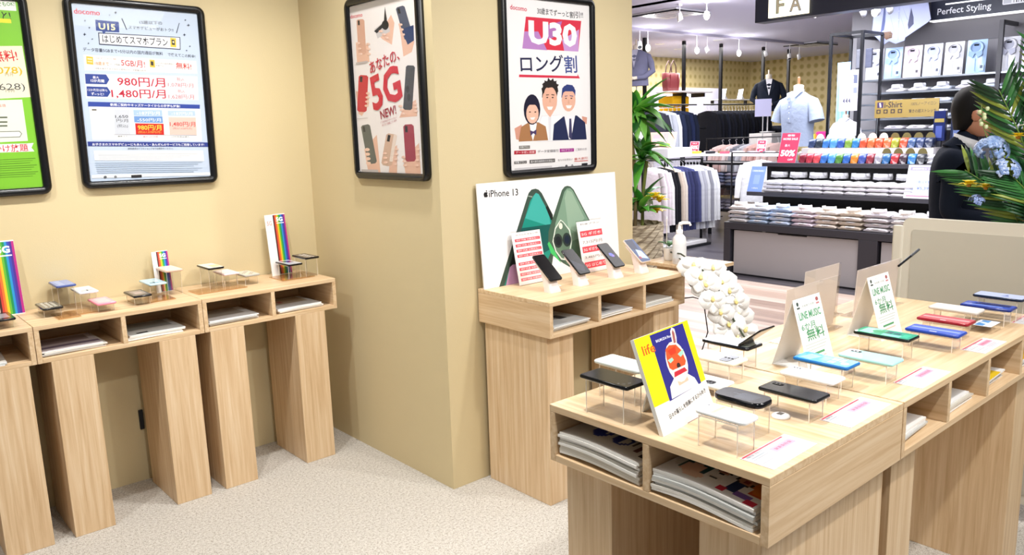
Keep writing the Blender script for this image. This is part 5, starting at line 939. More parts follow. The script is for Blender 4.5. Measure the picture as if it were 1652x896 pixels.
def holder(label, x0, x1, y, H, lean=.05):
    t = thing('sign_holder', label, 'sign holder', ((x0+x1)/2, y, TOP), 0, 'slanted clear sign holders facing away'); w = (x1-x0)/2
    prof = [(-.03, 0), (.045, 0), (.045, .003), (-.0, .003), (-lean*.2+.0, H), (-lean*.2-.003, H), (-.003, .003), (-.03, .003)]
    MB().rings([[(-w, yy, z) for yy, z in prof], [(w, yy, z) for yy, z in prof]], smooth=False).build('acrylic_holder', 'acrylic', t)
    s = Sheet((-w+.004, .004, w-.004, H-.004)); s.frame((0, .004, .004), (-1, 0, 0), (0, -lean*.2, H)); s.base('f0dfd6', .0008)
    s.build('printed_insert', 'frosted_film', t)
    return t
holder('wide clear sign holder seen from behind just past the nearer tent sign', 2.165, 2.49, 1.235, .172)
holder('clear sign holder seen from behind between the other two holders', 2.42, 2.66, 1.315, .182)
holder('clear sign holder with a pen farthest down the table', 2.62, 2.955, 1.235, .168)
p = MB().tube([(0, 0, 0), (.07, -.012, .028)], .0042, '1a1b1e', 8).tube([(.07, -.012, .028), (.12, -.02, .048)], .0048, '4a4c50', 8)
pn = p.build('pen', 'gloss', loc=(2.93, 1.222, TOP+.142)); tag(pn, 'dark pen resting on the farthest clear sign holder', 'pen')
MB().tube([(.03, -.005, .0165), (.066, -.011, .031)], .0014, 'c8cacc', 6).build('pen_clip', 'steel', pn)
# little round white tag and the small boxed sample
tg = MB().lathe([(.021, 0), (.022, .002), (.019, .006), (.010, .0085), (.001, .009)], 20, 'f2eeea').build('security_tag', 'satin', loc=(1.612, .918, TOP)); tag(tg, 'small round white tag on the table beside the matte black phone', 'tag')
MB().box((-.009, -.006, .0085), (.006, .006, .0095), '4a443e').build('tag_window', 'satin', tg)
bx = thing('sample_box', 'small clear box with a blue and white card near the table edge', 'box', (2.74, .862, TOP), 0)
MB().box((-.045, -.03, 0), (.045, .03, .022)).build('clear_case', 'acrylic', bx)
s = Sheet((-.043, -.028, .043, .028)); s.at((0, 0, .0226)); s.base('eef2f8', .0005); s.R(-.04, -.004, .04, .02, '4a8fd0'); s.P([(-.02, -.02), (.0, .02), (.02, .02), (.0, -.02)], 'd4e4f6'); s.build('printed_card', 'satin', bx)

# ------------------------------------------------------------------ phones and signs along the long wall
GW1 = 'sample phones on the counters along the long wall'
def wshown(what, x, y, h, body, **kw):
    kw.setdefault('L', .152); kw.setdefault('Wd', .074)
    riser(rlab(what), (x, y, TOP), E90, kw['L']*.72, .06, h, 'clear acrylic risers on the wall counters')
    return phone(what, (x, y, TOP+h+.0004), E90, body, group=GW1, **kw)
GI = [('R', -.38+.16*i, -.3+.22*j, -.28+.16*i, -.16+.22*j, 'd8d6cc') for i in range(5) for j in range(3)]
wshown('black phone at the foot of the leftmost rainbow sign', .475, 3.49, .03, '0c0d10', screen='23262c', spec=[('R', -.3, -.3, .3, .3, '8c9098')])
wshown('dark phone with a grid of icons right of the leftmost rainbow sign', .654, 3.58, .03, '1a1a1c', screen='77746c', spec=GI)
wshown('blue phone raised behind the dark icon phone', .728, 3.665, .098, '4a5a96', screen='7f97d4', spec=[('R', -.4, -.3, .4, -.02, '93aae0')])
wshown('white phone between the blue and the pink phones', .80, 3.63, .065, 'e9ecf2', cam=(.2, -.3, .38, .3, 'c9ccd4'))
wshown('pink phone near the front edge left of the black tablet-like phone', .832, 3.51, .03, 'e88fa6', screen='efb0bf', spec=[('R', -.3, -.3, .35, .3, 'f3c3cf')])
wshown('black phone with a dim screen beside the pale blue phone', .977, 3.53, .035, '17161a', screen='5a5354', spec=[('R', -.3, -.3, .3, .35, '8a8080'), ('R', -.1, -.2, .2, .2, 'a89898')])
wshown('pale blue phone in front of the small rainbow sign', 1.07, 3.62, .06, 'bcdcea', cam=(.22, -.36, .4, .1, '8fb4c4'))
wshown('pinkish white phone raised right under the small rainbow sign', 1.15, 3.64, .105, 'd8b8a8', screen='f2e4dc', spec=[('R', -.3, -.2, .1, .3, 'efe9dc')])
wshown('black phone with a yellow and white screen right of the small rainbow sign', 1.33, 3.63, .092, '141417', screen='f2efe2', spec=[('R', -.1, -.1, .35, .4, 'efe6a8')])
wshown('pale pink phone beside the yellow screened phone', 1.40, 3.63, .055, 'eed6da', screen='f6e6ea', spec=[('R', -.3, -.3, .3, .3, 'f8eef0')], L=.14)
wshown('grey phone with a doodle covered back right of the pale pink phone', 1.485, 3.60, .04, 'a8a6a0', screen='d6d2c8', spec=[('E', -.3+.15*k, .2-.2*(k % 3), .12, ('5c5a56', '8a867e', '3e3c3a')[k % 3]) for k in range(5)]+[('E', -.3+.15*k, .2-.2*(k % 3), .07, 'd6d2c8') for k in range(5)], L=.14)
wshown('black phone with a colourful screen before the tall rainbow sign by the corner', 1.70, 3.60, .062, '0f1013', screen='d8dae0', spec=[('P', [(-.4, -.3), (-.1, -.3), (.1, .3), (-.3, .3)], '5a3a5c'), ('R', .1, -.3, .4, .1, 'b0c0d4'), ('E', .0, .0, .14, '8a3a4c')])
wshown('black phone with icon rows nearest the inner corner of the walls', 1.775, 3.57, .088, '131215', screen='4a3f44', spec=[('R', -.3+.16*i, -.2+.25*j, -.2+.16*i, -.04+.25*j, 'e6e2e0') for i in range(5) for j in range(2)])
for k, (x0, x1, y0, y1, lab) in enumerate(((.652, .733, 3.43, 3.557, 'brown tinted shadow sheet in front of the dark icon phone'), (.70, .852, 3.47, 3.572, 'brown tinted shadow sheet in front of the blue and pink phones'), (.955, 1.115, 3.48, 3.60, 'brown tinted shadow sheet under the black phone with a dim screen'), (1.215, 1.438, 3.49, 3.617, 'long brown tinted shadow sheet below the yellow screened phone'), (1.615, 1.782, 3.50, 3.648, 'brown tinted shadow sheet nearest the inner corner of the walls'))):
    o = MB().box((0, 0, 0), (x1-x0, y1-y0, .005)).build('shadow_sheet', 'shadow_tint', loc=(x0, y0, TOP+.0002)); tag(o, lab, 'shadow sheet', 'brown tinted shadow sheets on the wall counters')  # brown tint of each sheet stands in for shade below the phones
wk = MB().box((0, -.012, 0), (.018, 0, .092)).build('wall_bracket', 'matte_black', loc=(.982, 3.7599, .246), bevel=.002); tag(wk, 'small black bracket on the wall under the middle counter', 'bracket')
def sign5g(label, x, y, W, H, side=None, text=True):
    t = thing('rainbow_sign', label, 'sign', (x, y, TOP), 0, 'rainbow 5G signs on the wall counters')
    s = Sheet((-W/2, 0, W/2, H)); s.frame((0, 0, 0), (1, 0, 0), (0, .03, .25)); s.base('f6f4f2', .004, 'f1efec')
    cols = ['3a1818', 'c23a2c', 'e8702a', 'eebf22', '5cae30', '0f8a48', '1f8fc8', '2f44ac', '43268a', 'b01f7c']; w = W*.98/len(cols)
    for k, c in enumerate(cols): s.R(-W*.49+k*w, H*.01, -W*.49+(k+1)*w+.0004, H*.985, c)
    s.T('5G', W*.02, H-W*.42, W*.56, W*.34, 0, 'ffffff', .04); s.R(-W*.25, H-W*.74, W*.35, H-W*.68, 'f4f4fa')
    s.build('rainbow_panel', 'print', t)
    MB().box((-W*.3, .004, 0), (W*.3, .05, .003), 'dcd9d4').build('foot', 'acrylic', t)
    if side:
        s = Sheet((-side/2, 0, side/2, H)); s.frame((-W/2-side/2-.004, -.012, 0), (1, .12, 0), (0, .03, .25)); s.base('f5f2f1', .004, 'dad6d2')
        s.T('5G', 0, H*.86, side*.6, side*.5, 0, 'd8a8a4', .02); s.R(-side*.3, H*.72, side*.3, H*.725, 'd8cfcc'); s.build('white_panel', 'print', t)
sign5g('tall rainbow 5G sign at the left edge of the photo', .545, 3.69, .085, .30)
sign5g('small rainbow 5G sign in the middle of the wall counters', 1.152, 3.70, .05, .185, .02)
sign5g('tall rainbow 5G sign with a white panel by the corner', 1.725, 3.69, .064, .30, .044)

# ------------------------------------------------------------------ demo phones on white stands
def dock(what, loc, screen, spec, body='101114'):
    t = thing('phone_stand', 'white angled stand holding the '+what, 'stand', loc, 0, 'white angled phone stands on the side counter')
    a = math.radians(40)
    def ring(z, sx, sy, ox, oy): return [(ox+p[0]*sx, oy+p[1]*sy, z) for p in rrect(-.5, -.5, .5, .5, .2, 3)]
    MB().rings([ring(0, .062, .05, 0, .0), ring(.006, .062, .05, 0, .0), ring(.03, .054, .046, 0, .010), ring(.082, .05, .04, 0, .028)], 'f1e7e2').build('body', 'satin', t)
    MB().at((0, .032, .095), rx=a).prism(rrect(-.03, -.05, .03, .05, .01), -.010, -.001, 'efe6e2').build('cradle', 'satin', t)
    MB().tube([(.02, .03, .03), (.045, .05, .006), (.07, .06, .003), (.10, .05, .003), (.12, .10, .003)], .0022, 'f0ecea', 6).build('cable', 'satin', t)
    ph = phone(what, (loc[0], loc[1]+.032, loc[2]+.0955), 0, body, .148, .072, .008, screen, spec, None, .011, 'demo phones on the white stands')
    ph.matrix_world = Matrix.Translation((loc[0], loc[1]+.032, loc[2]+.0955)) @ Matrix.Rotation(a, 4, 'X') @ Matrix.Rotation(-PI/2, 4, 'Z')
dock('black demo phone with a dark screen left of the others', (2.272, 2.352, TOP), '070708', [('R', -.4, -.4, -.38, .4, '131316')])
dock('black demo phone second from the left on the side counter', (2.455, 2.362, TOP), '121317', [('P', [(-.1, -.4), (.3, -.4), (.44, .1), (.2, .3)], '2a2c38')])
dock('black demo phone with a small violet shape on its screen', (2.682, 2.362, TOP), '15171c', [('P', [(-.08, -.1), (.02, -.2), (.1, .0), (.04, .22), (-.06, .1)], '5a62c4'), ('E', .06, .1, .08, '8a6ad0')])
dock('demo phone with a blue screen nearest the basket plant', (2.852, 2.352, TOP), '28406e', [('P', [(-.45, -.45), (-.1, -.45), (.05, .1), (-.45, .3)], '1a2444'), ('P', [(-.05, -.1), (.3, -.3), (.4, .4), (.05, .3)], 'a9c4e2'), ('E', .3, -.25, .12, '8a3040')], 'd8c8bc')

# ------------------------------------------------------------------ leaflets and brochures in the slots
def leaf_mesh(W, D, T, cover, edge='eceae6', wave=.004, blocks=(), n=None):
    """thin brochure: a slab with a gently wavy long edge, cover print on top"""
    n = 40 if blocks else 10; nv = 30 if blocks else 2
    m = MB()
    def zc(u): return wave*math.sin(u*PI*1.1+.4)
    for k in range(n):
        u0, u1 = k/n, (k+1)/n; x0, x1 = W*u0, W*u1; a, b_ = zc(u0), zc(u1)
        m.add([(x0, 0, a), (x1, 0, b_), (x1, 0, b_+T), (x0, 0, a+T)], [(0, 1, 2, 3)], edge)
        m.add([(x0, D, a), (x1, D, b_), (x1, D, b_+T), (x0, D, a+T)], [(3, 2, 1, 0)], edge)
        m.add([(x0, 0, a), (x0, D, a), (x1, D, b_), (x1, 0, b_)], [(0, 1, 2, 3)], edge)
        for j in range(nv):
            y0, y1 = D*j/nv, D*(j+1)/nv; c = cover; um, vm = (u0+u1)/2, (j+.5)/nv
            for q in blocks:
                if len(q) == 5:
                    if q[0] <= um <= q[2] and q[1] <= vm <= q[3]: c = q[4]
                elif q[0] == 'E' and ((um-q[1])/q[3])**2+((vm-q[2])/q[4])**2 < 1: c = q[5]
                elif q[0] == 'O' and .45 < ((um-q[1])/q[3])**2+((vm-q[2])/q[4])**2 < 1: c = q[5]
            m.add([(x0, y0, a+T), (x1, y0, b_+T), (x1, y1, b_+T), (x0, y1, a+T)], [(0, 1, 2, 3)], c)
    m.add([(0, 0, zc(0)), (0, 0, zc(0)+T), (0, D, zc(0)+T), (0, D, zc(0))], [(0, 1, 2, 3)], edge)
    m.add([(W, 0, zc(1)), (W, D, zc(1)), (W, D, zc(1)+T), (W, 0, zc(1)+T)], [(0, 1, 2, 3)], edge)
    return m
def pile(origin, rz, W, D, heights, top, under_label, top_label, name, group, cover, blocks, wave=.004, edge='efeeea', jit=.004):
    """origin at the left front corner; x along the front, y inwards"""
    ox, oy, oz = origin; z = oz+.0006; T0 = heights[0]
    base = leaf_mesh(W, D, T0, 'dfddd8', edge, wave).build(name, 'satin'); c, s_ = math.cos(rz), math.sin(rz)
    n = len(heights)
    for k in range(n):
        jx, jy = RND.uniform(-jit, jit), RND.uniform(0, jit*1.6)
        loc = (ox+c*jx-s_*jy, oy+s_*jx+c*jy, z); a = rz+RND.uniform(-.015, .015)
        if k == n-1:
            o = leaf_mesh(W, D, T0, cover, edge, wave, blocks).build(name, 'satin', loc=loc, rz=a); tag(o, top_label, 'brochure', group)
        elif k == 0:
            base.location = loc; base.rotation_euler = (0, 0, a); tag(base, under_label, 'brochure', group)
        else:
            o = base.copy(); COL.objects.link(o); o.location = loc; o.rotation_euler = (0, 0, a); o.color = (*lin(RND.choice(('ffffff', 'e2ded6', 'd2d6d8', 'f6f4f0', 'c9c6c0'))), 1)
            tag(o, under_label, 'brochure', group)
        z += T0+.0004
FL = BOT+TK
big = 'brochures stacked in the left slot of the front table'
pile((1.306, 1.342, FL+.004), -PI/2, .252, .19, [.0066]*8, None, 'white paged brochure inside the thick stack in the left slot of the front table', 'top brochure with big blue letters in the left slot of the front table', 'brochure', big, 'c2bdb4',
     [(.16, .55, .22, .95, 'b4372c'), ('E', .2, .5, .05, .08, 'b4372c'), ('O', .34, .5, .12, .3, '23348c'), (.28, .75, .5, .9, '2b2a55'), ('E', .30, .34, .07, .1, '23348c'), (.52, .25, .6, .9, '1d2c78'), ('O', .60, .35, .10, .16, '1d2c78'), (.72, .3, .76, .9, '4a3a36'), (.80, .2, .86, .85, '5a2f28'), (.9, .15, .97, .9, '2b2320'), (.70, .55, .95, .62, '4a3a36'), (.05, .97, 1, 1, '8a857a')], .006)
big2 = 'magazines stacked in the right slot of the front table'
pile((1.306, 1.049, FL+.004), -PI/2, .254, .20, [.0066]*7, None, 'white paged magazine inside the thick stack in the right slot of the front table', 'top magazine with people on its cover in the right slot of the front table', 'magazine', big2, 'e9e7e3',
     [(.0, .62, 1, 1, '2a2624'), ('E', .14, .62, .15, .36, 'cfcac2'), ('E', .13, .66, .06, .13, '26221f'), ('E', .10, .78, .03, .06, '1a1716'), ('E', .19, .78, .03, .06, '1a1716'), (.12, .22, .40, .5, '1f4f52'), ('E', .25, .3, .11, .14, 'e2b69c'), ('E', .33, .16, .10, .07, 'e8c4ae'), ('E', .50, .68, .13, .30, '2c1d18'), ('E', .50, .56, .08, .17, 'c89478'), ('E', .50, .46, .03, .03, '9c3a34'), ('E', .73, .62, .13, .30, '33201a'), ('E', .72, .52, .08, .17, 'c08a6c'), ('E', .72, .43, .03, .03, '8c342e'), (.66, .12, .74, .36, '20305a'), (.82, .25, 1, .95, 'c9541e'), ('E', .9, .45, .10, .2, 'd87a2c'), (.60, .06, .68, .16, 'c22a44'), (.76, .10, .9, .20, '7a5aa8'), (.88, .04, .97, .14, 'c8304a'), (.42, .22, .56, .3, 'dedad4'), (.46, .24, .52, .27, '4a4844')], .007)
def slot_pile(x, y, rz, W, D, n, what, cover, blocks=(), T=.0035, edge='f1f0ee'):
    pile((x, y, FL+.001), rz, W, D, [T]*n, None, 'sheet under the '+what.replace(' of the photo', '').replace(' of the wall counters', ''), what, 'leaflet', 'leaflets: '+what, cover, blocks, .0012, edge, .008)
slot_pile(1.925, .772, .06, .20, .26, 4, 'red leaflet with white letters in the first side slot', 'f4f2f0', [(0, .42, .62, 1, 'b0202f'), (.6, .42, .7, 1, 'e8a62c'), (.1, .7, .5, .82, 'f2d8d8'), (.1, .55, .35, .62, 'e8c8c8'), (0, .36, .7, .42, 'e8a62c')], .006)
slot_pile(2.207, .772, .02, .22, .25, 4, 'black topped leaflet in the second side slot', 'eef0f2', [(0, .5, .6, 1, '1d1c1a'), (.1, .6, .4, .7, '6a5c38'), (.3, .1, .7, .3, 'c4d2e2')], .005)
slot_pile(2.49, .772, .05, .21, .26, 5, 'orange and yellow leaflet in the third side slot', 'd8622a', [(0, 0, .8, .42, 'e8c62c'), (0, .75, .8, 1, '8c2420'), (.1, .15, .35, .3, 'f2e6c0'), (.8, 0, 1, 1, 'eceef0')], .005)
slot_pile(2.785, .772, .0, .2, .24, 4, 'dark red leaflet in the slot at the right edge of the photo', '9c2434', [(0, 0, 1, .4, 'e2b02a')], .005)
slot_pile(2.14, 2.215, .05, .225, .24, 4, 'pale leaflet in the left slot of the side counter', 'd3d8da', [(.1, .5, .5, .95, 'aab49a'), (.55, .35, .75, .6, '4a4f58'), (.5, .1, .9, .3, 'e6eaec')], .004)
slot_pile(2.425, 2.215, .04, .215, .22, 4, 'grey leaflet in the middle slot of the side counter', 'd0d2d4', [(.1, .55, .8, .95, 'b4b0a8'), (.3, .2, .55, .4, '5c5f64')], .004)
slot_pile(2.715, 2.215, .04, .21, .22, 4, 'leaflet with a red corner in the right slot of the side counter', 'd6d2ca', [(0, .2, .25, .5, 'c0432c'), (.3, .5, .9, .9, 'c8b890')], .004)
lw = [(.575, 'leaflet with a lilac edge in the first slot left of the middle', 'c8c0c6', [(0, .2, 1, .32, '6a5c74'), (.1, .5, .9, .9, '8a7a7c')]), (.888, 'white leaflet with grey print in the middle slot of the wall counters', 'e0e6e8', [(.1, .4, .9, .95, '9aa0a0'), (.15, .08, .35, .15, '33363a')]),
      (1.215, 'white leaflet in the slot right of the middle of the wall counters', 'e4e6e8', [(.05, .35, .85, .95, 'b0aca4')]), (1.535, 'pale leaflet in the slot nearest the inner corner', 'dfe2e6', [(.1, .4, .9, .95, 'b0a088'), (.3, .55, .4, .7, 'a03848')])]
for x, wht, cv, bl in lw: slot_pile(x, YF+.012, .03, .225, .22, 4, wht, cv, bl, .0045)
slot_pile(.255, YF+.012, -.05, .2, .22, 3, 'slipping leaflet in the slot at the left edge of the photo', 'd4d0c8', [(.4, .2, .9, .6, '9c4a44')], .004)

# ------------------------------------------------------------------ corridor: basket plant, pedestal, orchid, partition
def leaf(m, base, d, up, L, Wd, droop, col, n=6, fold=.25):
    base, d, up = Vector(base), Vector(d).normalized(), Vector(up)
    side = d.cross(up).normalized(); up = side.cross(d).normalized()
    rows = []
    for i in range(n+1):
        t = i/n; w = Wd*math.sin(PI*min(1, t*.93+.07))**.8*(1 if t < 1 else .05)
        c = base+d*L*t+up*(-droop*L*t*t)
        rows.append((c-side*w/2+up*w*fold, c, c+side*w/2+up*w*fold))
    m.grid(lambda u, v: tuple(rows[int(round(v*n))][int(round(u*2))]), 2, n, col)
pl = thing('potted_plant', 'tall green leafy plant with yellow flowers in a wicker basket at the wall end', 'plant', (3.72, 3.12, 0))
m = MB()
def wick(u, v):
    r = .135+.03*v; a = 2*PI*u; k = int(v*34+.01)
    r += .008*(1 if (int(u*28+.01)+k) % 2 else -1)
    return (r*math.cos(a), r*math.sin(a), .97*v)
m.grid(wick, 28, 34, 'ffffff', False); m.build('basket', 'wicker', pl, solid=.004)
MB().lathe([(.15, .90), (.15, .93), (.001, .935)], 20, '3a2c20').build('soil', 'fabric', pl)
m = MB(); m.tube([(0, 0, .9), (.01, .0, 1.2), (-.01, .02, 1.5), (.0, .02, 1.74)], .012, '7a6a4a', 8); m.tube([(.03, -.03, .9), (.04, -.03, 1.15), (.05, -.05, 1.34)], .010, '6f7a3a', 8); m.build('stem', 'leaf', pl)
greens = ('2f7f2a', '56a838', '226326', '4a9a34', '7cc452', '2a6a22')
def crown(name, c, n, L, Wd, spread, seed, cols=greens):
    r = random.Random(seed); m = MB()
    for k in range(n):
        a = 2*PI*k/n*2.4+r.uniform(-.3, .3); e = r.uniform(spread[0], spread[1])
        d = (math.cos(a)*math.cos(e), math.sin(a)*math.cos(e), math.sin(e))
        leaf(m, (c[0], c[1], c[2]+r.uniform(-.05, .05)), d, (0, 0, 1), L*r.uniform(.75, 1.15), Wd*r.uniform(.8, 1.2), r.uniform(.2, .75), r.choice(cols))
    return m.build(name, 'leaf', pl, solid=.0006)
crown('leaf_crown', (.0, .0, 1.60), 46, .25, .075, (-.3, 1.25), 3)
crown('leaf_crown', (.035, -.03, 1.36), 22, .23, .062, (-.1, 1.3), 4)
crown('leaf_crown', (.03, -.02, 1.06), 20, .20, .06, (.0, 1.2), 5)
def blossom(m, c, r, col, n=6, tilt=(0, 0)):
    for j in range(2):
        for k in range(n):
            a = 2*PI*k/n+j*.5; e = .35+.5*j
            d = Vector((math.cos(a)*math.cos(e), math.sin(a)*math.cos(e), math.sin(e)))
            leaf(m, c, d, (0, 0, 1), r*(1-.2*j), r*.75, .3, col, 4, .15)
for c in ((.11, -.1, 1.10), (.02, -.13, 1.13), (.13, -.06, 1.03)):
    m = MB(); blossom(m, c, .06, 'f6dc2a', 7); m.ell(c, (.012, .012, .012), 'd89a10', 8, 5); m.build('yellow_flower', 'leaf', pl, solid=.0006)

pd = thing('pedestal', 'slim pale wooden stand just past the side counter', 'pedestal', (3.26, 2.40, 0))
MB().box((-.06, .06, 0), (.02, .14, .85)).build('column', 'wood_z', pd, bevel=.002)
MB().box((-.12, -.02, .0), (.12, .20, .02)).build('base_plate', 'wood_x', pd, bevel=.002)
MB().box((-.12, -.19, .85), (.13, .18, .868)).build('top_plate', 'wood_x', pd, bevel=.002)
sb = thing('sanitizer_bottle', 'white pump bottle of hand sanitizer on the pale pedestal', 'bottle', (3.18, 2.385, .869))
MB().lathe([(.031, 0), (.034, .004), (.034, .115), (.030, .132), (.018, .146), (.013, .150)], 24, 'f4f3f3').build('bottle', 'satin', sb)
MB().lathe([(.017, .150), (.017, .168), (.008, .170), (.006, .200)], 16, 'fbfafa').tube([(0, 0, .196), (.012, -.012, .203), (.034, -.034, .201), (.038, -.038, .188)], [.010, .0085, .007, .006], 'fbfafa', 10).build('pump', 'satin', sb)
MB().lathe([(.0345, .03), (.0345, .10)], 24, 'e9edf0', False).build('label_band', 'satin', sb)
# white orchid: pot behind the pedestal, sprays arching down in front
orc = thing('orchid', 'white orchid whose blossoms cascade between the counter and the table', 'flower', (3.235, 2.49, .869))
MB().lathe([(.022, 0), (.027, .01), (.03, .06), (.031, .064), (.027, .064), (.025, .055), (.001, .052)], 20, 'f3f1ef').build('pot', 'satin', orc)
path = [Vector(p)-Vector((3.235, 2.49, .869)) for p in ((3.235, 2.49, .91), (3.12, 2.33, .93), (3.03, 2.19, .915), (3.0, 2.11, .885), (3.0, 2.05, .835), (3.0, 2.0, .76), (3.0, 1.955, .69), (3.0, 1.89, .61))]
MB().tube(path, .004, '2d3b1c', 8).build('flower_stem', 'leaf', orc)
MB().tube([(0, 0, .05), (-.13, -.20, .02), (-.21, -.28, -.06), (-.225, -.36, -.105), (-.225, -.44, -.15)], .003, '26301a', 6).build('flower_stem', 'leaf', orc)
m = MB()
for a in (.6, 2.0, 3.4, 5.2): leaf(m, (0, 0, .07), (math.cos(a), math.sin(a), .9), (0, 0, 1), .06, .03, .4, '2f6a2c')
m.build('leaf', 'leaf', orc, solid=.001)
def orchid_flower(c, r, nrm, roll):
    m = MB(); nrm = Vector(nrm).normalized(); u = nrm.cross(Vector((0, 0, 1))).normalized(); v = u.cross(nrm)*-1
    m.M = Matrix((u, v, nrm)).transposed().to_4x4(); m.M.translation = c; m.M = m.M @ Matrix.Rotation(roll, 4, 'Z')
    for a, L, w in ((0, 1, .95), (180, 1, .95), (90, .92, .62), (215, .9, .55), (325, .9, .55)):
        t = math.radians(a); leaf(m, (0, 0, 0), (math.cos(t), math.sin(t), .10), (0, 0, 1), r*L, r*w*1.28, .12, 'f3f2ef', 6, .03)
    m.ell((0, -.002, .006), (r*.13, r*.16, r*.14), 'ecd98a', 8, 6); m.ell((0, -r*.2, .010), (r*.09, r*.14, r*.06), 'f3e8b8', 8, 5)
    m.build('blossom', 'leaf', orc, solid=.0005)
rr = random.Random(5)
def along(t):
    t *= len(path)-1; i = min(int(t), len(path)-2); return path[i].lerp(path[i+1], t-i)
for k in range(13):
    t = .38+.62*k/12; p = along(t); s_ = (1 if k % 2 else -1)
    off = Vector((rr.uniform(-.02, .02), rr.uniform(-.012, .012), 0))+Vector((.024*s_, -.020*s_, .010*rr.uniform(-1, 1)))
    orchid_flower(p+off, .070*rr.uniform(.9, 1.12), (-.75+rr.uniform(-.3, .25), -.75+rr.uniform(-.3, .3), .35+rr.uniform(-.2, .3)), rr.uniform(-.5, .5))
# folded dark wire behind the counter end
w = MB().tube([(2.982, 2.26, .735), (2.992, 2.215, .748), (3.0, 2.17, .758), (3.01, 2.12, .75), (3.02, 2.10, .60), (3.03, 2.3, .004), (3.05, 2.5, .004)], .003, '1a1a1e', 6).build('cable', 'print'); tag(w, 'thin black cable hanging from the right end of the side counter', 'cable')
# white pamphlet stand card edge by the basket
c = Sheet((-.055, 0, .055, .21)); c.frame((0, 0, 0), (.80, .60, 0), (0, 0, 1)); c.base('f4efe4', .003, 'eee6d6'); tag(c.build('card', 'print', loc=(3.27, 2.53, .869)), 'narrow cream card standing on the pedestal beside the basket', 'card')

pt = thing('partition_panel', 'cream partition panel standing at the far end of the table', 'partition', (3.30, 0, 0))
def pan(y0, y1, z0, z1, r): return rrect(y0, z0, y1, z1, r, 5)
o = pan(-.9, 1.368, .08, 1.150, .03)
MB().rings([[(.0, y, z) for y, z in o], [(.03, y, z) for y, z in o]], smooth=False).build('frame', 'cream_frame', pt, bevel=.004)
i = pan(-.88, 1.33, .12, 1.105, .01)
MB().rings([[(-.003, y, z) for y, z in i], [(.002, y, z) for y, z in i]], smooth=False).build('panel', 'cream_board', pt, bevel=.002)
for y in (1.385, -.915):
    MB().at((.015, y, 0)).prism(rrect(-.022, -.022, .022, .022, .01), .02, 1.115).build('post', 'cream_frame', pt, bevel=.003)
    MB().box((-.20, y-.025, 0), (.23, y+.025, .02)).build('foot', 'steel', pt, bevel=.004)

# ------------------------------------------------------------------ stepped shirt display (black), shirts, ties
XD = 7.02
dsp = thing('display_stand', 'black stepped display stand stacked with folded shirts and ties', 'display stand', (XD, 0, 0))
Y0, Y1 = .6, 4.705
MB().box((0, Y0, .475), (.62, Y1, .545)).build('table_top', 'charcoal', dsp, bevel=.004)
for y in (Y1-.075, 3.12, 1.6, Y0): MB().box((.0, y, 0), (.6, y+.075 if y != 3.12 else 3.295, .475)).build('post', 'charcoal', dsp, bevel=.003)
for a, b_ in ((3.31, Y1-.1), (1.69, 3.1)):
    MB().box((.035, a, .02), (.05, b_, .462)).build('front_panel', 'stone_grey_panel', dsp)
    MB().box((.03, (a+b_)/2-.15, .452), (.036, (a+b_)/2+.15, .462)).build('slot', 'matte_black', dsp)
MB().box((.05, Y0+.08, .0), (.6, Y1-.08, .03)).build('base', 'charcoal', dsp)
MB().box((.30, Y0, .795), (.62, 4.640, .835)).build('shelf', 'charcoal', dsp, bevel=.003)
MB().box((.48, Y0, 1.085), (.95, 4.58, 1.125)).build('shelf', 'charcoal', dsp, bevel=.003)
MB().box((.62, Y0, .0), (.95, 4.6, 1.085)).build('riser_body', 'matte_black', dsp)
MB().box((.60, Y0, .545), (.62, 4.63, .795)).build('back_panel', 'matte_black', dsp)
def folded_shirt(W=.212, D=.26, T=.038, collar=True):
    """folded shirt with its collar to the front; origin at the bottom front centre, front at x=0"""
    m = MB(); n = 9
    def f(u, v):
        x = D*v; y = W*(u-.5); e = min(1, 6*min(u, 1-u))**.5*min(1, 7*min(v+.02, 1.02-v))**.5
        return (x, y, T*(.45+.55*e)+.0025*math.sin(u*9+v*7))
    m.grid(f, 10, 8, 'ffffff')
    def skirt(P): m.rings([[(p[0], p[1], p[2]) for p in P], [(p[0]*1.02-D*.01, p[1]*1.02, p[2]*.55) for p in P], [(p[0]*.93+D*.035, p[1]*.92, .001) for p in P]], 'e4e4ea', caps=False, smooth=True)
    P = [f(i/10, 0) for i in range(10)]+[f(1, j/8) for j in range(8)]+[f(1-i/10, 1) for i in range(10)]+[f(0, 1-j/8) for j in range(8)]
    skirt(P)
    return m
def collar_mesh(h=.042):
    m = MB(); P = [(.055+.06*math.cos(t)*-1, .066*math.sin(t)) for t in [(-2.2+4.4*k/12) for k in range(13)]]
    m.rings([[(x, y, .036) for x, y in P], [(x*.96+.002, y*.96, .036+h) for x, y in P], [(x*.98+.004, y*1.05, .036+h*.35) for x, y in P]], 'ffffff', caps=False, closed=False)
    m.prism([(-.002, -.012), (.010, -.012), (.010, .012), (-.002, .012)], .036+h*.5, .036+h*.62, 'a8a8b0')
    m.add([(-.004, -.045, .046), (.03, -.01, .05), (.004, -.002, .03)], [(0, 1, 2)], 'e6e6ec'); m.add([(-.004, .045, .046), (.004, .002, .03), (.03, .01, .05)], [(0, 1, 2)], 'e6e6ec')
    return m
shirt0 = folded_shirt().build('folded_shirt', 'fabric'); shirt0.name = 'folded_shirt'
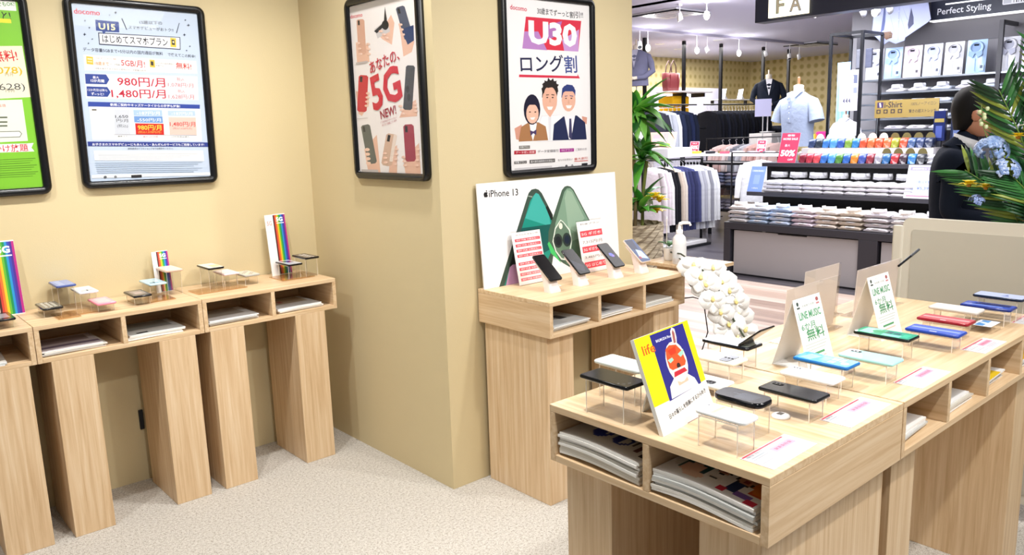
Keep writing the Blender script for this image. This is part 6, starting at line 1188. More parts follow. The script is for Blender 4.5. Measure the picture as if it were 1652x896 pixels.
def new_shirt(loc, col, label, group, coll=None, sc=1, rz=0, flat=False):
    global shirt0_used
    if not shirt0_used: o = shirt0; shirt0_used = True
    else: o = shirt0.copy(); COL.objects.link(o)
    o.location = loc; o.rotation_euler = (0, 0, rz+RND.uniform(-.03, .03)); o.scale = (sc, sc, 1); o.color = (*lin(col), 1); tag(o, label, 'shirt', group)
    if coll:
        c = collar0.copy() if collar_used[0] else collar0
        if collar_used[0]: COL.objects.link(c)
        collar_used[0] = True; c.parent = o; c.scale = (1, 1, .3 if flat else 1); c.location = (0, 0, .012 if flat else 0); c.color = (*lin(coll), 1)
    return o
shirt0_used = False
collar0 = collar_mesh().build('collar', 'fabric', solid=.0015); collar_used = [False]
tones = [('cdd0dc', 'e9e6e4'), ('b9cde6', 'dfe8f2'), ('a9bfe0', 'c9d8ee'), ('dccdd8', 'efe6ea'), ('e4d6c8', 'efe8de'), ('d9cbb8', 'ece4d8'), ('cfc9cc', 'ebe7ea'), ('dbd5d0', 'efecea'), ('c4c6d2', 'e9eaf0'), ('d2c8c0', 'ece8e4')]
ords = ['leftmost', 'second from left', 'third from left', 'fourth from left', 'fifth from left', 'sixth from left', 'seventh from left', 'eighth from left', 'ninth from left', 'tenth from left']
for k in range(9):
    y = 4.575-.236*k; lo, hi = tones[k % len(tones)]
    for j in range(4):
        what = ('top folded shirt with a raised collar', 'folded shirt', 'folded shirt', 'folded shirt')[3-j if j < 3 else 0] if j == 3 else 'folded shirt under the top one'
        lab = f'{"top folded shirt with a raised collar" if j == 3 else "folded shirt under the collared one"}, {ords[k]} pile on the lowest step'
        new_shirt((XD+.03+.01*(j % 2), y+RND.uniform(-.006, .006), .546+.043*j), RND.choice((lo, hi)), lab, 'shirt piles on the lowest step', hi if j == 3 else 'f2f2f6', flat=j < 3)
for k in range(7):
    y = 4.36-.212*k
    for j in range(3):
        lab = f'{"top flat folded white shirt" if j == 2 else "flat folded shirt under the top white one"}, {ords[k]} pile on the middle step'
        new_shirt((XD+.33, y, .836+.040*j), ('e9e7ea', 'e2e0e6', 'f4f3f3')[j], lab, 'shirt piles on the middle step', None, .96)
    c = collar0.copy(); COL.objects.link(c); c.parent = None; c.name = 'folded_shirt_collar'; c.location = (XD+.44, y+.03, .934); c.color = (*lin('a8a8ac'), 1); c.scale = (1.3, 1.3, 1.3)
    tag(c, f'grey upright collar behind the {ords[k]} pile on the middle step', 'collar', 'grey collars behind the middle step')
# rolled ties on the upper step
def tie_roll():
    m = MB(); n = 14
    m.at((0, 0, .046), rx=PI/2).lathe([(.001, -.036), (.040, -.036), (.046, -.03), (.046, .03), (.040, .036), (.001, .036)], n, 'ffffff')
    m.at((0, 0, 0)); m.add([(-.046, -.032, .046), (-.046, .032, .046), (-.058, .032, .004), (-.066, 0, .0), (-.058, -.032, .004)], [(0, 1, 2, 3, 4)], 'e8e8e8')
    for q in (-.014, .006): m.add([(-.0500, q, .04), (-.0500, q+.010, .046), (-.0560, q+.010, .02), (-.0560, q, .014)], [(0, 1, 2, 3)], 'fbfbfb')
    return m
tie0 = tie_roll().build('rolled_tie', 'satin')
tcol = [['7a2434', 'a83444', 'c24a52', '3a68b0', '4a86c4', '4a7a3a', '2f5aa0', 'c2762c', '3a4a8c', '7a2c38', '8c8a94', '2c5a8c', 'a02c34', '3c2c38', '2a6aa4', '3a3c44', '8a8e96', 'a4a098', '26262e', '4a5a78', '7a86a0', '2a2c44', '44384c', '2c2a3a'],
        ['2a3a5c', '26303c', '3468a8', '4a84c4', '2c4a90', '6a8a3a', '2c6aa0', 'b4442c', 'c25a34', 'c8482c', 'd05a34', '8a8c2c', 'b4442a', '3a5078', '2c3a60', '1f2844', 'c08890', '33304a', 'd8582c', 'e06a34', '3a4a70', '6a8ab4', '27305c', '242a48']]
for r_, (x, z, ya) in enumerate(((7.585, 1.126, 4.15), (7.80, 1.265, 4.17))):
    for k in range(16):
        c = tcol[r_][k]; o = tie0 if (r_ == 0 and k == 0) else tie0.copy()
        if o is not tie0: COL.objects.link(o)
        o.location = (x, ya-.076*k, z); o.color = (*lin(c), 1); o.rotation_euler = (0, 0, RND.uniform(-.06, .06))
        tag(o, f'rolled tie in the {"front" if r_ == 0 else "raised back"} row of ties below the yellow sign', 'tie', f'rolled ties, {"front" if r_ == 0 else "raised back"} row')
tr = MB().box((7.72, 2.972, 1.126), (7.90, 4.26, 1.264), 'c9c4c4').build('tie_riser', 'satin'); tag(tr, 'pale box raising the back row of rolled ties', 'riser')
cd0 = MB().prism([(-.038, 0), (.038, 0), (.042, .10), (.028, .128), (.010, .138), (-.010, .138), (-.028, .128), (-.042, .10)], 0, .002, 'f0ead4')
cd0 = cd0.build('tie_card', 'print')
for r_, (x, z, ya) in enumerate(((7.66, 1.126, 4.12), (7.87, 1.265, 4.14))):
    for k in range(11):
        o = cd0 if (r_, k) == (0, 0) else cd0.copy()
        if o is not cd0: COL.objects.link(o)
        o.rotation_euler = (PI/2, 0, -PI/2); o.location = (x, ya-.108*k, z); o.color = (*lin('ffffff' if k < 7 else '6a6240'), 1)
        tag(o, f'small {"cream" if k < 7 else "dark gold"} card behind the {"front" if r_ == 0 else "raised back"} row of ties', 'card', f'cards behind the ties {r_+1} {"cream" if k < 7 else "gold"}')
wp = new_shirt((7.56, 2.85, 1.126), 'e9ecf4', 'white folded shirt at the right end of the rolled ties', 'shirts beside the ties'); 
new_shirt((7.56, 2.85, 1.168), 'f2f4fa', 'white folded shirt lying on another at the right end of the ties', 'shirts beside the ties')
# easel cards
def easel(name, label, loc, rz, W, H, draw, bg, lean=.1, stand=True, cat='sign'):
    t = thing(name, label, cat, loc, rz); s = Sheet((-W/2, 0, W/2, H)); s.frame((0, 0, 0), (0, -1, 0), (lean*H, 0, H)); s.base(bg, .003, 'dedee6'); draw(s, W, H); s.build('printed_card', 'satin', t)
    if stand: MB().add([(.004, 0, .0), (lean*H*.7, 0, H*.7), (.09, 0, 0)], [(0, 1, 2)], 'cfcfd8').build('strut', 'satin', t, solid=.002)
    return t
def d_blue(s, W, H): s.R(-W*.42, H*.78, W*.42, H*.86, 'a9c0ee'); s.T('NON IRON', 0, H*.82, W*.6, H*.05, 0, 'e8eefc', .02); s.R(-W*.2, H*.3, W*.2, H*.66, '9ab4ea'); s.T('i-Shirt', 0, H*.14, W*.4, H*.05, 0, 'e8eefc', .02)
easel('sale_card', 'pale blue card at the left end of the middle step', (7.335, 4.56, .836), 0, .17, .27, d_blue, '86a2e2', .35)
def d_lil(s, W, H):
    s.R(-W*.46, .008, W*.46, H-.008, 'c3cdf0'); s.R(-W*.42, H*.84, W*.42, H*.94, '8e86b4'); s.T('形態安定シャツ', 0, H*.89, W*.7, H*.05, 0, 'f0eefa', .01); s.T('2着目半額', W*.1, H*.5, W*.5, H*.09, 0, '7c88c0', .02); s.T('¥5,390', W*.15, H*.3, W*.5, H*.11, 0, '6c78b4', .02); s.R(-W*.42, H*.05, W*.42, H*.09, 'b48a9c')
easel('sale_card', 'lilac price card at the right end of the middle step beside the man', (7.335, 2.93, .836), 0, .25, .30, d_lil, 'ecebf4', .3)
def d_50(s, W, H): s.T('春物', 0, H*.92, W*.4, H*.07, 0, 'fbe6ea', .02); s.T('MORE SALE', 0, H*.8, W*.8, H*.07, 0, 'fbe6ea', .02); s.T('最大', -W*.1, H*.58, W*.3, H*.09, 0, 'f6c6d0', .02); s.T('50%', 0, H*.32, W*.8, H*.22, 0, 'ffffff', .04); s.T('OFF', W*.2, H*.1, W*.3, H*.06, 0, 'fbe6ea', .02)
easel('sale_card', 'large red 50% sale card at the left end of the ties', (7.535, 4.325, 1.126), 0, .20, .31, d_50, 'e2405e', .32)

# ------------------------------------------------------------------ mannequins
def torso(name, label, loc, rz, col, jacket=True, sc=1, group=None, skin='e6d8c6', lap='f2f2f6', short=False, neck='e6d8c6', tie=None):
    t = thing(name, label, 'mannequin', loc, rz, group); t.scale = (sc, sc, sc); rs = []
    for z, w, d in ((0, .20, .115), (.06, .195, .112), (.18, .185, .115), (.30, .20, .125), (.40, .21, .125), (.455, .205, .115), (.50, .175, .095), (.535, .11, .07), (.56, .065, .058)):
        rs.append([(d*math.cos(2*PI*k/24)*(1.0), w*math.sin(2*PI*k/24)*(abs(math.sin(2*PI*k/24))**-.15 if abs(math.sin(2*PI*k/24)) > .05 else 1), z) for k in range(24)])
    MB().rings(rs, col).build('jacket' if jacket else 'shirt', 'fabric', t)
    for s_ in (-1, 1):
        if short: pts = [(0, .15*s_, .475), (0, .19*s_, .45), (-.005, .235*s_, .37), (-.01, .265*s_, .26)]; rad = [.045, .062, .070, .078]
        else: pts = [(0, .15*s_, .47), (0, .185*s_, .445), (0, .235*s_, .34), (-.02, .27*s_, .22), (-.09, .16*s_, .13), (-.13, .05*s_, .12)]; rad = [.04, .056, .056, .05, .044, .036]
        MB().tube(pts, rad, col, 12).build('sleeve', 'fabric', t)
        if not short: MB().tube([(-.13, .05*s_, .12), (-.15, .0, .115), (-.155, -.03*s_, .10)], [.028, .026, .012], skin, 10).build('hand', 'satin', t)
    if jacket:
        m = MB(); m.add([(-.078, .055, .555), (-.078, -.055, .555), (-.118, -.035, .42), (-.128, 0, .27), (-.118, .035, .42)], [(0, 1, 2, 3, 4)], lap)
        if tie: m.add([(-.10, .012, .53), (-.10, -.012, .53), (-.136, -.02, .34), (-.138, 0, .29), (-.136, .02, .34)], [(0, 1, 2, 3, 4)], tie)
        m.build('shirt_front', 'fabric', t, solid=.004)
        m = MB()
        for s_ in (-1, 1): m.add([(-.075, .06*s_, .56), (-.105, .10*s_, .47), (-.127, .085*s_, .40), (-.137, .0, .26), (-.122, .03*s_, .42)], [(0, 1, 2, 3, 4)], col)
        m.build('lapel', 'fabric', t, solid=.006)
    else:
        m = MB()
        for s_ in (-1, 1): m.add([(-.05, .015*s_, .55), (.0, .085*s_, .575), (-.07, .095*s_, .55), (-.115, .05*s_, .49)], [(0, 1, 2, 3)], col)
        m.build('collar', 'fabric', t, solid=.006)
        m = MB(); m.box((-.128, -.016, .25), (-.118, .016, .50), col)
        for k in range(4): m.at((-.131, 0, .29+.06*k), ry=PI/2).lathe([(.005, 0), (.005, .003)], 8, 'dfe3ea')
        m.build('placket', 'fabric', t)
    MB().lathe([(.055, .545), (.05, .60), (.052, .625), (.03, .635), (.001, .636)], 16, neck).build('neck', 'satin', t)
    MB().lathe([(.02, .636), (.012, .65), (.016, .70), (.010, .715), (.001, .717)], 12, '8a5a34' if not jacket else neck).build('neck_cap', 'satin', t)
    MB().tube([(0, 0, 0), (0, 0, -.35)], .012, 'c8c8cc', 10).lathe([(.13, -.36), (.13, -.35), (.02, -.345)], 20, 'c8c8cc').build('pole', 'satin', t)
    return t
torso('mannequin', 'headless mannequin in a pale grey short sleeved shirt above the ties', (8.14, 4.55, 1.27), -.25, '929db4', False, 1.03, short=True)
torso('mannequin', 'small far mannequin in a dark navy jacket and white shirt', (11.6, 7.0, 1.70), .6, '1c2230', True, .9)
torso('mannequin', 'grey jacketed mannequin partly hidden behind the beige wall', (9.1, 7.6, 2.10), .4, '6a6a82', True, .9, lap='b9b6c8')
torso('mannequin', 'white torso form in a white shirt inside the black rack tower', (8.6, 4.24, 1.20), -.2, 'e6e8f2', False, .62, short=True)

# ------------------------------------------------------------------ shirt wall: tower rack, shelves, bagged shirts
tw = thing('display_rack', 'tall black rack frame left of the shirt wall', 'rack', (8.4, 4.0, 0))
for x, y in ((0, .34), (0, .0), (.45, .34), (.45, .0)): MB().box((x-.014, y-.014, 0), (x+.014, y+.014, 2.43)).build('upright', 'black_metal', tw)
for z in (1.17, 2.416): 
    MB().box((0, -.014, z), (.45, .014, z+.028)).box((0, .326, z), (.45, .354, z+.028)).box((-.014, .014, z), (.014, .326, z+.028)).box((.436, .014, z), (.464, .326, z+.028)).build('cross_bar', 'black_metal', tw)
s = Sheet((-.10, 0, .10, .42)); s.frame((0, 0, 0), (0, -1, 0), (0, 0, 1)); s.base('cfc8dc', .004)
s.T('NON IRON', -.01, .37, .12, .03, 0, '6a6a80', .02); s.T('シャツ', -.01, .31, .12, .035, 0, '7a7a90', .02); s.R(.05, .28, .09, .37, '5a6078'); s.R(.05, .18, .09, .24, '7a80a0')
for k in range(3): s.P([(-.06+.03*k, .10), (-.04+.03*k, .14), (-.035+.03*k, .08)], '4a4a60')
tag(s.build('shirt_poster', 'print', loc=(8.39, 4.12, 1.63)), 'lilac shirt poster hanging in the black rack tower', 'poster')
bl = MB(); bl.grid(lambda u, v: (.01*math.sin(u*18), .14*(u-.5), .95*v), 18, 4, '9cc4ee'); o = bl.build('hanging_cloth', 'fabric', loc=(8.76, 4.36, 1.21), solid=.004); tag(o, 'pale blue cloth hanging in the black rack tower', 'cloth')
for xx, yy, col, lab in ((8.7, 4.17, '6c6e78', 'grey'), (8.7, 4.07, '55586a', 'dark')):
    o = MB().box((0, -.035, 0), (.03, .035, .20), col).build('hanging_swatch', 'fabric', loc=(xx, yy, 2.08), bevel=.006); tag(o, f'small {lab} shirt swatch high in the black rack tower', 'swatch')
wf = thing('wall_shelves', 'white shelves of packed shirts along the grey shirt wall', 'shelf', (9.0, 0, 0))
for z in (1.40, 1.52, 1.68, 1.80, 1.945): MB().box((0, .6, z), (.40, 4.30, z+.018)).build('shelf_board', 'steel', wf)
for y in (2.90, 1.62, 4.32):
    MB().box((-.02, y-.02, 0), (.02, y+.02, 2.455)).build('upright', 'charcoal', wf); MB().box((.0, y-.02, 2.42), (.40, y+.02, 2.455)).build('bracket', 'charcoal', wf)
bagc = ['dedee6', 'a9c2e6', 'e2d2d8', 'd2d7ea', 'e0dfe2', 'a8c4e6', 'e0e1e8', 'd4d8ea']
def bagged():
    m = MB(); W, H, D = .185, .335, .04
    m.grid(lambda u, v: (.0-D*.5*(1-(2*u-1)**4)*(1-(2*v-1)**6), W*(.5-u), H*v), 8, 8, 'ffffff')
    return m
def shirt_front():
    m = MB(); n = 18
    def ring(x, a, b_, z): return [(x, a*math.cos(2*PI*k/n), z+b_*math.sin(2*PI*k/n)) for k in range(n)]
    m.rings([ring(-.021, .072, .066, .252), ring(-.036, .066, .060, .252), ring(-.030, .048, .046, .256)], 'ffffff', caps=False)
    m.add(ring(-.024, .048, .046, .256), [list(range(n))[::-1]], 'c9cbd6')
    for s_ in (-1, 1): m.add([(-.040, .001*s_, .205), (-.040, .062*s_, .222), (-.041, .066*s_, .176), (-.041, .024*s_, .150)], [(0, 1, 2, 3)], 'd9dce8')
    m.add([(-.0265, -.022, .272), (-.0265, .022, .272), (-.0265, .022, .288), (-.0265, -.022, .288)], [(0, 1, 2, 3)], '25262e')
    m.add([(-.0235, -.003, .02), (-.0235, .003, .02), (-.0255, .003, .15), (-.0255, -.003, .15)], [(0, 1, 2, 3)], 'd4d6e2')
    return m
bag0 = None
for k in range(8):
    y = [4.19, 3.985, 3.78, 3.575, 3.365, 3.15, 2.855, 2.645][k]; c = bagc[k]
    if bag0 is None:
        bag0 = tag(bagged().build('packed_shirt', 'satin'), '', 'shirt', 'packed shirts on the top shelf'); cl = shirt_front().build('collar', 'fabric', bag0, solid=.002); ht = MB().box((-.027, -.085, .02), (-.024, -.04, .085), 'f6f6fa').box((-.0275, -.075, .045), (-.0265, -.05, .075), '5a5c66').build('size_card', 'print', bag0); o = bag0
    else: o = copy_tree(bag0)
    o.location = (9.1, y, 1.9632); o.rotation_euler = (0, .08, 0)
    for q in [o]+list(o.children): q.color = (*lin(c), 1)
    o['label'] = f'{("white", "pale blue", "pinkish white", "bluish white", "white", "light blue", "white", "white")[k]} packed shirt, {ords[k]} on the top shelf'
    o['group'] = 'packed shirts on the top shelf'
for r_, z in enumerate((1.42, 1.54, 1.70, 1.82)):
    for k in range(7):
        y = 3.90-.235*k; c = RND.choice(('f1f1f5', 'dfe6f2', 'eae4ec', 'f3efee', 'd5deee', 'ecebf2'))
        new_shirt((9.0, y, z), c, f'folded shirt, {ords[k]} on the {("lowest", "second", "third", "fourth")[r_]} white wall shelf', 'shirts lying on the white wall shelves', 'e4e4ec', .9, flat=r_ in (0, 2))
    if r_ in (0, 2):
        for k in range(3): new_shirt((9.0, 2.66-.235*k, z), 'eceaf0', f'folded shirt right of the dark upright, {ords[k]}, {("lowest", "", "third")[r_]} white shelf', 'shirts right of the dark upright', 'e4e4ec', .9)
# yellow sign
ys = thing('sign_board', 'mustard yellow i-Shirt sign board in front of the shirt shelves', 'sign', (7.93, 3.325, 1.545))
s = Sheet((-.297, 0, .297, .168)); s.frame((0, 0, 0), (0, -1, 0), (0, 0, 1)); s.base('86723c', .006)
s.R(-.274, .096, -.215, .150, '3a2c50'); s.T('i', -.245, .123, .018, .041, .2, 'd8cce0', .02); s.T('i-Shirt', -.12, .123, .169, .056, 0, '2b2230', .015)
for k in range(4): s.R(-.279+.068*k, .041, -.238+.068*k, .080, '3a3030'); s.E(-.259+.068*k, .060, .011, .011, '86723c')
s.T('100%ノーアイロン', .16, .123, .228, .032, 0, '4c4238', .005); s.T('驚きの超ストレッチ', .151, .056, .247, .033, 0, '3c3430', .015)
s.build('board', 'print', ys)
for y in (-.27, .27): MB().tube([(.008, y, .01), (.008, y, -.419)], .0035, 'c0c0c4', 6).build('support_rod', 'steel', ys)
# boxed ties at the right
for k, (y, z, h) in enumerate(((3.012, 1.32, .275), (2.86, 1.325, .265))):
    b_ = thing('tie_case', ('navy boxed tie set with a gold band left of the man', 'dark checked boxed tie set right beside the man')[k], 'box', (7.92, y, z))
    MB().box((0, -.052, 0), (.05, .052, h), ('1d2550', '20263c')[k]).build('case', 'gloss', b_, bevel=.004)
    MB().box((-.003, -.042, h*.62), (0, .042, h*.74), '8a7a3c').build('gold_band', 'print', b_); MB().box((-.003, -.028, h*.1), (-.001, .028, h*.5), ('39488c', '4a5a86')[k]).build('pattern_card', 'print', b_)
    MB().box((.005, -.02, 1.1255-z), (.035, .02, 0), '2a2c34').build('stand', 'print', b_)
# torso cut-out board and dark header sign on the shirt wall
cb = Sheet((-.36, -.5, .36, .4)); cb.frame((0, 0, 0), (0, -1, 0), (0, 0, 1))
cb.P([(-.17, .4), (.16, .4), (.235, .36), (.30, .12), (.33, -.02), (.30, -.05), (.08, -.18), (.075, -.21), (-.02, -.235), (-.09, -.20), (-.16, -.24), (-.19, -.19), (-.28, -.10), (-.27, .10), (-.24, .36)], 'c6cbe6')
cb.P([(-.155, .22), (-.135, .05), (-.15, -.08), (-.185, -.10), (-.17, .05)], '44548e'); cb.P([(.125, .12), (.155, .02), (.16, -.05), (.11, -.10), (.10, -.05)], '28305e')
cb.P([(-.14, .33), (-.03, .34), (.12, .33), (.10, .0), (.075, -.20), (-.12, -.18), (-.14, .0)], 'd0d6ee'); cb.P([(-.01, .34), (.008, .34), (.014, -.2), (.0, -.2)], 'bcc4e0')
cb.P([(-.15, -.10), (-.075, -.10), (-.055, -.13), (-.06, -.17), (-.12, -.185), (-.155, -.15)], '8a6244')
for k in range(3): cb.P([(-.09, -.12-.02*k), (-.055, -.118-.02*k), (-.055, -.124-.02*k), (-.09, -.128-.02*k)], '5c3c28')
for k in range(5): cb.E(0.0, .28-.09*k, .005, .005, 'e8ecf8')
for pts in (((.0, .1), (.09, -.14), (.08, -.14)), ((.03, .15), (.1, .0), (.09, .0)), ((-.1, .1), (-.03, -.12), (-.04, -.12))): cb.P(list(pts), 'b4bcdc')
fc = list(cb.f); o = cb.build('cutout_board', 'print', loc=(9.0, 3.90, 2.56), solid=-.012); o.color = (.50, .52, .62, 1); tag(o, 'cut-out board of a headless man in a pale shirt above the shirts', 'board')
hd = thing('header_sign', 'dark sign reading Perfect Styling with white light strips', 'sign', (9.30, 0, 0))
MB().box((0, -.5, 2.555), (.10, 3.70, 2.79)).build('sign_box', 'dark_sign', hd)
MB().box((-.015, -.5, 2.542), (.10, 3.70, 2.555)).build('light_strip', 'strip_glow', hd); MB().box((-.012, -.5, 2.70), (-.001, 3.55, 2.712)).build('light_strip', 'strip_glow', hd)
s = Sheet((-2, -.2, 2, .2)); s.frame((-.002, 3.37, 2.628), (0, -1, 0), (0, 0, 1)); s.T('Perfect Styling', 0, 0, .52, .085, 0, 'f6f8fc', .01); s.P(rrect(.36, .0, .66, .16, .012), 'f0f2f6'); s.R(.37, .01, .44, .1, 'c4c8d0')
for k in range(9): s.R(.46+.021*k, .012, .46+.021*k+.006+.005*(k % 2), .12, '3a4052')
s.build('lettering', 'print', hd)
# shop front fascia
fa = thing('fascia_sign', 'dark shop front fascia with a glowing FA light box', 'sign', (6.86, 0, 0))
MB().box((0, -1.6, 2.455), (.16, 4.30, 2.80)).box((0, -1.6, 2.80), (.16, 4.30, 3.1)).build('fascia', 'dark_sign', fa)
MB().box((-.03, 3.76, 2.478), (0, 4.145, 2.78)).build('light_box', 'sign_glow', fa)
s = Sheet((-.2, 0, .2, .3)); s.frame((-.0305, 3.952, 2.49), (0, -1, 0), (0, 0, 1)); s.T('F', -.075, .085, .085, .14, 0, 'a9c8b4', .03); s.T('F', -.075, .085, .07, .125, 0, 'f4eec8', .0); s.T('A', .075, .085, .12, .14, 0, 'a4b4d8', .03); s.T('A', .075, .085, .10, .125, 0, 'f4eec8', 0); s.build('lettering', 'print', fa)
f2 = MB().box((6.86, 5.25, 2.80), (7.0, 6.6, 3.0)).build('fascia_sign', 'dark_sign'); tag(f2, 'dark strip of fascia at the top of the photo beside the beige wall', 'sign')

# ------------------------------------------------------------------ shop poles, rails, racks and hanging clothes
for k, x in enumerate((9.43, 10.37, 11.35, 12.6, 13.43)):
    p = thing('rack_pole', f'black floor to ceiling pole, {ords[k]} in the row along the clothes rails', 'pole', (x, 7.72, 0), 0, 'black poles along the clothes rails')
    MB().box((-.022, -.022, 0), (.022, .022, 2.795)).build('post', 'black_metal', p); MB().box((-.05, -.05, 0), (.05, .05, .012)).build('foot', 'black_metal', p)
def rail(label, a, b_, r=.012, legs=False):
    m = MB()
    if legs: m.tube([(a[0], a[1], 0), a, b_, (b_[0], b_[1], 0)], r, '1a1b20', 10)
    else: m.tube([a, b_], r, '1a1b20', 10)
    o = m.build('clothes_rail', 'satin'); tag(o, label, 'rail', 'clothes rails'); return o
rail('black rail holding the dark jackets under the red handbag', (9.05, 7.5, 1.83), (10.4, 7.5, 1.83))
rail('black rail holding the long row of dark suits', (10.9, 7.72, 1.84), (12.55, 7.72, 1.84))
rail('black rail holding the dark jackets below the far mannequin', (12.5, 7.72, 1.56), (13.4, 7.72, 1.56))
rail('short bare black rail reaching right from the second black pole', (10.392, 7.72, 1.47), (10.95, 7.72, 1.47))
rail('rail holding the pale trousers and coats at the front left', (7.6, 6.3, 1.12), (8.75, 6.2, 1.10))
def garment(L=.72, W=.40, T=.034, sleeve=True, open_=True):
    """hanging jacket: hook at the origin, shoulders along local y, thin along local x"""
    m = MB(); rs = []
    for z, w, t in ((-.06, .05, .03), (-.075, .20, .05), (-.10, .38, .06), (-.16, .44, .075), (-.4, .42, .085), (-.06-L*.75, .43, .085), (-.06-L, .45, .08)):
        rs.append([(T*t/.06*.5*math.cos(2*PI*k/14), W*w/.42*.5*math.sin(2*PI*k/14), z) for k in range(14)])
    m.rings(rs[::-1], 'ffffff')
    return m
def hook():
    return MB().tube([(0, 0, -.06), (0, 0, -.02), (.0, .018, .0), (.0, .0, .016), (.0, -.014, .008)], .003, 'd8d8dc', 6).tube([(0, -.15, -.10), (0, 0, -.06), (0, .15, -.10)], .006, 'e8e4e0', 6)
def sleeve(s_, W=.40, L=.55):
    m = MB(); rs = []
    for y, z, r in ((W*.46*s_, -.12, .040), (W*.56*s_, -.3, .044), (W*.60*s_, -.12-L, .036)):
        rs.append([(r*.5*math.cos(2*PI*k/10), y+r*math.sin(2*PI*k/10), z) for k in range(10)])
    return m.rings(rs, 'f0f0f0')
def make_garment(L, W):
    g = garment(L, W).build('garment', 'fabric'); [sleeve(s_, W, L*.8).build('sleeve', 'fabric', g) for s_ in (-1, 1)]; h = hook().build('hanger', 'satin', g); return g
def hang_row(n, a, b_, cols, label, group, proto, rz=0, cat='jacket'):
    used = False
    for k in range(n):
        t = k/(n-1); c = cols[k % len(cols)]
        o = proto if not used else copy_tree(proto); used = True
        o.location = Vector(a).lerp(Vector(b_), t); o.rotation_euler = (0, 0, rz+RND.uniform(-.04, .04)); o.color = (*lin(c), 1)
        for q in o.children: q.color = (*lin(c), 1) if q.name.startswith('sleeve') else (1, 1, 1, 1)
        tag(o, label[k] if isinstance(label, list) else label, cat, group)
hang_row(18, (11.0, 7.72, 1.80), (12.5, 7.72, 1.80), ('14161f', '171a26', '10121a', '1a1e2c'), 'dark suit jacket in the long row behind the red sale card', 'row of dark suits', make_garment(.66, .40))
hang_row(9, (12.55, 7.72, 1.525), (13.35, 7.72, 1.525), ('171a28', '1a2030', '121420'), 'dark jacket in the short row below the far mannequin', 'short row of dark jackets', make_garment(.6, .38))
jl = ['charcoal open jacket facing out on the left rail', 'pale grey jacket behind the charcoal one', 'white shirt hanging behind the charcoal jacket', 'navy jacket with a white badge', 'dark navy jacket next to the badge jacket', 'blue black jacket right of the badge jacket', 'rightmost navy jacket under the white shelf']
pj = make_garment(.62, .42)
for k, (x, c, rz) in enumerate(((9.34, '3a3a46', .72), (9.5, 'c8ccd8', .5), (9.59, 'eceef4', .5), (9.71, '27304c', .5), (9.81, '1c2338', .5), (9.91, '20294a', .5), (10.01, '1a2136', .5))):
    o = pj if k == 0 else copy_tree(pj); o.location = (x, 7.5, 1.80); o.rotation_euler = (0, 0, rz); o.color = (*lin(c), 1)
    for q in o.children: q.color = (*lin(c), 1) if q.name.startswith('sleeve') else (1, 1, 1, 1)
    tag(o, jl[k], 'jacket', 'jackets on the left rail')
cols_a = ['e9dfe4', 'ded2d8', 'efe9ea', '1a1a20', '16161c', 'c9b8a8', 'd8ccc0', '3a3e66', '33365c', '2c2f52', '40446c', 'b9b9c2', 'a4a4ae', 'c8c8cc', '8a8a94', 'd9d9dc', 'e6e6e8']
names_a = {'e9dfe4': 'pinkish white', 'ded2d8': 'dusty pink', 'efe9ea': 'off white', '1a1a20': 'black', '16161c': 'jet black', 'c9b8a8': 'beige', 'd8ccc0': 'pale beige', '3a3e66': 'indigo', '33365c': 'navy', '2c2f52': 'dark navy', '40446c': 'slate blue', 'b9b9c2': 'light grey', 'a4a4ae': 'mid grey', 'c8c8cc': 'silver grey', '8a8a94': 'dark grey', 'd9d9dc': 'pale grey', 'e6e6e8': 'white'}
pa = make_garment(.80, .42)
hang_row(17, (7.70, 6.29, 1.09), (8.68, 6.21, 1.075), cols_a, [names_a[c]+' garment hanging on the front left rail' for c in cols_a], 'garments on the front left rail', pa, .35, 'garment')
rk = thing('garment_rack', 'steel garment rack with a white base at the front left of the store', 'rack', (8.2, 6.25, 0))
for x in (-.60, .60): MB().box((x-.012, -.012, 0), (x+.012, .012, 1.12)).build('post', 'black_metal', rk)
MB().box((-.45, -.22, .03), (.42, .22, .075)).build('base_shelf', 'white_plastic', rk, bevel=.004); MB().box((-.5, -.25, 0), (.47, .25, .03)).build('plinth', 'matte_black', rk)
# square trouser table with black frame
fr = thing('display_rack', 'low black frame rack with folded clothes left of the shirt stand', 'rack', (9.5, 6.1, 0))
for x, y in ((0, .50), (0, .0), (.5, .95), (.5, .0)): MB().box((x-.018, y-.018, 0), (x+.018, y+.018, 1.0)).build('post', 'black_metal', fr)
for z in (.975, .66, .33): MB().box((-.018, -.02, z), (.018, 1.0, z+.03)).box((.482, -.02, z), (.518, 1.0, z+.03)).build('bar', 'black_metal', fr); MB().box((.018, -.02, z), (.482, 1.0, z+.022)).build('shelf', 'dark_sign' if z > .9 else 'charcoal', fr)
for k in range(3):
    for j in range(4):
        new_shirt((9.53, 6.28+.25*k, .69+.045*j), RND.choice(('c9d2ea', 'e4e6f2', 'a9b4d8', 'd8cfe0')), f'folded pale top in the upper shelf of the black frame rack, {ords[k]} pile', f'folded tops upper shelf pile {k+1}')
        if j < 3: new_shirt((9.53, 6.28+.25*k, .36+.045*j), RND.choice(('d8d2e0', 'e9e4ee', 'bdb8cc')), f'folded pale top in the lower shelf of the black frame rack, {ords[k]} pile', f'folded tops lower shelf pile {k+1}')
pk = make_garment(.75, .40); ck = ['e6c9c4', 'dfbcb6', 'ecd8d4', '8c8c94', 'c9c9d0', 'e4beb6', 'd8a8a0', 'ecd0c8', 'e6c4bc']
nk = ['pale pink', 'dusty rose', 'powder pink', 'grey', 'light grey', 'salmon pink', 'deep salmon', 'peach', 'rose beige']
hang_row(9, (10.38, 7.0, 1.28), (10.58, 6.2, 1.30), ck, [n+' blouse hanging behind the black frame rack' for n in nk], 'blouses behind the black frame rack', pk, 1.2, 'blouse')
rail('white rail holding the pink blouses', (10.33, 7.25, 1.31), (10.63, 5.95, 1.33), legs=True)
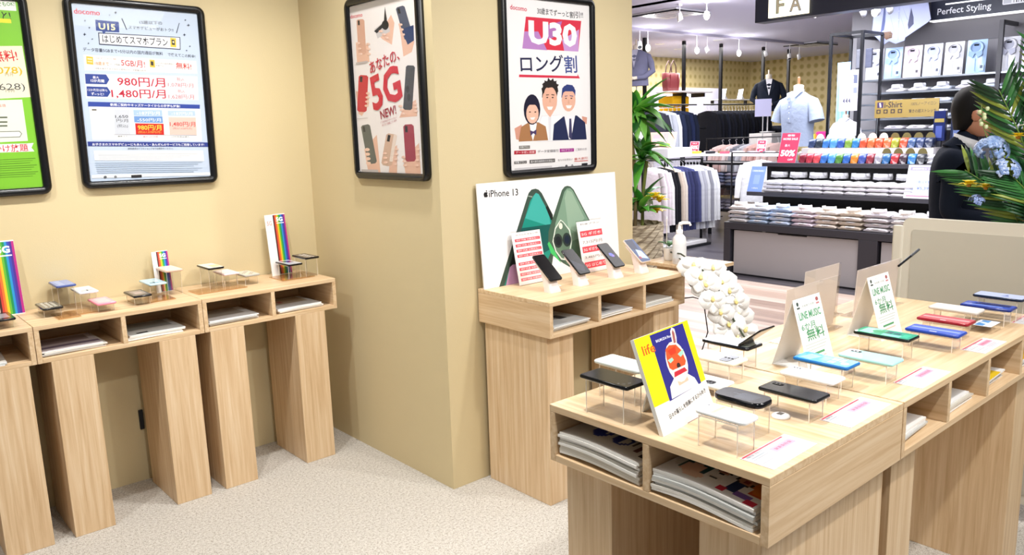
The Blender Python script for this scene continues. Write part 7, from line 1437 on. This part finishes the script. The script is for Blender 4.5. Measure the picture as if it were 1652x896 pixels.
wt = make_garment(.5, .5); wt.location = (8.5, 5.20, 1.16); wt.rotation_euler = (0, 0, .1); wt.color = (*lin('eceef2'), 1); tag(wt, 'white top on a hanger behind the pale blue card', 'shirt')
rail('short rail holding the white top behind the pale blue card', (8.5, 4.80, 1.185), (8.5, 5.60, 1.185), legs=True)
# long low tie table in the middle distance
tt = thing('display_table', 'long white table of laid out accessories behind the garment rails', 'table', (8.9, 5.15, 0))
MB().box((0, 0, 1.12), (.45, 1.85, 1.15)).build('table_top', 'white_plastic', tt, bevel=.004)
for y in (.05, 1.77): MB().box((.02, y, 0), (.06, y+.04, 1.12)).build('leg', 'black_metal', tt); MB().box((.38, y, 0), (.42, y+.04, 1.12)).build('leg', 'black_metal', tt)
acc = None; ac = ['2c3448', '3a3c44', 'd8a83c', 'c8a0b4', 'e0c244', 'b4b0b4', '2a2a30', '7a6a44', 'c4586a', 'c8c4cc', 'ded8da', '8c8a90', 'd4b0b8', '6a6670', 'e4dcdc', 'b0a8ac']
for k in range(16):
    if acc is None: acc = MB().prism(rrect(-.06, -.045, .06, .045, .02), 0, .03, 'ffffff').build('folded_accessory', 'fabric', bevel=.008); o = acc
    else: o = acc.copy(); COL.objects.link(o)
    o.location = (9.0+.12*(k % 2), 6.92-.11*k, 1.1502); o.color = (*lin(ac[k]), 1); tag(o, 'small folded accessory laid out on the long white table', 'accessory', 'accessories on the long white table')
def d_s50(s, W, H): s.R(-W*.42, H*.06, W*.42, H*.94, 'd8304e'); s.T('SALE', 0, H*.82, W*.5, H*.1, 0, 'fbe6ea', .02); s.T('50%', 0, H*.5, W*.75, H*.34, 0, 'ffffff', .04); s.T('OFF', 0, H*.2, W*.4, H*.12, 0, 'fbe6ea', .02)
easel('sale_card', 'small red 50% card in front of the long row of dark suits', (9.1, 6.60, 1.1502), 0, .15, .16, d_s50, 'f4b8c4', .2)
easel('sale_card', 'small red 50% card below the far mannequin', (9.2, 5.64, 1.1502), 0, .13, .17, d_s50, 'f4b8c4', .2)
def d_pink(s, W, H):
    s.R(-W*.46, H*.04, W*.46, H*.96, 'eeb6a6'); s.R(W*.02, H*.3, W*.2, H*.95, 'b9a8a6'); s.R(-W*.35, H*.35, -W*.1, H*.85, 'd0a8b0'); s.E(W*.12, H*.22, W*.2, H*.1, '8ac23c'); s.T('SPRING', -W*.1, H*.55, W*.5, H*.1, 0, 'f8e2dc', .02)
easel('sale_card', 'salmon pink poster card behind the green basket plant', (8.2, 6.45, 1.25), .1, .40, .21, d_pink, 'f0c4b8', .3)
o = MB().box((8.1, 6.26, 1.13), (8.6, 6.64, 1.25), 'e9e7ea').build('display_box', 'satin', bevel=.004); tag(o, 'pale box under the salmon pink poster card', 'box')
# handbag on its white shelf
sh = thing('wall_shelf', 'white shelf carrying the red handbag', 'shelf', (10.0, 7.62, 2.02)); MB().box((0, 0, 0), (1.0, .35, .025)).build('board', 'white_plastic', sh, bevel=.003); MB().box((.42, .1, -.06), (.45, .35, 0)).box((.9, .1, -.06), (.93, .35, 0)).build('bracket', 'black_metal', sh)
hb = thing('handbag', 'dusty red handbag with thin handles on the white shelf', 'bag', (10.18, 7.82, 2.046))
m = MB(); m.rings([[(w*p[0], d*p[1], z) for p in rrect(-.5, -.5, .5, .5, .15, 3)] for z, w, d in ((0, .26, .12), (.01, .28, .13), (.15, .31, .13), (.27, .35, .10), (.275, .33, .08))], '8c4044'); m.build('bag_body', 'satin', hb)
for s_ in (-1, 1): MB().tube([(-.08, .04*s_, .26), (-.06, .045*s_, .38), (0, .045*s_, .46), (.06, .045*s_, .38), (.08, .04*s_, .26)], .008, '4a2226', 8).build('handle', 'satin', hb)
MB().box((-.10, -.068, .05), (-.085, -.06, .25), '8a343c').box((.085, -.068, .05), (.10, -.06, .25), '8a343c').build('trim', 'satin', hb)
# pale wall panels, yellow and magenta stacks, glass shelf
for nm, a, b_, c, lab in (('wall_panel', (11.5, 9.2, .2), (13.6, 9.3, 2.2), 'c6c6dc', 'large lavender white panel behind the long row of dark suits'), ('wall_panel', (15.2, 5.2, .2), (15.3, 6.3, 2.35), 'b4cdf2', 'pale blue panel beside the pale grey shirt mannequin'), ('wall_panel', (9.8, 9.2, 1.0), (10.6, 9.3, 2.5), 'dccaca', 'pinkish white panel behind the red handbag'),
                          ('door_leaf', (14.9, 5.35, 0), (14.98, 5.65, 1.85), 'c8a41c', 'mustard door leaf right of the pale grey shirt')):
    o = MB().box(a, b_, c).build(nm, 'satin', bevel=.004); tag(o, lab, 'panel' if nm == 'wall_panel' else 'door')
o = MB().box((10.9, 9.1, 1.0), (11.05, 9.16, 1.95), 'd8ae28').build('wall_strip', 'satin'); tag(o, 'narrow yellow strip on the wallpaper beside the dark jackets', 'panel')
for k in range(2):
    o = MB().box((0, 0, 0), (.42, .3, .17), 'f2b81c').build('folded_blanket', 'fabric', loc=(10.15+.0*k, 7.75, 1.625+.18*k), bevel=.03, seg=3); tag(o, ('lower', 'upper')[k]+' folded bright yellow blanket beside the dark jackets', 'blanket')
sy = thing('wall_shelf', 'dark shelf under the bright yellow blankets', 'shelf', (10.05, 7.74, 1.595)); MB().box((0, 0, 0), (.6, .34, .03)).build('board', 'charcoal', sy); MB().box((.05, .1, -.06), (.08, .34, 0)).box((.5, .1, -.06), (.53, .34, 0)).build('bracket', 'black_metal', sy)
wc = thing('wall_shelf', 'thin white shelf with two lilac cards above the dark suits', 'shelf', (11.6, 7.9, 1.92)); MB().box((0, 0, 0), (1.3, .25, .015)).build('board', 'white_plastic', wc); MB().box((.1, .2, -.08), (.13, .25, 0)).box((1.1, .2, -.08), (1.13, .25, 0)).build('bracket', 'black_metal', wc)
for k, x in enumerate((11.75, 12.25)):
    def d_l(s, W, H): s.R(-W*.4, H*.1, 0, H*.9, 'aab4e4'); s.R(W*.05, H*.2, W*.4, H*.8, '8c94c4')
    easel('sale_card', ('left', 'right')[k]+' small lilac card on the thin white shelf above the suits', (x, 7.95, 1.936), -.6, .2, .17, d_l, 'dcdcf2', .2)
mg = None
for k, (y, c, lab) in enumerate(((4.62, 'e8347c', 'magenta folded garment left of the black rack tower'), (4.45, 'e0302c', 'red folded garment left of the black rack tower'), (4.71, 'c8d23c', 'lime and orange striped garment left of the magenta one'))):
    o = MB().box((0, -.085 if k < 2 else -.03, 0), (.12, .085 if k < 2 else .03, .24 if k < 2 else .21), c)
    if k == 2: o.box((-.002, -.03, 0), (0, -.002, .21), 'e08a3c')
    o = o.build('hanging_garment', 'fabric', loc=(9.6, y+.42, 1.16), bevel=.025, seg=3); tag(o, lab, 'garment')
gs = MB().box((9.55, 4.6, 1.12), (9.85, 5.3, 1.159), 'dcdce6').build('wall_shelf', 'satin'); tag(gs, 'pale shelf under the magenta and red garments', 'shelf')
pw = MB().box((0, -.12, 0), (.012, .12, .26), 'c9c9ee').tube([(.006, 0, -1.62), (.006, 0, .02)], .008, 'c8c8cc', 8).build('price_card', 'satin', loc=(11.0, 6.72, 1.62), rz=.4); tag(pw, 'pale lilac card below the far navy mannequin', 'card')
tb = thing('pedestal', 'pale plinth carrying the far navy mannequin', 'pedestal', (11.6, 7.0, 0)); MB().box((-.2, -.2, 0), (.2, .2, 1.36)).build('column', 'white_plastic', tb)
tb = thing('pedestal', 'pale plinth carrying the half hidden grey mannequin', 'pedestal', (9.1, 7.6, 0)); MB().box((-.08, -.06, 0), (.08, .1, 1.76)).build('column', 'white_plastic', tb)
tb = thing('display_block', 'grey block under the pale grey shirt mannequin', 'block', (8.14, 4.55, 0)); MB().box((-.15, -.25, 0), (.2, .22, .897)).build('block', 'charcoal', tb)

# ------------------------------------------------------------------ ceiling fittings
def track_lamp(label, loc, aim, glow=True, power=6, group='ceiling spotlights in the clothes store'):
    t = thing('ceiling_spotlight', label, 'lamp', loc, 0, group); t.scale = (.68, .68, 1); L = 2.8-loc[2]
    MB().tube([(0, 0, .03), (0, 0, L)], .008, 'e9e9ee', 8).box((-.04, -.015, L-.02), (.04, .015, L), 'e9e9ee').build('stem', 'satin', t)
    q = Vector(aim).normalized().to_track_quat('-Z', 'Y').to_euler()
    h = MB().lathe([(.03, .07), (.04, .06), (.046, -.05), (.042, -.05), (.036, .05)], 16, 'f4f4f6').build('lamp_head', 'satin', t, rot=q); h.scale = (1, 1, .7)
    MB().lathe([(.040, -.045), (.001, -.045)], 16, 'ffffff').build('lens', 'lamp_glow' if glow else 'chrome', h)
    if glow:
        l = bpy.data.lights.new('spotlight_bulb', 'POINT'); l.energy = power; l.color = (1, .97, .95); l.shadow_soft_size = .05
        lo = bpy.data.objects.new('spotlight_bulb', l); COL.objects.link(lo); lo.location = Vector(loc)+Vector(aim).normalized()*.12
    return t
tk = MB().box((7.9, 6.98, 2.765), (12.7, 7.02, 2.8), 'b9b5c8').build('lighting_track', 'satin'); tag(tk, 'long lilac grey lighting track on the store ceiling', 'track')
lamps = [((8.45, 7.0, 2.58), (-.4, -.5, -1), False), ((8.62, 7.0, 2.56), (-.9, -.9, -.5), True), ((9.7, 7.0, 2.57), (-.9, -.9, -.5), True), ((9.95, 7.0, 2.58), (.3, -.5, -1), False), ((10.75, 7.0, 2.57), (-1, -.9, -.4), True), ((11.5, 7.0, 2.58), (.2, -.3, -1), False), ((12.2, 7.0, 2.56), (-.2, -.3, -1), False), ((12.5, 7.0, 2.57), (.3, -.2, -1), False)]
for k, (l, a, g) in enumerate(lamps): track_lamp(f'white spotlight on the lilac track, {ords[k]}', l, a, g)
track_lamp('white ceiling spotlight left of the bright lamp near the fascia', (7.2, 5.42, 2.66), (.2, -.3, -1), False)
track_lamp('bright glowing spotlight at the top left of the store ceiling', (7.3, 5.15, 2.66), (-.9, -.7, -.25), True)
track_lamp('bright glowing spotlight under the fascia right of the light box', (7.45, 4.02, 2.56), (-1, -.55, -.35), True, 4)
track_lamp('bright spotlight before the cut-out board', (8.1, 3.75, 2.58), (-.9, -.5, -.5), True, 1.2)
for k, y in enumerate((4.15, 4.0, 3.87)): track_lamp(f'small white spotlight beyond the fascia, {ords[k]} of three', (8.7, y, 2.66), (.9, -.1, -.6), False)
def cassette(label, x0, x1, y0, y1):
    t = thing('air_vent', label, 'vent', ((x0+x1)/2, (y0+y1)/2, 2.8)); a, b_ = (x1-x0)/2, (y1-y0)/2
    MB().box((-a, -b_, -.02), (a, b_, 0), 'dfe0e6').build('panel', 'satin', t, bevel=.006)
    MB().box((-a, -b_, -.035), (-a+.025, b_, -.0205), '22242c').box((-a, -b_, -.035), (a, -b_+.025, -.0205), '22242c').build('dark_slot', 'satin', t)
    for k in range(5): MB().box((-a*.6, -b_*.6+b_*.28*k, -.024), (a*.6, -b_*.6+b_*.28*k+.02, -.02), 'bdbec8').build('louvre', 'satin', t)
cassette('square air conditioning vent on the ceiling near the fascia', 7.35, 7.98, 5.58, 6.2)
cassette('far air conditioning vent on the store ceiling', 12.6, 13.3, 6.75, 7.35)
for k, (x, y) in enumerate(((8.6, 5.3), (9.6, 4.9), (10.8, 7.4), (10.4, 8.2), (11.4, 8.6), (9.6, 8.6))):
    t = thing('downlight', ('plain round ceiling fitting near the light box', 'round ceiling fitting behind the light box', 'recessed ceiling light among the poles', 'recessed ceiling light over the wallpaper', 'far recessed ceiling light over the lavender panel', 'recessed ceiling light above the red handbag')[k], 'lamp', (x, y, 2.8), 0, 'round ceiling fittings')
    MB().lathe([(.06, -.012), (.075, -.008), (.08, 0)], 20, 'e2e2e8').build('ring', 'satin', t); MB().lathe([(.055, -.011), (.001, -.011)], 16, 'ffffff').build('lens', 'lamp_glow' if k > 1 else 'satin', t)

# ------------------------------------------------------------------ man in a dark suit behind the partition
def skin_mesh(name, mat, pts, edges, parent, sub=2):
    me = bpy.data.meshes.new(name); me.from_pydata([p[:3] for p in pts], edges, []); me.update()
    o = bpy.data.objects.new(name, me); COL.objects.link(o); o.parent = parent
    o.modifiers.new('skin', 'SKIN').use_smooth_shade = True
    sv = me.skin_vertices[0].data if me.skin_vertices else None
    if sv is None:
        bm = bmesh.new(); bm.from_mesh(me); bm.verts.layers.skin.verify(); bm.to_mesh(me); bm.free(); sv = me.skin_vertices[0].data
    for i, p in enumerate(pts): sv[i].radius = (p[3], p[4] if len(p) > 4 else p[3]); sv[i].use_root = (i == 0)
    md = o.modifiers.new('sub', 'SUBSURF'); md.levels = sub; md.render_levels = sub
    me.materials.append(MATS[mat]); return o
# local frame: facing +x (turned towards the right of the photo), left side +y
man = thing('person', 'man in a dark suit with short black hair turned away behind the partition', 'person', (4.30, 1.535, 0), -PI/2+.42); man.scale = (.975, .975, .975)
body = [(0, 0, .95, .13, .16), (.0, 0, 1.08, .125, .155), (-.01, 0, 1.22, .13, .165), (-.01, 0, 1.34, .12, .165), (.0, 0, 1.405, .085, .12), (.025, 0, 1.455, .054, .056), (.045, 0, 1.52, .054, .056),
        (.0, .165, 1.365, .072), (-.03, .225, 1.12, .052), (.20, .17, 1.05, .042), (.0, -.165, 1.365, .074), (-.045, -.225, 1.11, .056), (.19, -.19, 1.055, .046),
        (0, .09, .88, .10), (.01, .10, .48, .07), (-.01, .10, .09, .048), (.13, .11, .04, .04), (0, -.09, .88, .10), (.01, -.10, .48, .07), (-.01, -.10, .09, .048), (.13, -.11, .04, .04)]
be = [(0, 1), (1, 2), (2, 3), (3, 4), (4, 5), (5, 6), (3, 7), (7, 8), (8, 9), (3, 10), (10, 11), (11, 12), (0, 13), (13, 14), (14, 15), (15, 16), (0, 17), (17, 18), (18, 19), (19, 20)]
skin_mesh('suited_body', 'suit', body, be, man)
def head():
    m = MB(); rs = []
    prof = [(-.118, .030, .035, .030), (-.105, .052, .055, .018), (-.075, .068, .072, .010), (-.03, .084, .082, .004), (.01, .092, .084, 0), (.05, .094, .084, -.004), (.085, .082, .072, -.006), (.108, .056, .05, -.008), (.118, .02, .018, -.008)]
    for z, a, b_, o in prof:
        rs.append([(o+a*math.cos(2*PI*k/24)*(1.06 if math.cos(2*PI*k/24) > 0 and z < .0 else 1), b_*math.sin(2*PI*k/24), z) for k in range(24)])
    m.rings(rs, 'c98e72')
    m.rings([[(.088, -.010, -.015), (.088, .010, -.015), (.088, .010, .01), (.088, -.010, .01)], [(.108, -.011, -.030), (.108, .011, -.030), (.095, .005, .005), (.095, -.005, .005)], [(.092, -.014, -.038), (.092, .014, -.038), (.09, .006, -.03), (.09, -.006, -.03)]], 'c98e72')
    for s_ in (-1, 1):
        m.ell((-.005, .084*s_, -.012), (.022, .010, .032), 'c5866a', 10, 6); m.ell((.082, .03*s_, .012), (.008, .014, .007), 'f0ece8', 8, 5); m.ell((.088, .03*s_, .012), (.004, .006, .006), '1a1412', 8, 5)
        m.box((.082, .016*s_-.0 if s_ > 0 else -.045, .030), (.090, .045 if s_ > 0 else -.016, .036), '17120f')
    m.box((.080, -.022, -.066), (.088, .022, -.060), '9a5248')
    return m
hz = (.062, 0, 1.600)
h_ = head().build('head', 'satin', man, loc=hz)
m = MB(); rs = []
for z, a, b_, o in ((-.085, .040, .052, -.050), (-.06, .060, .074, -.036), (-.02, .082, .090, -.022), (.02, .100, .094, -.010), (.06, .106, .094, .0), (.095, .094, .082, .002), (.122, .066, .058, .0), (.135, .02, .02, -.004)):
    rs.append([(o+a*math.cos(2*PI*k/24)*(.62 if math.cos(2*PI*k/24) > 0 and z < .03 else 1)+.004*math.sin(k*5), b_*math.sin(2*PI*k/24)+.003*math.cos(k*7), z) for k in range(24)])
m.rings(rs, '0d0b0c'); m.build('hair', 'hair', man, loc=hz)
m = MB(); m.rings([[(.03+.058*math.cos(2*PI*k/20), .058*math.sin(2*PI*k/20), z+.022*math.cos(2*PI*k/20)*-1) for k in range(20)] for z in (1.425, 1.478)], 'f0f0f4', caps=False); m.build('shirt_collar', 'fabric', man, solid=.006)
m = MB()
for s_ in (-1, 1): m.add([(-.05, .02*s_, 1.452), (.02, .09*s_, 1.445), (.115, .07*s_, 1.34), (.135, .012*s_, 1.16), (.10, .03*s_, 1.36)], [(0, 1, 2, 3, 4)], '1d2230')
m.build('lapel', 'fabric', man, solid=.008)
m = MB(); m.add([(.10, .03, 1.42), (.10, -.03, 1.42), (.128, -.035, 1.28), (.133, 0, 1.16), (.128, .035, 1.28)], [(0, 1, 2, 3, 4)], 'eeeef2'); m.add([(.105, .01, 1.41), (.105, -.01, 1.41), (.137, -.02, 1.24), (.139, 0, 1.19), (.137, .02, 1.24)], [(0, 1, 2, 3, 4)], '5a1c24'); m.build('shirt_front', 'fabric', man, solid=.003)
def hand(side, wrist, d):
    """palm plus four unequal curled fingers and a thumb leaving the side of the palm"""
    w = Vector(wrist); d = Vector(d).normalized(); up = Vector((0, 0, 1)); sd = d.cross(up).normalized()*side
    P = [(*w, .026, .020), (*(w+d*.045), .036, .017), (*(w+d*.08), .036, .016)]; E = [(0, 1), (1, 2)]
    for k, (o, L) in enumerate(((-.027, .062), (-.009, .074), (.009, .070), (.027, .054))):
        b_ = w+d*.083+sd*o; i = len(P)
        P += [(*b_, .0092), (*(b_+d*L*.5-up*.010), .0086), (*(b_+d*L*.82-up*.034), .0075), (*(b_+d*L*.8-up*.052), .006)]; E += [(2, i), (i, i+1), (i+1, i+2), (i+2, i+3)]
    b_ = w+d*.035-sd*.034; i = len(P)
    P += [(*b_, .011), (*(b_+d*.03-sd*.018-up*.012), .0095), (*(b_+d*.055-sd*.012-up*.026), .0075)]; E += [(1, i), (i, i+1), (i+1, i+2)]
    return skin_mesh('hand', 'skin', P, E, man, 2)
hand(1, (.205, -.19, 1.052), (1, .15, -.05)); hand(-1, (.215, .168, 1.048), (1, -.2, -.05))
MB().at((.205, -.19, 1.055), ry=PI/2-.1).lathe([(.036, -.02), (.036, .012), (.030, .012)], 14, 'f0f0f4').build('shirt_cuff', 'fabric', man)
bk = MB().box((.26, -.10, .990), (.44, .12, 1.008), '8a1c2c').box((.262, -.098, .992), (.445, .118, 1.006), 'f0ece6')
bk = bk.build('folder', 'satin', loc=(4.30, 1.535, 0), rz=-PI/2+.42); tag(bk, 'dark red folder held by the man behind the partition', 'folder')

# ------------------------------------------------------------------ flower stand with palm leaves in front of the man
fl = thing('flower_stand', 'tall flower stand with dark palm fronds and blue and yellow flowers at the right edge', 'flower stand', (3.72, .86, 0))
MB().lathe([(.15, 0), (.15, .02), (.03, .04), (.025, .75), (.10, .78), (.13, .95), (.135, .98), (.12, .98), (.11, .93), (.001, .93)], 24, '3a3d44').build('pedestal_vase', 'satin', fl)
def frond(base, d, L, droop, n, ll, cols, seed, up=(0, 0, 1), fan=1.0):
    r = random.Random(seed); m = MB(); base = Vector(base); d = Vector(d).normalized(); upv = Vector(up); side = d.cross(upv).normalized(); upv = side.cross(d)
    pts = [base+d*L*t-Vector((0, 0, 1))*droop*L*t*t for t in [i/10 for i in range(11)]]
    m.tube(pts, [.006-.0045*i/10 for i in range(11)], '6a8a3c', 6)
    for k in range(n):
        t = .22+.78*k/n; q = t*10; i = min(int(q), 9); p = pts[i].lerp(pts[i+1], q-i); tg = (pts[i+1]-pts[i]).normalized()
        for s_ in (-1, 1):
            dd = tg*1.05+side*s_*fan*.8+upv*.10
            leaf(m, p, dd, upv, ll*(1-.55*abs(t-.45))*r.uniform(.9, 1.1), .017, .35, r.choice(cols), 5, .2)
    return m.build('palm_frond', 'leaf', fl, solid=.0005)
pc = ('1c4a26', '235c2c', '173c20', '2f6c34', '3a7a3a', '8a9a3a')
frond((.0, .04, .97), (-.10, .30, .9), .84, .14, 22, .20, pc, 1, (-.9, -.2, .1))
frond((.0, .02, .97), (-.12, .12, .95), .92, .10, 22, .20, pc, 2, (-.9, -.3, .1))
frond((.0, .05, .97), (-.12, .50, .66), .60, .20, 18, .18, pc, 3, (-.8, -.2, .5))
frond((.0, .03, .97), (-.25, .30, .75), .55, .25, 16, .18, pc, 4, (-.5, -.1, .9))
frond((.0, -.05, .97), (.2, -.3, .8), .7, .2, 16, .22, pc, 6, (-.6, .2, .6))
m = MB()
for a, e, L, w in ((1.9, .18, .30, .085), (2.3, -.08, .32, .08), (1.5, .35, .30, .09), (2.9, .3, .26, .08), (1.2, .05, .26, .08), (3.6, .4, .26, .09)):
    leaf(m, (0, 0, 1.0), (math.cos(a)*math.cos(e), math.sin(a)*math.cos(e), math.sin(e)), (0, 0, 1), L, w, .3, RND.choice(('2a6a2e', '3f8a34', '1f5426')))
m.build('broad_leaf', 'leaf', fl, solid=.0008)
m = MB(); m.lathe([(.10, .95), (.16, 1.02), (.17, 1.15), (.13, 1.28), (.05, 1.36), (.001, 1.38)], 18, '14341c')
dn = MB(); r = random.Random(9)
for k in range(80):
    a = r.uniform(0, 2*PI); e = r.uniform(-.3, 1.3); b_ = Vector((.09*math.cos(a), .09*math.sin(a), r.uniform(1.0, 1.3)))
    leaf(dn, b_, (math.cos(a)*math.cos(e), math.sin(a)*math.cos(e), math.sin(e)), (0, 0, 1), r.uniform(.10, .18), r.uniform(.03, .055), .4, r.choice(('14381c', '1c4a26', '205428')), 4)
dn.build('filler_foliage', 'leaf', fl, solid=.0005)
def head_of(c, R, n, col, seed, nm):
    r = random.Random(seed); m = MB()
    for k in range(n):
        z = r.uniform(-.2, 1); a = r.uniform(0, 2*PI); q = math.sqrt(max(0, 1-z*z)); d = Vector((q*math.cos(a), q*math.sin(a), z))
        p = Vector(c)+d*R; u = d.cross(Vector((.3, .2, 1))).normalized(); v = u.cross(d)
        for j in range(4):
            t = j*PI/2+k; leaf(m, p, u*math.cos(t)+v*math.sin(t)+d*.15, d, R*.36, R*.30, .2, r.choice(col), 3, .1)
    m.build(nm, 'leaf', fl, solid=.0004)
head_of((-.13, .30, 1.40), .062, 34, ('9cb8e6', 'b4c8ee', '86a4da'), 1, 'blue_hydrangea'); head_of((-.15, .24, 1.32), .055, 30, ('a4bcea', '7f9cd4', 'c0d0f0'), 2, 'blue_hydrangea'); head_of((-.16, .33, 1.20), .03, 18, ('7f94cc', '9cb0e0'), 3, 'blue_hydrangea')
for c, s_ in (((-.17, .36, 1.27), .04), ((-.16, .20, 1.46), .035), ((-.16, .30, 1.26), .035), ((-.1, .16, 1.66), .04), ((-.15, .12, 1.2), .035)):
    m = MB(); blossom(m, c, s_, 'f2d62c', 6); m.ell(c, (.01, .01, .012), 'c8881c', 8, 5); m.build('yellow_flower', 'leaf', fl, solid=.0005)
for c in ((-.17, .16, 1.50), (-.16, .12, 1.42)):
    m = MB(); blossom(m, c, .04, 'f6f4f2', 6); m.build('white_flower', 'leaf', fl, solid=.0005)
m = MB()
for (bx_, by_, bz_) in ((-.12, .34, 1.50), (-.1, .18, 1.70)):
    m.tube([(bx_*.4, by_*.6, 1.1), (bx_, by_, bz_), (bx_-.01, by_+.01, bz_+.09)], .002, '7a8a4a', 6)
    for k in range(7): m.ell((bx_-.01+.012*(-1)**k, by_+.01*(k % 3-1), bz_+.012*k), (.008, .008, .010), 'd8e2b0', 8, 5)
m.build('bud_sprig', 'leaf', fl)
bpy.data.objects.remove(_to); bpy.data.curves.remove(_tc)
